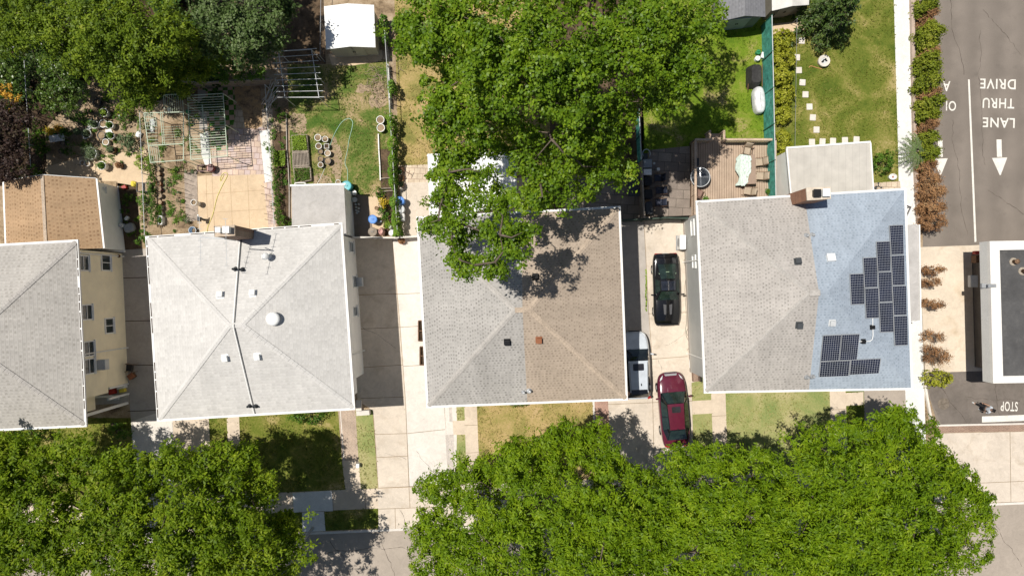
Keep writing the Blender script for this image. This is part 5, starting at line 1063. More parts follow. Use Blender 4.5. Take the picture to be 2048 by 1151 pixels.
def ivy(label, pts, w, h, mat, dens=240, L=.13, W=.10):
    """a hedge of ivy over a fence: pts are photo pixels at mid height"""
    P = [at(x, y, h * .6) for x, y in pts]; b = Vector((P[0].x, P[0].y, 0)); root = thing('ivy', label, 'climbing plant', b); Cs, Ns = [], []
    mb = MB(b)
    for a, c in zip(P[:-1], P[1:]):
        L_ = (c - a).length; n = int(L_ * dens); t = RNG.random(n)[:, None]; sd = np.array([(c - a).y, -(c - a).x, 0]) / max(L_, 1e-6)
        th = RNG.uniform(-.6, math.pi + .6, n)[:, None]; wob = np.array([mnoise.noise(Vector((a.x + (c.x - a.x) * float(k), a.y + (c.y - a.y) * float(k), 0)) * 1.6) for k in t[:, 0]])[:, None]
        k = (1 + wob * .9) * RNG.uniform(.6, 1.1, size=(n, 1)); pos = np.array(a)[None] * (1 - t) + np.array(c)[None] * t
        pos[:, 2] = .35; q = pos + sd * np.cos(th) * w * k + np.array([0, 0, 1]) * np.abs(np.sin(th)) * (h - .25) * np.minimum(k, 1.1)
        Cs.append(q); Ns.append(unit(sd * np.cos(th) + np.array([0, 0, 1]) * (.5 + np.abs(np.sin(th))) + RNG.normal(size=(n, 3)) * .45))
        for j in range(int(L_ / .5)): p = a.lerp(c, (j + .5) / max(1, int(L_ / .5))); mb.tube([Vector((p.x, p.y, 0)), Vector((p.x + .05, p.y, h * .5)), Vector((p.x - .04, p.y + .05, h * .9))], .012, 4)
    leaf_mesh('foliage', np.concatenate(Cs), np.concatenate(Ns), L, W, mat, root, b); mb.build('stem', mt['bark'], root); return root
ivy('ivy growing over the lower half of the pale railed fence', [(783, 232), (786, 290), (785, 340), (789, 400), (792, 440), (796, 474)], .28, 1.6, mt['lf_ivy'], 420)
ivy('small ivy patch on the pale railed fence beside the shed yard', [(783, 160), (785, 190)], .22, 1.5, mt['lf_ivy'], 300)
ivy('ivy at the top of the pale railed fence beside the white shed', [(766, 30), (772, 90)], .25, 1.5, mt['lf_green'], 260)
ivy('dark ivy strip beside the row of pots in the arbor yard', [(302, 322), (304, 380), (308, 450)], .22, .9, mt['lf_green'], 260, .10, .07)
ivy('thin creeper along the chain link fence by the white slabs', [(548, 300), (552, 380), (556, 440)], .14, 1.0, mt['lf_green'], 150, .10, .07)
ivy('creeper growing on the chain link fence under the olive tree', [(279, 235), (283, 262)], .3, 1.2, mt['lf_citrus'], 260, .12, .07)
ivy('dark creeper along the left boundary fence beside the purple tree', [(55, 235), (60, 300)], .4, 1.3, mt['lf_green'], 200, .13, .08)
# netted green fence by the deck
def net_fence(label, p0, p1, h, mat, post=2.6):
    a, b = at(*p0, h), at(*p1, h); c = (a + b) / 2; root = thing('netted_fence', label, 'fence', (c.x, c.y, 0)); o = root.location; L = (b - a).length; n = max(1, round(L / post))
    mb = MB(o); mb.tube([a, b], .03, 6); mb.build('top_rail', mt['lightgrey'], root)
    for k in range(n + 1): p = a.lerp(b, k / n); mb = MB(o); mb.tube([Vector((p.x, p.y, 0)), Vector((p.x, p.y, h + .05))], .035, 8); mb.build('post', mt['greennet_post'], root)
    mb = MB(o); m = 60; x = (b - a).cross(Vector((0, 0, 1))).normalized(); vs = []; fs = []
    for k in range(m + 1):
        p = a.lerp(b, k / m)
        for j in range(5): q = Vector((p.x, p.y, h * j / 4)) + x * (-.035 + .025 * math.sin(k * 1.3 + j) * (j % 4 > 0)); vs.append(q)
    for k in range(m):
        for j in range(4): i = k * 5 + j; fs.append((i, i + 5, i + 6, i + 1))
    mb.add(vs, fs); mb.build('privacy_net', mat, root); return root
mt['greennet_post'] = M('greennet_post', (.03, .13, .09), .5)
mt['greennet'] = M('greennet', (.075, .31, .25), .75, .35, 3.5, 30, .25)
net_fence('tall fence with teal green privacy net beside the row of clipped shrubs', (1544, 30), (1552, 392), 2.0, mt['greennet'])
net_fence('fence with dark green net beside the slate patio under the maple', (1278, 218), (1283, 320), 1.6, mt['greennet'], 1.6)
def rail_fence(label, pts, h, mat, name='wooden_fence', slat=True, w=.05):
    P = [at(x, y, h) for x, y in pts]; c = sum(P, Vector()) / len(P); root = thing(name, label, 'fence', (c.x, c.y, 0)); o = root.location
    mb = MB(o)
    for a, b in zip(P[:-1], P[1:]):
        mb.bar(a, b, .10, .05); n = max(1, int((b - a).length / .13)); t = (b - a).normalized()
        for k in range(n):
            p = a.lerp(b, (k + .5) / n); mb.box(Vector((p.x, p.y, h / 2 - .05)), (.11, .02, h - .12), rz=math.atan2(t.y, t.x))
    mb.build('boards', mat, root)
    for p in P: mb = MB(o); mb.box(Vector((p.x, p.y, h / 2 + .03)), (.12, .12, h + .06)); mb.build('post', mat, root)
    return root
rail_fence('weathered wooden fence between the shaded yard and the slate patio', [(1284, 322), (1286, 380), (1289, 434)], 1.5, mt['wood_grey'])
rail_fence('dark gate fence with green top across the drive between the two right houses', [(1240, 440), (1290, 438), (1330, 435), (1374, 436)], 1.4, M('gate_green', (.04, .06, .045), .7, .3))
rail_fence('pale low fence across the drive between the pale and two tone houses', [(706, 474), (745, 474.5), (790, 475), (840, 472)], 1.2, M('gate_pale', (.62, .58, .52), .7))
rail_fence('shaded wooden fence at the back of the checkered paving', [(340, 160), (400, 166), (470, 161), (545, 158)], 1.3, mt['wood_grey'])
# white gate beams by the side canopy
g_ = thing('white_gate', 'open white gate frame leaning across the white path', 'gate', at(1815, 425, 0)); mb = MB(g_.location); a, b, c = at(1810, 410, 1.1), at(1828, 406, 1.1), at(1813, 438, 1.1)
for (p, q) in ((a, b), (b, c)): mb.bar(p, q, .06, .07); mb.bar(p - Vector((0, 0, .9)), q - Vector((0, 0, .9)), .05, .06); mb.bar(Vector((p.x, p.y, 0)), p, .07, .07)
mb.bar(Vector((c.x, c.y, 0)), c, .07, .07); mb.build('gate_frame', mt['white'], g_)
# ================================================================ sheds
def shed(label, TL, TR, BR, BL, ze, zr, roofmat, wallmat, doormat, inset=.12, ridge='y'):
    q = [at(*p, ze) for p in (TL, TR, BR, BL)]; c = sum(q, Vector()) / 4; root = thing('garden_shed', label, 'shed', (c.x, c.y, 0)); o = root.location
    rT, rB = (q[0] + q[1]) / 2, (q[3] + q[2]) / 2; rT.z = rB.z = zr
    mb = MB(o); roof_face(mb, [q[0], q[3], rB, rT], q[0], q[3]); roof_face(mb, [q[1], rT, rB, q[2]], q[1], q[2]); r_ = mb.build('roof', roofmat, root); m = r_.modifiers.new('thick', 'SOLIDIFY'); m.thickness = .05; m.offset = -1
    ux = (q[2] - q[3]).normalized() * inset; uy = (q[0] - q[3]).normalized() * inset
    w = [q[0] + ux - uy, q[1] - ux - uy, q[2] - ux + uy * 1.5, q[3] + ux + uy * 1.5]
    mb = MB(o); mb.prism(w, 0, ze - .02); g0, g1 = w[3].copy(), w[2].copy(); gm = (g0 + g1) / 2; k = 1 - inset / max(.1, (q[2] - q[3]).length / 2)
    for (a, b) in ((w[3], w[2]), (w[0], w[1])):
        mid = (a + b) / 2; a2, b2 = Vector((a.x, a.y, ze - .02)), Vector((b.x, b.y, ze - .02)); mid = Vector((mid.x, mid.y, ze + (zr - ze) * k - .06)); off = uy.normalized() * .01
        mb.add([a2, b2, mid, a2 + off * 3, b2 + off * 3, mid + off * 3], [(0, 1, 2), (3, 5, 4), (0, 3, 4, 1), (1, 4, 5, 2), (2, 5, 3, 0)])
    mb.build('wall', wallmat, root)
    n = (w[3] - w[0]).normalized(); n.z = 0
    for s_ in (.28, .72) if doormat else ():
        p = w[3].lerp(w[2], .5 + (s_ - .5) * .55); W_d = (w[2] - w[3]).length * .27; mb = MB(o); t = (w[2] - w[3]); mb.box(Vector((p.x, p.y, ze * .47)) + n * .02, (W_d, .05, ze * .86), rz=math.atan2(t.y, t.x)); d = mb.build('door', doormat, root)
        mb = MB(o); hp = w[3].lerp(w[2], .5 + (.02 if s_ > .5 else -.02)); mb.box(Vector((hp.x, hp.y, ze * .5)) + n * .06, (.05, .05, .16)); mb.build('handle', mt['black'], d)
    return root
shed('white roofed metal shed at the top of the lawn yard', (648, 13), (748, 10), (751, 95), (652, 99), 2.05, 2.4, mt['white'], M_rows('shedwall', (.50, .46, .38), (.36, .32, .26), .5, 'X', .05), M('sheddoor', (.46, .43, .37), .6))
shed('grey shingled shed behind the shaded lawn at the top', (1440, -50), (1529, -50), (1531, 34), (1437, 44), 2.2, 2.8, mt['sh_dark'], M('shedgrey', (.20, .20, .19), .7), M('sheddoor2', (.34, .36, .38), .5))
shed('small white roofed shed at the top behind the clipped shrubs', (1543, -60), (1620, -62), (1618, 10), (1544, 22), 2.0, 2.3, M('shedroof3', (.62, .60, .56), .8), M('shedbeige', (.24, .22, .18), .7), M('sheddoor3', (.30, .28, .24), .6))
# ================================================================ pipe arbors and poles
def arbor(label, corners, z, bars, mat, r=.03, name='garden_arbor', extra=None):
    """corners TL,TR,BR,BL at height z; bars = list of ((u0,v0),(u1,v1)) on the rectangle"""
    q = [at(x, y, z) for x, y in corners]; c = sum(q, Vector()) / 4; root = thing(name, label, 'arbor', (c.x, c.y, 0)); o = root.location
    def uv(u, v): return q[0] * (1 - u) * (1 - v) + q[1] * u * (1 - v) + q[2] * u * v + q[3] * (1 - u) * v
    mb = MB(o)
    for i in range(4): mb.tube([q[i], q[(i + 1) % 4]], r, 6)
    mb.build('frame', mat, root)
    mb = MB(o)
    for (a, b, k) in bars: mb.tube([uv(*a) + Vector((0, 0, .03)), uv(*b) + Vector((0, 0, .03))], r * k, 5)
    mb.build('rails', mat, root)
    for p in q + [uv(0, .5), uv(1, .5)]: mb = MB(o); mb.tube([Vector((p.x, p.y, 0)), p], r, 6); mb.build('post', mat, root)
    return root
arbor('pale green pipe arbor over bare soil, left of two', [(288, 226), (367, 224), (367, 320), (301, 325)], 2.1,
      [((0, .66), (1, .66), 1.2), ((.42, 0), (.42, .66), .8), ((.47, 0), (.47, .66), .6)] + [((u, v0), (u + .02, v1), .45) for u in (.04, .1, .16, .22, .28) for v0, v1 in ((0.0, .3), (.66, 1))] + [((0, v), (.3, v), .45) for v in np.linspace(.05, .62, 9)] + [((.42, v), (1, v), .35) for v in np.linspace(.3, .62, 7)], mt['greenpipe'])
arbor('small pipe rack with close bars above the left pipe arbor', [(327, 190), (364, 188), (367, 224), (329, 226)], 2.0, [((u, 0), (u, 1), .5) for u in np.linspace(.1, .9, 8)], mt['greenpipe'], .022)
arbor('pale green pipe arbor of many cross rails over the checkered paving', [(375, 191), (446, 187), (455, 312), (382, 319)], 2.2,
      [((0, v), (1, v + .01), .5 if k % 4 else .9) for k, v in enumerate(np.linspace(.04, .97, 24))] + [((.40, .16), (.42, .66), 1.0)], mt['greenpipe'])
arbor('grey pole trellis with wide spaced rails beside the white shed', [(557, 103), (623, 99), (638, 195), (570, 195)], 2.2,
      [((-.22, v), (1.16, v - .01), .8) for v in np.linspace(0.0, 1.0, 9)] + [((-.1, .0), (-.1, .45), .5)], mt['lightgrey'], .024, 'pole_trellis')
pl = thing('pole_pile', 'heap of thin metal poles leaning beside the trellis', 'poles', at(540, 195, 0)); mb = MB(pl.location); rnd = random.Random(5)
for k in range(15):
    a = at(525 + rnd.uniform(-3, 12), 212 + rnd.uniform(-12, 18), .1); b = at(548 + rnd.uniform(-4, 12), 168 + rnd.uniform(-12, 26), 1.0); mb.tube([a, b + Vector((0, 0, rnd.uniform(-.1, .25)))], .016, 5)
mb.build('poles', mt['lightgrey'], pl)
for (x0, y0, x1, y1, lb) in ((25, 94, 84, 88, 'white pole laid across posts in the shade at the far left'),):
    a, b = at(x0, y0, 1.6), at(x1, y1, 1.6); t_ = thing('pole_rack', lb, 'rack', (a.x, a.y, 0)); mb = MB(t_.location); mb.tube([a, b], .05, 8); mb.build('crossbar', mt['lightgrey'], t_)
    for f in (.02, .3, .55): p = a.lerp(b, f); mb = MB(t_.location); mb.tube([Vector((p.x, p.y - .2, 0)), p], .02, 6); mb.build('post', mt['grey'], t_)
# thin plant stakes with strings in the vegetable bed
rnd = random.Random(9)
for (x, y, k, lb, m) in ((368, 390, 12, 'group of thin bamboo stakes along the gravel strip', 'brown'), (538, 400, 9, 'row of thin stakes along the slab strip by the tan patio', 'brown')):
    t_ = thing('plant_stakes', lb, 'stakes', at(x, y, 0)); mb = MB(t_.location)
    for i in range(k):
        p = at(x + rnd.uniform(-4, 14), y - 60 + i * 115 / k, 0); mb.tube([p, p + Vector((rnd.uniform(-.05, .05), rnd.uniform(-.05, .05), 1.3))], .014, 5)
    mb.build('stakes', mt[m], t_)
# ================================================================ pots, bins and yard things
def leafball(parent, c, r, h, mat, n=120, L=.09, W=.045, name='foliage'):
    C = np.array(c) + RNG.normal(size=(n, 3)) * np.array([r * .5, r * .5, h * .3]) + np.array([0, 0, h * .45]); Nn = unit(RNG.normal(size=(n, 3)) * .5 + np.array([0, 0, .9]) + (C - np.array(c)) * .8)
    return leaf_mesh(name, C, Nn, L, W, mat, parent, parent.location)
def pot(label, x, y, r_px, h, mat, plant=None, soil='soil_dark', sq=False, pr=1.1, name='flower_pot', cat='flower pot', ph=None, sy=1.0):
    c = at(x, y, h); r = r_px * (H - h) / F; root = thing(name, label, cat, (c.x, c.y, 0)); b = Vector((c.x, c.y, 0)); n = 4 if sq else 18; k = 1.3 if sq else 1
    mb = MB(b); mb.lathe(b, [(r * .72 * k, 0), (r * .95 * k, h * .86), (r * k, h * .86), (r * 1.02 * k, h), (r * .88 * k, h), (r * .86 * k, h * .82)], n, sy=sy, cap1=False)
    o = mb.build('pot', mt[mat], root)
    if sq: o.rotation_euler.z = math.pi / 4
    else: autosmooth(o, 40)
    mb = MB(b); mb.lathe(b + Vector((0, 0, h * .84)), [(r * .87 * k, 0), (r * .4 * k, .02), (0, .025)], n, sy=sy, cap0=False, cap1=False); s_ = mb.build('soil', mt[soil], root)
    if sq: s_.rotation_euler.z = math.pi / 4
    if plant: leafball(root, b + Vector((0, 0, h * .85)), r * pr, ph or r * 1.4, mt[plant], int(60 + 900 * r * pr), .10, .05)
    return root
POTS = [
 (194, 204, 6.5, .35, 'darkgrey', None, 'dark empty pot nearest the citrus tree'), (207, 225, 7.5, .5, 'lightgrey', 'lf_bright', 'tall grey pot holding bright green seedlings'), (182, 245, 6, .4, 'greenpipe', 'lf_green', 'pale green pot with a plant left of the bucket cluster'), (189, 249, 7, .4, 'lightgrey', 'lf_grey', 'grey bucket with sparse plant in the white bucket cluster'), (206, 247, 7, .35, 'white', None, 'white rimmed pot of bare soil in the cluster centre'),
 (219, 250, 6.5, .45, 'greenpipe', 'lf_green', 'leafy pot at the right of the bucket cluster'), (173, 267, 8, .35, 'lightgrey', 'lf_grey', 'wide grey pot with sparse plant above the octagonal planter'), (202, 270, 7.2, .4, 'darkgrey', None, 'dark pot with pale dry soil'), (221, 271, 6.6, .4, 'white', 'lf_green', 'white rimmed pot with a small dark plant'), (211, 284, 5.6, .35, 'white', None, 'small white rimmed pot with brown soil right of the octagonal planter'),
 (222, 299, 7, .35, 'brown', 'lf_grey', 'brown pot overflowing with leaves below the small white pot'), (164, 325, 4, .25, 'lightgrey', None, 'smaller of two little pots below the octagonal planter'), (174, 327, 4.6, .28, 'greenpipe', None, 'larger of two little pots below the octagonal planter'), (203, 331, 7.4, .55, 'white', 'lf_green', 'white pot on the sunny slab casting a round shadow'), (237, 330, 5.5, .4, 'brown', 'lf_dead', 'pot with a withered brown plant on the sunny slab'), (125, 286, 4.2, .3, 'darkgrey', None, 'small dark pot below the flower table'), (122, 302, 4.5, .3, 'darkgrey', None, 'small dark pot left of the bright grassy clump'),
 (635.5, 275, 6.8, .4, 'trim', None, 'cream rimmed pot at the top left of the lawn pot group'), (650, 278, 6, .4, 'trim', None, 'cream rimmed pot at the top right of the lawn pot group'), (637, 292, 6.2, .4, 'trim', None, 'cream rimmed pot left of the square one on the lawn'), (641, 303, 5, .3, 'darkgrey', None, 'dark small pot in the middle of the lawn pot group'), (655, 306, 6.2, .4, 'trim', None, 'cream rimmed pot below the square one on the lawn'), (641, 318, 5.6, .35, 'darkgrey', None, 'dark pot low at the left of the lawn pot group'), (655, 321.5, 7, .4, 'darkgrey', None, 'largest dark pot in the lawn pot group'), (641, 329.5, 5.4, .35, 'lightgrey', None, 'grey pot at the very bottom of the lawn pot group'),
 (760.5, 239.5, 8, .45, 'trim', None, 'upper of two cream pots beside the ivy fence'), (761.5, 255.5, 8, .45, 'trim', None, 'lower of two cream pots beside the ivy fence'), (676, 364, 5, .4, 'white', None, 'small white pot at the annex corner beside the turquoise lid'), (387, 404.5, 5.8, .8, 'lightgrey', None, 'tall white stone pot standing alone in the soil bed'), (803, 481, 7, .35, 'terracotta', 'lf_dead', 'terracotta pot on the drive just below the pale low fence'), (802, 368, 5.5, .4, 'terracotta', 'lf_grey', 'terracotta pot on the slab beside the ivy, below the wooden box'), (799, 344, 5, .4, 'greenpipe', 'lf_green', 'green pot between the brown bowl and the wooden box'), (753, 416, 4, .3, 'terracotta', None, 'small clay pot left of the yellow shrub'),
 (776, 450, 9, .35, 'brown', 'lf_bright', 'round planter wound with twigs above the white pots'), (222, 792, 0, 0, None, None, None), (236, 862, 5, .4, 'black', None, 'upper black pot beside the front path of the yellow sided house'), (226, 850, 5, .4, 'black', None, 'left black pot under the front eave of the yellow sided house'), (226, 857, 5, .4, 'black', None, 'lower left black pot by the front path of the yellow sided house')]
for (x, y, r, h, m, pln, lb) in POTS:
    if lb: pot(lb, x, y, r * (1.15 if x < 300 and y < 340 else 1), h, 'trim' if (m in ('lightgrey', 'greenpipe')) else m, pln, pr=.75, soil='soil' if pln is None else 'soil_dark')
pot('square cream pot on the lawn among the round ones', 653, 292, 5.2, .38, 'trim', None, sq=True)
for i, (y, m, lb) in enumerate(((337, 'wood_grey', 'topmost pot in the row beside the ivy strip'), (347, 'brown', 'second pot from the top of the row by the ivy strip'), (357, 'wood_grey', 'third pot from the top of the row by the ivy strip'), (367, 'terracotta', 'clay pot just above the reddish one in the ivy row'), (378, 'maroonplastic', 'reddish dark pot in the middle of the ivy row'), (391, 'wood_grey', 'wide pot in the lower half of the ivy row'), (404, 'brown', 'pot just above the coiled ring in the ivy row'))):
    pot(lb, 315 + i * .6, y, 5, .35, m, None, 'soil')
for (y, lb) in ((415, 'upper white ring pot below the ivy row'), (426, 'lower white ring pot below the ivy row')): pot(lb, 319.5, y, 4.6, .3, 'white', 'lf_green')
b = at(320, 440, .4); pw = thing('planter_frame', 'tall white framed planter of greens beside the pale house corner', 'planter', (b.x, b.y, 0)); o = pw.location; mb = MB(o)
for (dx, dy, sx, sy) in ((-.12, 0, .05, .55), (.12, 0, .05, .55), (0, .27, .29, .05), (0, -.27, .29, .05)): mb.box(Vector((b.x + dx, b.y + dy, .2)), (sx, sy, .4))
mb.build('frame', mt['white'], pw); mb = MB(o); mb.box(Vector((b.x, b.y, .16)), (.2, .5, .28)); mb.build('soil', mt['soil_dark'], pw); leafball(pw, (b.x, b.y, .3), .16, .3, mt['lf_green'], 120)
# octagonal planter
b = at(182, 307, .35); oc = thing('octagonal_planter', 'large eight sided grey planter full of long leaves', 'planter', (b.x, b.y, 0)); o = oc.location; g0 = Vector((b.x, b.y, 0)); mb = MB(o); mb.lathe(g0, [(.38, 0), (.44, .4), (.40, .4), (.39, .3)], 8, cap1=False); mb.build('tub', mt['lightgrey'], oc); mb = MB(o); mb.lathe(g0 + Vector((0, 0, .3)), [(.4, 0), (0, .02)], 8, cap0=False, cap1=False); mb.build('soil', mt['soil_dark'], oc); leafball(oc, g0 + Vector((-.05, .05, .3)), .5, .5, mt['lf_grey'], 420, .22, .035)
b = at(160, 292, .2); t_ = bush('grass_clump', 'long leaved plant spilling above the octagonal planter', 166, 288, 16, .6, mt['lf_green'], mt['bark'], .22, .04, 12, .16, 16, 9, cat='plant')
# flower table and cloth
b = at(113, 276, .6); ft = thing('flower_table', 'low table with a white patterned cloth beside potted flowers', 'table', (b.x, b.y, 0)); o = ft.location; g0 = Vector((b.x, b.y, 0)); mb = MB(o); mb.rbox(g0 + Vector((0, 0, .58)), (1.02, .46, .05), .03, .15); mb.build('table_top', M('cloth_pattern', (.62, .62, .60), .7, .35, 9, 30, .3), ft)
for sx in (-.42, .42):
    for sy in (-.16, .16): mb = MB(o); mb.bar(g0 + Vector((sx, sy, 0)), g0 + Vector((sx, sy, .56)), .04, .04); mb.build('leg', mt['grey'], ft)
for (x, y, m, lb) in ((100, 263, 'lf_yellow', 'green box of pale yellow flowers at the left of the flower table'), (117, 258, 'lf_orange', 'green box of orange flowers at the right of the flower table')):
    r_ = pot(lb, x, y, 7, .45, 'greenplastic', m, sq=True)
for (x, y, s1, s2, h, m, lb, nm) in ((275, 268, .5, .4, .3, 'white', 'crumpled white bag against the chain link fence', 'bag'), (265, 367, .42, .45, .25, 'yellow', 'yellow green sack beside the black trays', 'sack'), (176, 258, .7, .3, .08, 'white', 'torn white plastic sheet between the grey buckets', 'plastic_sheet'), (217, 262, .55, .28, .08, 'white', 'torn white plastic sheet beside the leafy pot', 'plastic_sheet'), (172, 274, .5, .25, .06, 'white', 'white plastic sheet under the wide grey pot', 'plastic_sheet'), (337, 219, .3, .35, .4, 'white', 'white bag hanging inside the pipe rack', 'bag'), (374, 222, .32, .34, .3, 'greenplastic', 'green plastic tub between the two pipe arbors', 'tub'), (304, 245, .6, .4, .2, 'lightgrey', 'grey plastic bags heaped under the left pipe arbor', 'bag'), (302, 258, .5, .35, .2, 'white', 'white plastic bags under the rails of the left pipe arbor', 'bag'), (150, 262, .5, .5, .3, 'lf_grey', 'heap of cut greens beside the flower table', 'cuttings')):
    b = at(x, y, h); mb = MB(Vector((b.x, b.y, 0))); mb.rbox(Vector((b.x, b.y, h / 2)), (s1, s2, h), .12, x * .13, 4, .8); ob = mb.build(nm, mt[m]); ss = ob.modifiers.new('sub', 'SUBSURF'); ss.levels = ss.render_levels = 2; dp = ob.modifiers.new('crumple', 'DISPLACE'); tx = bpy.data.textures.new('crumple', 'CLOUDS'); tx.noise_scale = .12; dp.texture = tx; dp.strength = .12
    tag(ob, lb, {'bag': 'bag', 'sack': 'sack', 'plastic_sheet': 'plastic sheet', 'tub': 'tub', 'cuttings': 'garden waste'}[nm])
# black trays
for (x, lb) in ((279.5, 'left black tray of soil by the chain link fence'), (294, 'right black tray of soil by the chain link fence')):
    b = at(x, 374, .3); t_ = thing('seed_tray', lb, 'tray', (b.x, b.y, 0)); o = t_.location; mb = MB(o)
    for (dx, dy, sx, sy) in ((-.21, 0, .04, .62), (.21, 0, .04, .62), (0, .29, .38, .04), (0, -.29, .38, .04)): mb.box(Vector((b.x + dx, b.y + dy, .15)), (sx, sy, .3))
    mb.box(Vector((b.x, b.y, .02)), (.4, .58, .03)); mb.build('tray', mt['darkgrey'], t_); mb = MB(o); mb.box(Vector((b.x, b.y, .14)), (.38, .54, .18)); mb.build('soil', mt['soil'], t_)
# maroon barrow
b = at(413, 336, .45); wb = thing('garden_cart', 'dark red garden cart at the end of the white stepping slabs', 'cart', (b.x, b.y, 0)); o = wb.location; g0 = Vector((b.x, b.y, 0)); mb = MB(o)
mb.lathe(g0 + Vector((.28, 0, .12)), [(.2, 0), (.27, .15), (.28, .36), (.22, .42)], 16); autosmooth(mb.build('tub', mt['maroonplastic'], wb)); mb = MB(o)
for (dx, dy, sx, sy) in ((-.25, .2, .75, .05), (-.25, -.2, .75, .05), (-.62, 0, .05, .45)): mb.box(g0 + Vector((dx, dy, .38)), (sx, sy, .07))
mb.build('frame', mt['maroonplastic'], wb); mb = MB(o); mb.box(g0 + Vector((.1, 0, .53)), (.06, .42, .03)); mb.build('handle', mt['pink'], wb); mb = MB(o)
for s_ in (-.24, .24): mb.tube([g0 + Vector((-.45, s_ - .03, .13)), g0 + Vector((-.45, s_ + .03, .13))], .13, 14)
mb.build('wheel', mt['rubber'], wb)
# blue tub, black pump thing by the wall
def bin_(label, x, y, r_px, h, body, lid, name='barrel', cat='barrel', boss=True, sy=1):
    c = at(x, y, h); r = r_px * (H - h) / F; b = Vector((c.x, c.y, 0)); root = thing(name, label, cat, b); mb = MB(b)
    mb.lathe(b, [(r * .85, 0), (r * .96, h * .35), (r * .93, h * .37), (r * .98, h * .65), (r * .95, h * .67), (r * .98, h * .93)], 24, sy=sy); autosmooth(mb.build('body', mt[body], root)); mb = MB(b)
    mb.lathe(b + Vector((0, 0, h * .93)), [(r * 1.03, 0), (r * 1.03, .045), (r * .9, .06), (r * .86, .03), (r * .3, .04), (r * .28, .06), (0, .06)], 24, sy=sy, cap1=False); l_ = autosmooth(mb.build('lid', mt[lid], root))
    mb = MB(b); mb.tube([b + Vector((-.1, 0, h * .93 + .06)), b + Vector((-.08, 0, h * .93 + .1)), b + Vector((.08, 0, h * .93 + .1)), b + Vector((.1, 0, h * .93 + .06))], .014, 6); mb.build('handle', mt[body], l_); return root
bin_('blue lidded barrel standing in the sunny strip beside the shaded side slab', 745, 438, 8.6, .8, 'blue', 'blue'); bin_('blue lidded bin on the slab right of the ivy fence', 800, 401, 8.2, .85, 'blue', 'blue'); bin_('grey lidded bin on the slab below the blue one', 800.5, 418, 8.2, .85, 'grey', 'lightgrey'); bin_('mottled grey barrel beside the pink urn at the low fence', 745, 463, 8.6, .7, 'grey', 'wood_grey')
bin_('turquoise rain barrel at the corner of the flat annex', 692.5, 371, 9.6, .9, 'turq', 'turq'); bin_('white bucket with a lid in the shade of the flat annex', 708, 385, 4.8, .4, 'lightgrey', 'white', 'bucket', 'bucket'); bin_('grey bucket with a lid below the white one in the annex shade', 709, 399, 5, .4, 'grey', 'lightgrey', 'bucket', 'bucket')
bin_('small green lidded bucket near the netted fence', 1517, 104, 4.6, .35, 'greenplastic', 'greenplastic', 'bucket', 'bucket'); bin_('small white lidded bucket above the black grill', 1515.5, 116.5, 5, .35, 'white', 'white', 'bucket', 'bucket')
def urn(label, x, y, r_px, h, m, sy=1.0):
    c = at(x, y, h); r = r_px * (H - h) / F; b = Vector((c.x, c.y, 0)); root = thing('urn', label, 'urn', b); mb = MB(b); mb.lathe(b, [(r * .6, 0), (r * .95, h * .3), (r, h * .55), (r * .85, h * .8), (r * .5, h * .92), (r * .6, h), (r * .45, h), (r * .4, h * .9), (0, h * .88)], 24, sy=sy, cap1=False); autosmooth(mb.build('body', mt[m], root), 50); mb = MB(b); mb.lathe(b + Vector((0, 0, h * .86)), [(r * .42, 0), (0, .01)], 16, cap0=False, cap1=False); mb.build('soil', mt['soil_dark'], root)
urn('glazed pink urn between the grey barrel and the white jar', 761.5, 462, 6.6, .7, 'pink', 1.25); urn('large white jar in the fence corner by the ivy', 783, 465, 7.6, .7, 'white', 1.0); urn('small white jar just behind the large white jar', 780, 453, 4.2, .6, 'white')
urn('brown metal bowl beside the sprinkler stand by the ivy', 802, 337, 6.2, .4, 'brown')
b = at(801, 434, .75); t_ = thing('storage_bin', 'square pale grey storage bin below the grey lidded bin', 'bin', (b.x, b.y, 0)); mb = MB(t_.location); mb.rbox(Vector((b.x, b.y, .35)), (.50, .48, .7), .06); mb.build('body', mt['grey'], t_); mb = MB(t_.location); mb.rbox(Vector((b.x, b.y, .74)), (.56, .54, .07), .08); mb.build('lid', M('binlid', (.50, .49, .47), .5, .2, 4), t_)
b = at(801, 356, .3); t_ = thing('wooden_planter', 'small square wooden planter box on the slab by the ivy', 'planter', (b.x, b.y, 0)); mb = MB(t_.location)
for (dx, dy, sx, sy) in ((-.17, 0, .04, .38), (.17, 0, .04, .38), (0, .17, .30, .04), (0, -.17, .30, .04)): mb.box(Vector((b.x + dx, b.y + dy, .15)), (sx, sy, .3))
mb.build('box', M('boxwood', (.40, .22, .11), .8), t_); mb = MB(t_.location); mb.box(Vector((b.x, b.y, .1)), (.3, .3, .2)); mb.build('soil', mt['soil'], t_)
b = at(806, 341, 0); t_ = thing('sprinkler_stand', 'thin brown stand with crossbars reaching over the paving by the ivy', 'stand', b); mb = MB(b); p0, p1 = at(808, 341, .5), at(818, 346.5, .5); mb.tube([p0, p1], .02, 6); mb.tube([at(820, 341, .5), at(816, 352, .5)], .018, 6); mb.tube([at(791, 335, .6), at(795, 327, .6)], .03, 6); mb.tube([at(788, 328, .6), at(797, 333, .6)], .03, 6); mb.tube([p0, at(792, 331, .6)], .02, 6); mb.tube([b, b + Vector((0, 0, .5))], .025, 6); mb.build('frame', mt['brown'], t_)
b = at(803, 377, .3); mb = MB(Vector((b.x, b.y, 0))); mb.lathe(Vector((b.x, b.y, 0)), [(.06, 0), (.07, .3), (.03, .38), (.03, .44)], 12); tag(mb.build('bottle', mt['white'], smooth=True), 'white bottle on the slab below the terracotta pot by the ivy', 'bottle')
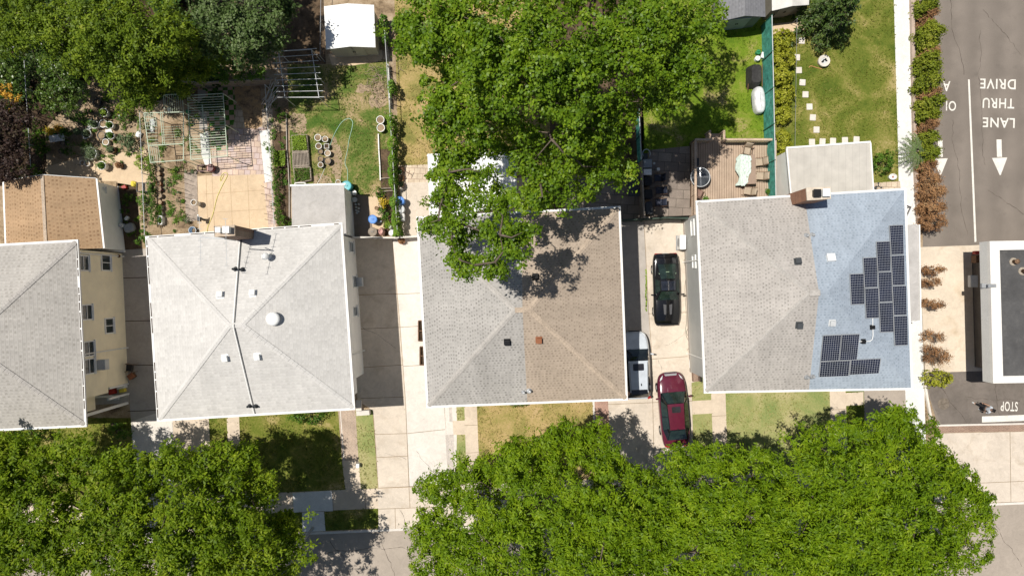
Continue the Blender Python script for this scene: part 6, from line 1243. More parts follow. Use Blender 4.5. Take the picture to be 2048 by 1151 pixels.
for i, (x, y) in enumerate(((711, 408), (717, 408), (712, 414), (717, 416), (712, 420), (716, 422), (713, 425))):
    b = at(x, y, .25); mb = MB(Vector((b.x, b.y, 0))); mb.lathe(Vector((b.x, b.y, 0)), [(.07, 0), (.075, .2), (.05, .25), (.05, .27), (0, .27)], 12, cap1=False); tag(mb.build('glass_jar', mt['lightgrey'], smooth=True), 'small pale jar in the jar cluster on the shaded slab by the annex', 'jar', 'jars in the annex shade')
t_ = thing('bicycle_frame', 'bent twig bundle with a blue handle lying by the round planter', 'tool', at(770, 444, 0)); mb = MB(t_.location); mb.tube([at(762, 442, .3), at(772, 436, .5), at(782, 430, .6), at(788, 424, .6)], .025, 6); mb.tube([at(768, 446, .3), at(778, 440, .5), at(784, 436, .5)], .02, 6); t_.name = 'garden_tool'; mb.build('shaft', mt['brown'], t_); mb = MB(t_.location); mb.tube([at(763, 442, .32), at(757, 445, .3)], .035, 6); mb.build('grip', mt['lightblue'], t_)
b = at(383, 460, .4); t_ = thing('basin', 'pale blue basin leaning by the back wall of the pale house', 'basin', (b.x, b.y, 0)); mb = MB(t_.location); mb.lathe(Vector((b.x, b.y, 0)), [(.16, 0), (.24, .3), (.26, .3), (.18, .02)], 16, cap1=False); mb.build('bowl', mt['lightblue'], t_)
b = at(396, 434, .9); t_ = thing('water_pump', 'dark post mounted tap with a white cap in the soil bed', 'tap', (b.x, b.y, 0)); mb = MB(t_.location); mb.tube([Vector((b.x, b.y - .1, 0)), Vector((b.x, b.y, .9))], .08, 8); mb.box(Vector((b.x, b.y - .12, .7)), (.16, .3, .3)); mb.build('post', mt['darkgrey'], t_); mb = MB(t_.location); mb.lathe(Vector((b.x + .02, b.y + .12, .9)), [(.06, 0), (.05, .06), (0, .07)], 10, cap1=False); mb.build('cap', mt['white'], t_)
# raised beds and edging
def bed(label, px4, h, framemat, soil, plant=None, n=0, Lf=.11, lid=False):
    q = [at(x, y, h) for x, y in px4]; c = sum(q, Vector()) / 4; root = thing('raised_bed', label, 'raised bed', (c.x, c.y, 0)); o = root.location; mb = MB(o)
    for i in range(4): a, b = q[i], q[(i + 1) % 4]; mb.bar(Vector((a.x, a.y, h / 2)), Vector((b.x, b.y, h / 2)), .06, h - i * .004)
    mb.build('frame', mt[framemat], root); mb = MB(o); mb.poly([Vector((p.x, p.y, h * .8)) for p in q]); s_ = mb.build('soil', mt[soil], root)
    if s_.data.polygons[0].normal.z < 0: s_.data.flip_normals()
    if lid:
        mb = MB(o)
        for k in range(11): f = (k + .5) / 11; mb.bar(q[0].lerp(q[1], f) + Vector((0, 0, .03)), q[3].lerp(q[2], f) + Vector((0, 0, .03)), .055, .02)
        for f in (.08, .92): mb.bar(q[0].lerp(q[3], f) + Vector((0, 0, .055)), q[1].lerp(q[2], f) + Vector((0, 0, .055)), .07, .02)
        mb.build('slatted_cover', mt['wood_grey'], root)
    if plant:
        u, v = RNG.random(n)[:, None], RNG.random(n)[:, None]; Q = [np.array(p) for p in q]; C = Q[0] * (1 - u) * (1 - v) + Q[1] * u * (1 - v) + Q[2] * u * v + Q[3] * (1 - u) * v; C[:, 2] = h * .8 + RNG.random(n) * .22; C[:, :2] = (C[:, :2] - np.array(c)[:2]) * .93 + np.array(c)[:2]
        leaf_mesh('greens', C, unit(RNG.normal(size=(n, 3)) * .5 + np.array([0, 0, 1.])), Lf, Lf * .6, mt[plant], root, o)
bed('raised bed of bright lettuce on the lawn above the slatted cover', [(583, 271), (613, 269), (616, 301), (585, 302)], .3, 'wood_grey', 'soil_dark', 'lf_bright', 900)
bed('raised bed under a grey slatted cover', [(585, 303), (616, 302), (618, 333), (586, 335)], .3, 'wood_grey', 'soil_dark', lid=True)
bed('raised bed of sparse seedlings below the slatted cover', [(587, 336), (620, 334), (622, 360), (590, 365)], .3, 'wood_grey', 'soil_dark', 'lf_green', 420, .09)
bed('lettuce bed between the creeper fence and the white edging', [(547, 302), (571, 300), (572, 332), (549, 335)], .25, 'soil_dark', 'soil_dark', 'lf_bright', 800)
t_ = thing('cold_frame', 'empty white cold frame leaning by the annex roof corner', 'frame', at(605, 369, 0)); mb = MB(t_.location); q = [at(590, 366, .4), at(610, 365, .4), at(611, 374, .4), at(590, 375, .4)]
for i in range(4): mb.bar(q[i], q[(i + 1) % 4], .05, .05)
for p in q: mb.bar(Vector((p.x, p.y, 0)), p, .05, .05)
mb.build('frame', mt['trim'], t_)
def edging(label, pts, h, mat, w=.07):
    P = [at(x, y, h / 2) for x, y in pts]; mb = MB(Vector((P[0].x, P[0].y, 0)))
    for a, b in zip(P[:-1], P[1:]): mb.bar(a, b + (b - a).normalized() * .02, w, h)
    tag(mb.build('garden_edging', mt[mat]), label, 'edging')
edging('curving pale edging beside the lettuce bed', [(573, 226), (573.5, 262), (574, 300), (577, 335), (579, 380), (579, 436)], .15, 'concrete_grey', .05); edging('white edging along the ivy side of the lawn', [(757, 268), (758, 300), (760, 330), (761, 360)], .18, 'trim'); edging('white rail along the upper ivy fence beside the brush heap', [(777, 130), (780, 172), (780, 215)], .5, 'trim', .05)
for (x0, y0, x1, y1, lb) in ((762, 357, 790, 355, 'upper timber cross piece in the bed by the ivy'), (762, 377, 790, 376, 'lower timber cross piece in the bed by the ivy'), (763, 383, 790, 381, 'short timber piece framing the yellow shrub')):
    edging(lb, [(x0, y0), (x1, y1)], .2, 'wood_grey', .06)
# brush heap
b = at(766, 168, 0); t_ = thing('brush_heap', 'heap of dry twigs at the edge of the lawn by the ivy fence', 'twigs', b); mb = MB(b); rnd = random.Random(8)
for k in range(150):
    p = b + Vector((rnd.gauss(-.2, .55), rnd.gauss(0, .75), rnd.uniform(.02, .3))); a = rnd.uniform(0, 6.28); L_ = rnd.uniform(.2, .6); mb.tube([p, p + Vector((math.cos(a) * L_, math.sin(a) * L_, rnd.uniform(-.05, .1)))], rnd.uniform(.006, .016), 4)
tag(mb.build('twigs', M('twig', (.36, .27, .20), .95, .3, 6), t_), kind='stuff')
# hoses
def hose(label, pts, mat, r=.018):
    P = [at(x, y, .03) for x, y in pts]; Q = []
    for i in range(len(P) - 1):
        p0, p1, p2, p3 = P[max(0, i - 1)], P[i], P[i + 1], P[min(len(P) - 1, i + 2)]
        for k in range(8):
            t = k / 8; Q.append(.5 * ((2 * p1) + (p2 - p0) * t + (2 * p0 - 5 * p1 + 4 * p2 - p3) * t * t + (3 * p1 - p0 - 3 * p2 + p3) * t ** 3))
    Q.append(P[-1]); mb = MB(P[0]); mb.tube(Q, r, 6); tag(mb.build('garden_hose', mat, smooth=True), label, 'hose')
hose('pale green hose looping over the lawn to the turquoise barrel', [(659, 296), (664, 280), (672, 262), (684, 244), (697, 237), (705, 243), (704, 256), (698, 280), (695, 300), (690, 325), (695, 340), (695, 362)], M('hosegreen', (.34, .52, .40), .5), .022)
hose('yellow hose looped across the tan patio', [(448, 349), (441, 362), (442, 352), (450, 345), (455, 350), (444, 372), (434, 395), (425, 430), (416, 452), (414, 464)], M('hoseyellow', (.66, .60, .18), .5), .022)
hose('orange hose end lying by the round stone basin', [(1618, 135), (1622, 132), (1632, 135), (1644, 138)], M('hoseorange', (.62, .28, .14), .5), .02)
hose('thin dark hose coiled along the grey sided wall', [(1370, 505), (1378, 512), (1376, 522), (1368, 520), (1372, 545), (1370, 580), (1373, 640), (1371, 660), (1378, 672), (1384, 662), (1378, 655), (1372, 668), (1380, 690), (1374, 700)], M('hosedark', (.16, .16, .12), .6), .014)
hose('white cord lying beside the lawn pots toward the annex', [(651, 333), (645, 347), (640, 358), (634, 368)], mt['trim'], .015)
# ================================================================ right-hand yards: stepping stones, basin
for i, (x, y, lb) in enumerate(((1603.6, 81.6, 'stepping stone nearest the conifer'), (1594, 115, 'stepping stone half hidden by the second shrub'), (1597.7, 140.6, 'stepping stone beside the third shrub from the shed'), (1605, 165, 'stepping stone level with the gap above the fourth shrub'), (1611, 189, 'stepping stone level with the white tub'), (1619, 213.6, 'stepping stone level with the lower end of the white tub'), (1625.7, 235, 'stepping stone level with the smaller shrub'), (1633, 259.5, 'stepping stone last in the slanting line above the annex'), (1624, 284, 'leftmost stepping stone in the row along the annex'), (1645, 283, 'second stepping stone from the left along the annex'), (1666, 282, 'middle stepping stone in the row along the annex'), (1690, 280.5, 'second stepping stone from the right along the annex'), (1713, 279, 'rightmost stepping stone in the row along the annex'))):
    c = at(x, y, .03); mb = MB(Vector((c.x, c.y, 0))); mb.rbox(c, (.41, .43, .07), .04, -.06 + (i % 3) * .04); tag(mb.build('stepping_stone', mt['concrete_pale']), lb, 'stepping stone', 'stepping stones on the right lawn')
for (x, y, lb) in ((1633, 70, 'round grey paving stone in the conifer shade, left one'), (1651, 62, 'round grey paving stone in the conifer shade, right one')):
    c = at(x, y, .03); mb = MB(Vector((c.x, c.y, 0))); mb.lathe(Vector((c.x, c.y, 0)), [(.3, 0), (.3, .05), (.26, .07), (0, .07)], 18, cap1=False); tag(mb.build('paving_stone', mt['concrete_grey']), lb, 'paving stone')
b = at(1648, 122, .3); t_ = thing('stone_basin', 'round pale stone basin with dark contents on the right lawn', 'basin', (b.x, b.y, 0)); g0 = Vector((b.x, b.y, 0)); mb = MB(g0); mb.lathe(g0, [(.34, 0), (.41, .3), (.40, .36), (.22, .34), (.2, .3)], 14, cap1=False); mb.build('rim', mt['concrete_pale'], t_); mb = MB(g0); mb.lathe(g0 + Vector((0, 0, .31)), [(.22, 0), (0, .01)], 14, cap0=False, cap1=False); mb.build('bowl', mt['lightgrey'], t_); mb = MB(g0)
for k in range(6): mb.box(g0 + Vector((.14 * math.cos(k * 1.1), .09 * math.sin(k * 1.7), .36)), (.12, .07, .05), rz=k)
mb.build('contents', mt['black'], t_)
# covered grill and white tub
b = at(1513, 148, .9); t_ = thing('covered_grill', 'large grill under a black cover beside the netted fence', 'grill', (b.x, b.y, 0)); g0 = Vector((b.x, b.y, 0)); mb = MB(g0); mb.rbox(g0 + Vector((0, 0, .48)), (.86, 1.55, .92), .25, .0, 5, .86); cv = mb.build('cover', M('blackcover', (.035, .033, .032), .6, .3, 2, 8, .2), t_); autosmooth(cv, 45); mb = MB(g0)
for sx in (-.34, .34): mb.tube([g0 + Vector((sx - .03, -.7, .08)), g0 + Vector((sx + .03, -.7, .08))], .08, 12)
mb.build('wheel', mt['rubber'], t_); mb = MB(g0); mb.bar(g0 + Vector((.46, -.8, .7)), g0 + Vector((.46, .7, .7)), .05, .05); mb.bar(g0 + Vector((-.46, -.95, .5)), g0 + Vector((-.42, -.55, .5)), .05, .05); mb.build('side_handle', mt['brown'], t_)
b = at(1521, 198, .65); t_ = thing('white_tub', 'long white tub with rounded ends upside down beside the netted fence', 'tub', (b.x, b.y, 0)); g0 = Vector((b.x, b.y, 0)); mb = MB(g0)
n = 28; rings = [(1.0, 0.0), (1.02, .1), (.97, .45), (.86, .60), (.55, .66), (0.02, .67)]; vs = []; fs = []
for (k, z) in rings:
    for i in range(n):
        a = 2 * math.pi * i / n; ex = .39 * math.copysign(abs(math.cos(a)) ** .7, math.cos(a)); ey = .92 * math.copysign(abs(math.sin(a)) ** .75, math.sin(a)); vs.append(g0 + Vector((ex * k, ey * (1 - (1 - k) * .45) - ex * .0, z)))
for r_ in range(len(rings) - 1):
    for i in range(n): j = (i + 1) % n; fs.append((r_ * n + i, r_ * n + j, (r_ + 1) * n + j, (r_ + 1) * n + i))
mb.add(vs, fs); ob = mb.build('shell', M('tubwhite', (.66, .66, .67), .45, .2, 3), t_, True); ob.rotation_euler.z = .08; mb = MB(g0); mb.lathe(g0, [(.42, 0), (.42, .1)], 20, sy=2.3); ob = mb.build('skirt', mt['black'], t_); ob.rotation_euler.z = .08
b = at(1527, 110, .3); mb = MB(Vector((b.x, b.y, 0))); mb.rbox(Vector((b.x, b.y, .15)), (.26, .4, .3), .03, -.2); tag(mb.build('box', mt['white']), 'white box beside the buckets at the netted fence', 'box')
# ================================================================ the deck
dz = .55; dk = thing('wooden_deck', 'brown plank deck with railings and steps behind the solar panel house', 'deck', at(1460, 350, 0)); o = dk.location
L_, T_, R_, B_ = at(1383, 300, dz).x, at(1400, 284, dz).y, at(1541, 300, dz).x, at(1450, 412, dz).y
mb = MB(o); x = L_; k = 0; rnd = random.Random(2)
while x < R_ - .05:
    yb = B_ if x > at(1393, 0, dz).x else at(0, 432, dz).y
    mb.box(Vector((x + .07, (T_ + yb) / 2 + rnd.uniform(-.01, .01), dz - .02)), (.136, T_ - yb, .04)); x += .16
mb.build('deck_floor', mt['plank'], dk)
mb = MB(o); mb.prism([Vector((L_ + .05, T_ - .05, 0)), Vector((R_ - .05, T_ - .05, 0)), Vector((R_ - .05, B_, 0)), Vector((L_ + .05, B_, 0))], 0, dz - .045); mb.build('skirt', mt['brown'], dk)
mt['railwood'] = M('railwood', (.50, .38, .28), .8, .2, 2, 16, .15)
def railing(p, q, z=dz, h=.92, step=.115):
    p, q = Vector(p), Vector(q); p.z = q.z = z; mb = MB(o); up = Vector((0, 0, h)); mb.bar(p + up, q + up, .15, .04); mb.bar(p + Vector((0, 0, .1)), q + Vector((0, 0, .1)), .04, .09); n = int((q - p).length / step)
    for k in range(1, n): a = p.lerp(q, k / n); mb.bar(a + Vector((0, 0, .05)), a + Vector((0, 0, h - .02)), .035, .035)
    for k in range(2): a = (p, q)[k]; mb.bar(Vector((a.x, a.y, 0)), Vector((a.x, a.y, z + h + .06 + k * .003)), .1, .1)
    mb.build('railing', mt['railwood'], dk)
xs0, xs1 = at(1415, 0, dz).x, at(1443, 0, dz).x
railing((L_ + .03, at(0, 432, dz).y, 0), (L_ + .03, T_ - .05, 0)); railing((L_ + .03, T_ - .03, 0), (xs0, T_ - .03, 0)); railing((xs1, T_ - .03, 0), (R_ - .03, T_ - .03, 0)); railing((R_ - .03, B_ + .1, 0), (R_ - .03, T_ - .05, 0))
mb = MB(o)
for k, z in enumerate((.40, .22)): mb.box(Vector(((xs0 + xs1) / 2, T_ + .17 + k * .32, z / 2)), (xs1 - xs0, .32, z))
mb.build('step', mt['plank'], dk)
for x in (xs0, xs1): railing((x, T_ + .62, 0), (x, T_ + .02, 0), .2)
# deck furniture
b = at(1401, 354, dz + .72); gt = thing('glass_table', 'round glass patio table with a grey rim on the deck', 'table', (b.x, b.y, dz)); g0 = gt.location.copy(); mb = MB(g0); r_ = .64; mb.lathe(g0 + Vector((0, 0, .70)), [(r_ - .03, 0), (r_ - .03, .012), (0, .012)], 36, cap1=False); mb.build('table_top', M_glass('tableglass', (.05, .055, .06), .12), gt); mb = MB(g0)
pts = [g0 + Vector((r_ * math.cos(a), r_ * math.sin(a), .71)) for a in np.linspace(0, 2 * math.pi, 37)]; mb.tube(pts, .028, 6, cap=False); mb.build('rim', mt['lightgrey'], gt); mb = MB(g0)
for a in (.05, 1.62, 3.19, 4.76):
    d = Vector((math.cos(a), math.sin(a), 0)); s_ = Vector((-d.y, d.x, 0)) * .035
    for q in (s_, -s_): mb.tube([g0 + d * .06 + q * .6 + Vector((0, 0, .72)), g0 + d * (r_ - .02) + q + Vector((0, 0, .72))], .013, 5)
mb.lathe(g0 + Vector((0, 0, .71)), [(.05, 0), (.05, .03), (0, .03)], 12, cap1=False); mb.build('crossbars', mt['steel'], gt)
for a in (.8, 2.37, 3.94, 5.5): d = Vector((math.cos(a), math.sin(a), 0)); mb = MB(g0); mb.tube([g0 + d * .52, g0 + d * .42 + Vector((0, 0, .7))], .02, 6); mb.build('leg', mt['lightgrey'], gt)
b = at(1496.5, 339, dz + .72); tb = thing('dining_table', 'long brown patio table half under a pale green cover on the deck', 'table', (b.x, b.y, dz)); g0 = tb.location.copy(); mb = MB(g0); tw, tl = .98, 1.95; rz = .04
mb.rbox(g0 + Vector((0, 0, .71)), (tw, tl, .04), .06, rz); mb.build('table_top', M('tabletop', (.33, .24, .18), .5, .1), tb)
for sx in (-.4, .4):
    for sy in (-.85, .85): mb = MB(g0); mb.bar(g0 + Vector((sx, sy, 0)), g0 + Vector((sx, sy, .69)), .06, .06); mb.build('leg', mt['brown'], tb)
cv = thing('table_cover', 'pale mint cloth cover crumpled over the left half of the long table', 'cloth', (g0.x - .25, g0.y, dz + .73)); c0 = cv.location.copy(); nu, nv = 26, 44; vs = []; fs = []
for j in range(nv + 1):
    v = j / nv * 2 - 1; wl = -.58 - .07 * math.sin(v * 3.4) - .05 * math.cos(v * 6); wr = .20 + .12 * math.sin(v * 2.4 + .5) + .03 * math.cos(v * 7)
    if v > .75: wl += (v - .75) * .7
    if v < -.7: wr -= .25 * (-.7 - v) / .3
    for i in range(nu + 1):
        u = i / nu; x = wl + (wr - wl) * u; z = .05 + .10 * abs(mnoise.noise(Vector((x * 4.5, v * 4.5, 1)))) + .07 * mnoise.noise(Vector((x * 10, v * 9, 5)))
        X = g0.x - .12 + x + .05 * mnoise.noise(Vector((v * 6, u, 2))); 
        if X < g0.x - .49: z -= (g0.x - .49 - X) * 1.7
        Y = g0.y + v * 1.02 + .06 * mnoise.noise(Vector((u * 4, v * 2, 9))) - .10 * u
        vs.append((X, Y, max(dz + .04, dz + .71 + z)))
for j in range(nv):
    for i in range(nu): a = j * (nu + 1) + i; fs.append((a, a + 1, a + nu + 2, a + nu + 1))
mb = MB(c0); mb.add(vs, fs); ob = mb.build('cloth', M('mintcloth', (.60, .70, .62), .7, .06), cv, True); sl = ob.modifiers.new('thick', 'SOLIDIFY'); sl.thickness = .012
def patio_chair(label, x, y, rz, mat, arm=True, z0=dz):
    c = at(x, y, z0 + .45); root = thing('patio_chair', label, 'chair', (c.x, c.y, z0), rz, 'patio chairs on the deck'); mb = MB(); mb.patch((-.24, -.24, .42), (.24, -.24, .42), (.24, .24, .44), (-.24, .24, .44), 6, 6, -.03); ob = mb.build('seat', mat, root, True); ob.modifiers.new('t', 'SOLIDIFY').thickness = .03
    mb = MB(); mb.patch((-.24, -.26, .44), (.24, -.26, .44), (.23, -.44, .92), (-.23, -.44, .92), 6, 6, -.04); ob = mb.build('backrest', mat, root, True); ob.modifiers.new('t', 'SOLIDIFY').thickness = .03
    for s in (-.27, .27):
        mb = MB(); mb.tube([(s, .28, 0), (s, .25, .42), (s, .22, .64), (s, -.3, .64), (s * .95, -.45, .94)], .016, 6); mb.build('armrest', mt['brown'], root); mb = MB(); mb.tube([(s, -.34, 0), (s, -.24, .42)], .016, 6); mb.build('leg', mt['brown'], root)
    return root
tan = M('slingtan', (.42, .34, .25), .75, .08); dkb = M('slingbrown', (.20, .12, .09), .5, .2)
patio_chair('tan patio chair at the top end of the long table', 1494, 301, math.pi - .2, tan); patio_chair('upper of two tan chairs at the right side of the long table', 1519, 324, math.pi / 2 + .1, tan); patio_chair('lower of two tan chairs at the right side of the long table', 1521, 352, math.pi / 2 - .05, tan); patio_chair('tan patio chair below the long table near the roof edge', 1496, 382, -1.75 + math.pi, tan); patio_chair('dark brown patio chair below the round glass table', 1398, 386, -.4, dkb)
b = at(1391, 324, dz); mb = MB(b); mb.rbox(b + Vector((0, 0, .02)), (.48, .55, .04), .04); tag(mb.build('door_mat', mt['darkgrey']), 'dark mat on the deck above the round glass table', 'mat')
pot('small green plant in a pot at the lower right of the deck', 1530, 385, 4, .3, 'greenplastic', 'lf_green').location.z = dz
pot('white pot with a leafy plant by the roof edge of the deck', 1406, 401, 5, .35, 'white', 'lf_green').location.z = dz
# slate patio things
b = at(1293, 307, .9); t_ = thing('garden_cart', 'cart with a loop handle at the corner of the slate patio', 'cart', (b.x, b.y, 0)); g0 = t_.location.copy(); mb = MB(g0); pts = [g0 + Vector((.26 * math.cos(a), .3 * math.sin(a) , .85)) for a in np.linspace(-.4, math.pi + .4, 14)]; mb.tube([pts[0] + Vector((-.03, -.15, -.4))] + pts + [pts[-1] + Vector((.03, -.15, -.4))], .03, 6); mb.build('handle', mt['lightgrey'], t_); mb = MB(g0); mb.rbox(g0 + Vector((0, -.1, .3)), (.34, .4, .4), .06); mb.build('body', mt['darkgrey'], t_)
def boxthing(name, label, cat, x, y, size, mat, rz=0, r=.05, z=0, lid=None):
    c = at(x, y, z + size[2]); t_ = thing(name, label, cat, (c.x, c.y, z)); mb = MB(t_.location); mb.rbox(Vector((c.x, c.y, z + size[2] / 2)), size, r, rz); mb.build('body', mt[mat], t_)
    if lid: mb = MB(t_.location); mb.rbox(Vector((c.x, c.y, z + size[2] + .03)), (size[0] * 1.06, size[1] * 1.06, .06), r, rz); mb.build('lid', mt[lid], t_)
    return t_
boxthing('cabinet', 'dark green grey cabinet below the loop handled cart on the slate patio', 'cabinet', 1295, 327, (.56, .55, .8), 'darkgrey', 0, .03, 0, 'grey'); boxthing('cabinet', 'white topped cabinet on the slate patio beside the wooden fence', 'cabinet', 1295, 344, (.52, .38, .8), 'grey', 0, .03, 0, 'white')
for (x, y, lb) in ((1289.5, 324, 'white mug on the dark cabinet'), (1308, 327, 'white cup standing on the slate patio')):
    z = .86 if x < 1300 else .3; c = at(x, y, z); mb = MB(c); mb.lathe(c, [(.07, 0), (.075, .1), (.06, .1), (.05, .03), (0, .03)], 12, cap1=False); tag(mb.build('cup', mt['white'], smooth=True), lb, 'cup')
boxthing('stool', 'small white stool on the slate patio', 'stool', 1317, 338, (.22, .2, .4), 'white', 0, .06)
navy = M('navychair', (.03, .035, .055), .5)
for (x, y, lb) in ((1316, 356, 'upper dark plastic chair in the middle of the slate patio'), (1319, 381, 'lower dark plastic chair in the middle of the slate patio'), (1318, 405, 'dark plastic chair nearest the gate on the slate patio')):
    patio_chair(lb, x, y, math.pi / 2, navy, z0=0)['group'] = 'dark chairs on the slate patio'
for (x, y, sx, sy, h, m, lb) in ((1296, 362, .5, .6, .7, 'black', 'black covered bin against the wooden fence'), (1297, 388, .5, .6, .6, 'black', 'round backed black bin below the covered bin by the fence'), (1298, 416, .45, .8, .6, 'darkgrey', 'dark bundle in the corner by the gate on the slate patio')): boxthing('storage_bin', lb, 'bin', x, y, (sx, sy, h), m, .1, .12, 0, m)
b = at(1268, 368, .72); t_ = thing('black_table', 'long black table in the shaded yard left of the wooden fence', 'table', (b.x, b.y, 0)); mb = MB(t_.location); mb.rbox(Vector((b.x, b.y, .7)), (.80, 1.65, .05), .04); mb.build('table_top', mt['darkgrey'], t_)
for sx in (-.33, .33):
    for sy in (-.7, .7): mb = MB(t_.location); mb.bar(Vector((b.x + sx, b.y + sy, 0)), Vector((b.x + sx, b.y + sy, .68)), .05, .05); mb.build('leg', mt['black'], t_)
# condenser on the drive
b = at(1366, 484, .95); t_ = thing('air_conditioner', 'white outdoor air conditioner unit on the drive by the grey wall', 'air conditioner', (b.x, b.y, 0)); g0 = t_.location.copy(); mb = MB(g0); mb.rbox(g0 + Vector((0, 0, .55)), (.42, .98, .8), .05); mb.build('casing', mt['white'], t_); mb = MB(g0); mb.box(g0 + Vector((0, 0, .08)), (.5, 1.02, .14)); mb.build('stand', mt['grey'], t_); mb = MB(g0); mb.lathe(g0 + Vector((-.212, 0, .55)), [(.3, 0)], 8) if False else None; mb.tube([g0 + Vector((-.215, 0, .55)), g0 + Vector((-.225, 0, .55))], .3, 20); mb.build('fan_grille', mt['grey'], t_)
boxthing('bench', 'slim grey bench along the left wall of the right annex', 'bench', 1578, 352, (.22, 2.0, .42), 'grey', 0, .03); boxthing('paving_slab', 'pale square slab on the terracotta strip beside the deck', 'slab', 1564, 346, (.3, .3, .05), 'concrete_pale', .1, .02)
b = at(1787, 353, .35); t_ = thing('plant_trough', 'white trough at the foot of the white bloomed bush', 'trough', (b.x, b.y, 0)); mb = MB(t_.location); mb.lathe(Vector((b.x, b.y, 0)), [(.22, 0), (.28, .3), (.22, .32), (.2, .22), (0, .2)], 16, sy=.75, cap1=False); mb.build('bowl', mt['white'], t_); mb = MB(t_.location); mb.box(Vector((b.x + .02, b.y, .26)), (.14, .12, .1)); mb.build('contents', mt['pink'], t_)
b = at(1758, 372, .9); t_ = thing('standpipe', 'dark branching standpipe on the brick step behind the blue roof', 'tap', (b.x, b.y, 0)); g0 = Vector((b.x, b.y, 0)); mb = MB(g0); mb.tube([g0, g0 + Vector((0, 0, .9))], .03, 6); mb.tube([g0 + Vector((-.22, -.12, .8)), g0 + Vector((0, 0, .8)), g0 + Vector((.2, -.1, .8))], .03, 6); mb.tube([g0 + Vector((0, 0, .8)), g0 + Vector((.0, .2, .85))], .03, 6)
for d in ((-.22, -.12), (.2, -.1), (0, .2)): mb.lathe(g0 + Vector((d[0], d[1], .8)), [(.06, 0), (.06, .06), (0, .06)], 10, cap1=False)
mb.build('pipework', mt['darkgrey'], t_)
# things under the yellow house's porch and beside it
patio_chair('dark folding chair standing against the yellow sided wall', 259, 735, 1.5, M('chairblack', (.03, .03, .03), .6), z0=0)['group'] = 'chairs by the yellow sided wall'
boxthing('cardboard_box', 'small brown box with an orange front beside the dark chair', 'box', 262, 752, (.40, .34, .3), 'brown', .6, .02, 0, 'terracotta')
for (x, y, s, m, lb) in ((222, 783, (.4, .35, .4), 'red', 'red crate inside the shaded porch'), (218, 796, (.32, .3, .35), 'lightgrey', 'pale box at the inner side of the shaded porch'), (231, 795, (.3, .3, .3), 'lightgrey', 'second pale box next to the inner one in the porch'), (243, 780, (.35, .3, .35), 'yellow', 'yellow tub in the shaded porch'), (240, 772, (.5, .35, .5), 'white', 'white bundle at the back of the shaded porch')): boxthing('porch_box', lb, 'box', x, y, s, m, .2, .03)
leafless = [(252, 405, .9, 'white cylinder bin in the shaded side strip'), (243, 385, .3, None)]
bin_('white cylinder bin in the shade of the grey annex wall', 241, 450, 4, .5, 'white', 'lightgrey', 'bucket', 'bucket'); boxthing('lumber_pile', 'grey tarp heap in the shade of the annex wall', 'tarp', 256, 455, (.7, .6, .35), 'grey', .3, .2); boxthing('watering_can', 'white jug lying in the shaded side strip', 'jug', 252, 436, (.3, .2, .22), 'white', .8, .06); boxthing('crate', 'red crate in the shade by the annex corner', 'crate', 247, 374, (.3, .25, .25), 'red', .4, .03)
hose('white pipe lying along the shaded side strip', [(236, 372), (240, 410), (245, 446)], mt['lightgrey'], .03)
boxthing('utility_box', 'white utility box on the front path by the lawn strip', 'box', 715, 931, (.22, .28, .4), 'white', 0, .03)
c = at(625, 1056, 0); mb = MB(Vector((c.x, c.y, 0))); mb.lathe(Vector((c.x, c.y, 0)), [(.11, 0), (.11, 3.2), (.09, 3.2)], 14); tag(mb.build('sign_post', mt['steel'], smooth=True), 'grey pole standing on the pale slab at the kerb', 'pole')
# ================================================================ cars
def car_paint(name, col, rough=.25):
    t = NT(name); return t.done(t.scale(col, t.rng(t.noise(t.pos(), 2.2, 3), .3, .7, .9, 1.1)), rough, .5, 0, 1.0)
def loft(mb, st, n=14):
    """st: (y, halfwidth, z_low, z_belt, z_crown) from rear to front; a closed car body"""
    rings = []; fs = []; vs = []
    prof = []
    for (y, hw, zl, zb, zc) in st:
        half = [(hw * .86, zl), (hw * .97, zl + (zb - zl) * .22), (hw, zl + (zb - zl) * .55), (hw * .985, zl + (zb - zl) * .82), (hw * .93, zb), (hw * .80, zb + (zc - zb) * .55), (hw * .45, zb + (zc - zb) * .93), (0, zc)]
        ring = [Vector((x, y, z)) for x, z in half] + [Vector((-x, y, z)) for x, z in half[-2::-1]]
        rings.append(ring)
    m = len(rings[0])
    for r_ in rings: vs += r_
    for i in range(len(rings) - 1):
        for k in range(m):
            l = (k + 1) % m; fs.append((i * m + k, i * m + l, (i + 1) * m + l, (i + 1) * m + k))
    fs.append([k for k in range(m)]); fs.append([(len(rings) - 1) * m + k for k in range(m - 1, -1, -1)])
    mb.add(vs, fs)
def wheel(root, x, y, r=.33, w=.22):
    mb = MB(); pr = [(r * .62, -w / 2), (r * .95, -w / 2), (r, -w * .35), (r, w * .35), (r * .95, w / 2), (r * .62, w / 2)]
    vs = []; fs = []; n = 28
    for (rr, t) in pr: vs += [(x + t, y + rr * math.cos(2 * math.pi * k / n), r + rr * math.sin(2 * math.pi * k / n)) for k in range(n)]
    for i in range(len(pr) - 1):
        for k in range(n): l = (k + 1) % n; fs.append((i * n + k, i * n + l, (i + 1) * n + l, (i + 1) * n + k))
    mb.add(vs, fs); wo = mb.build('wheel', mt['rubber'], root, True); s = 1 if x > 0 else -1; mb = MB(); cx = x + s * w * .3
    mb.tube([(cx - s * .05, y, r), (cx, y, r)], r * .63, 20)
    for k in range(5): a = 2 * math.pi * k / 5; mb.bar((cx + s * .01, y, r), (cx + s * .01, y + r * .58 * math.cos(a), r + r * .58 * math.sin(a)), .06, .03)
    mb.build('rim', mt['steel'], wo)
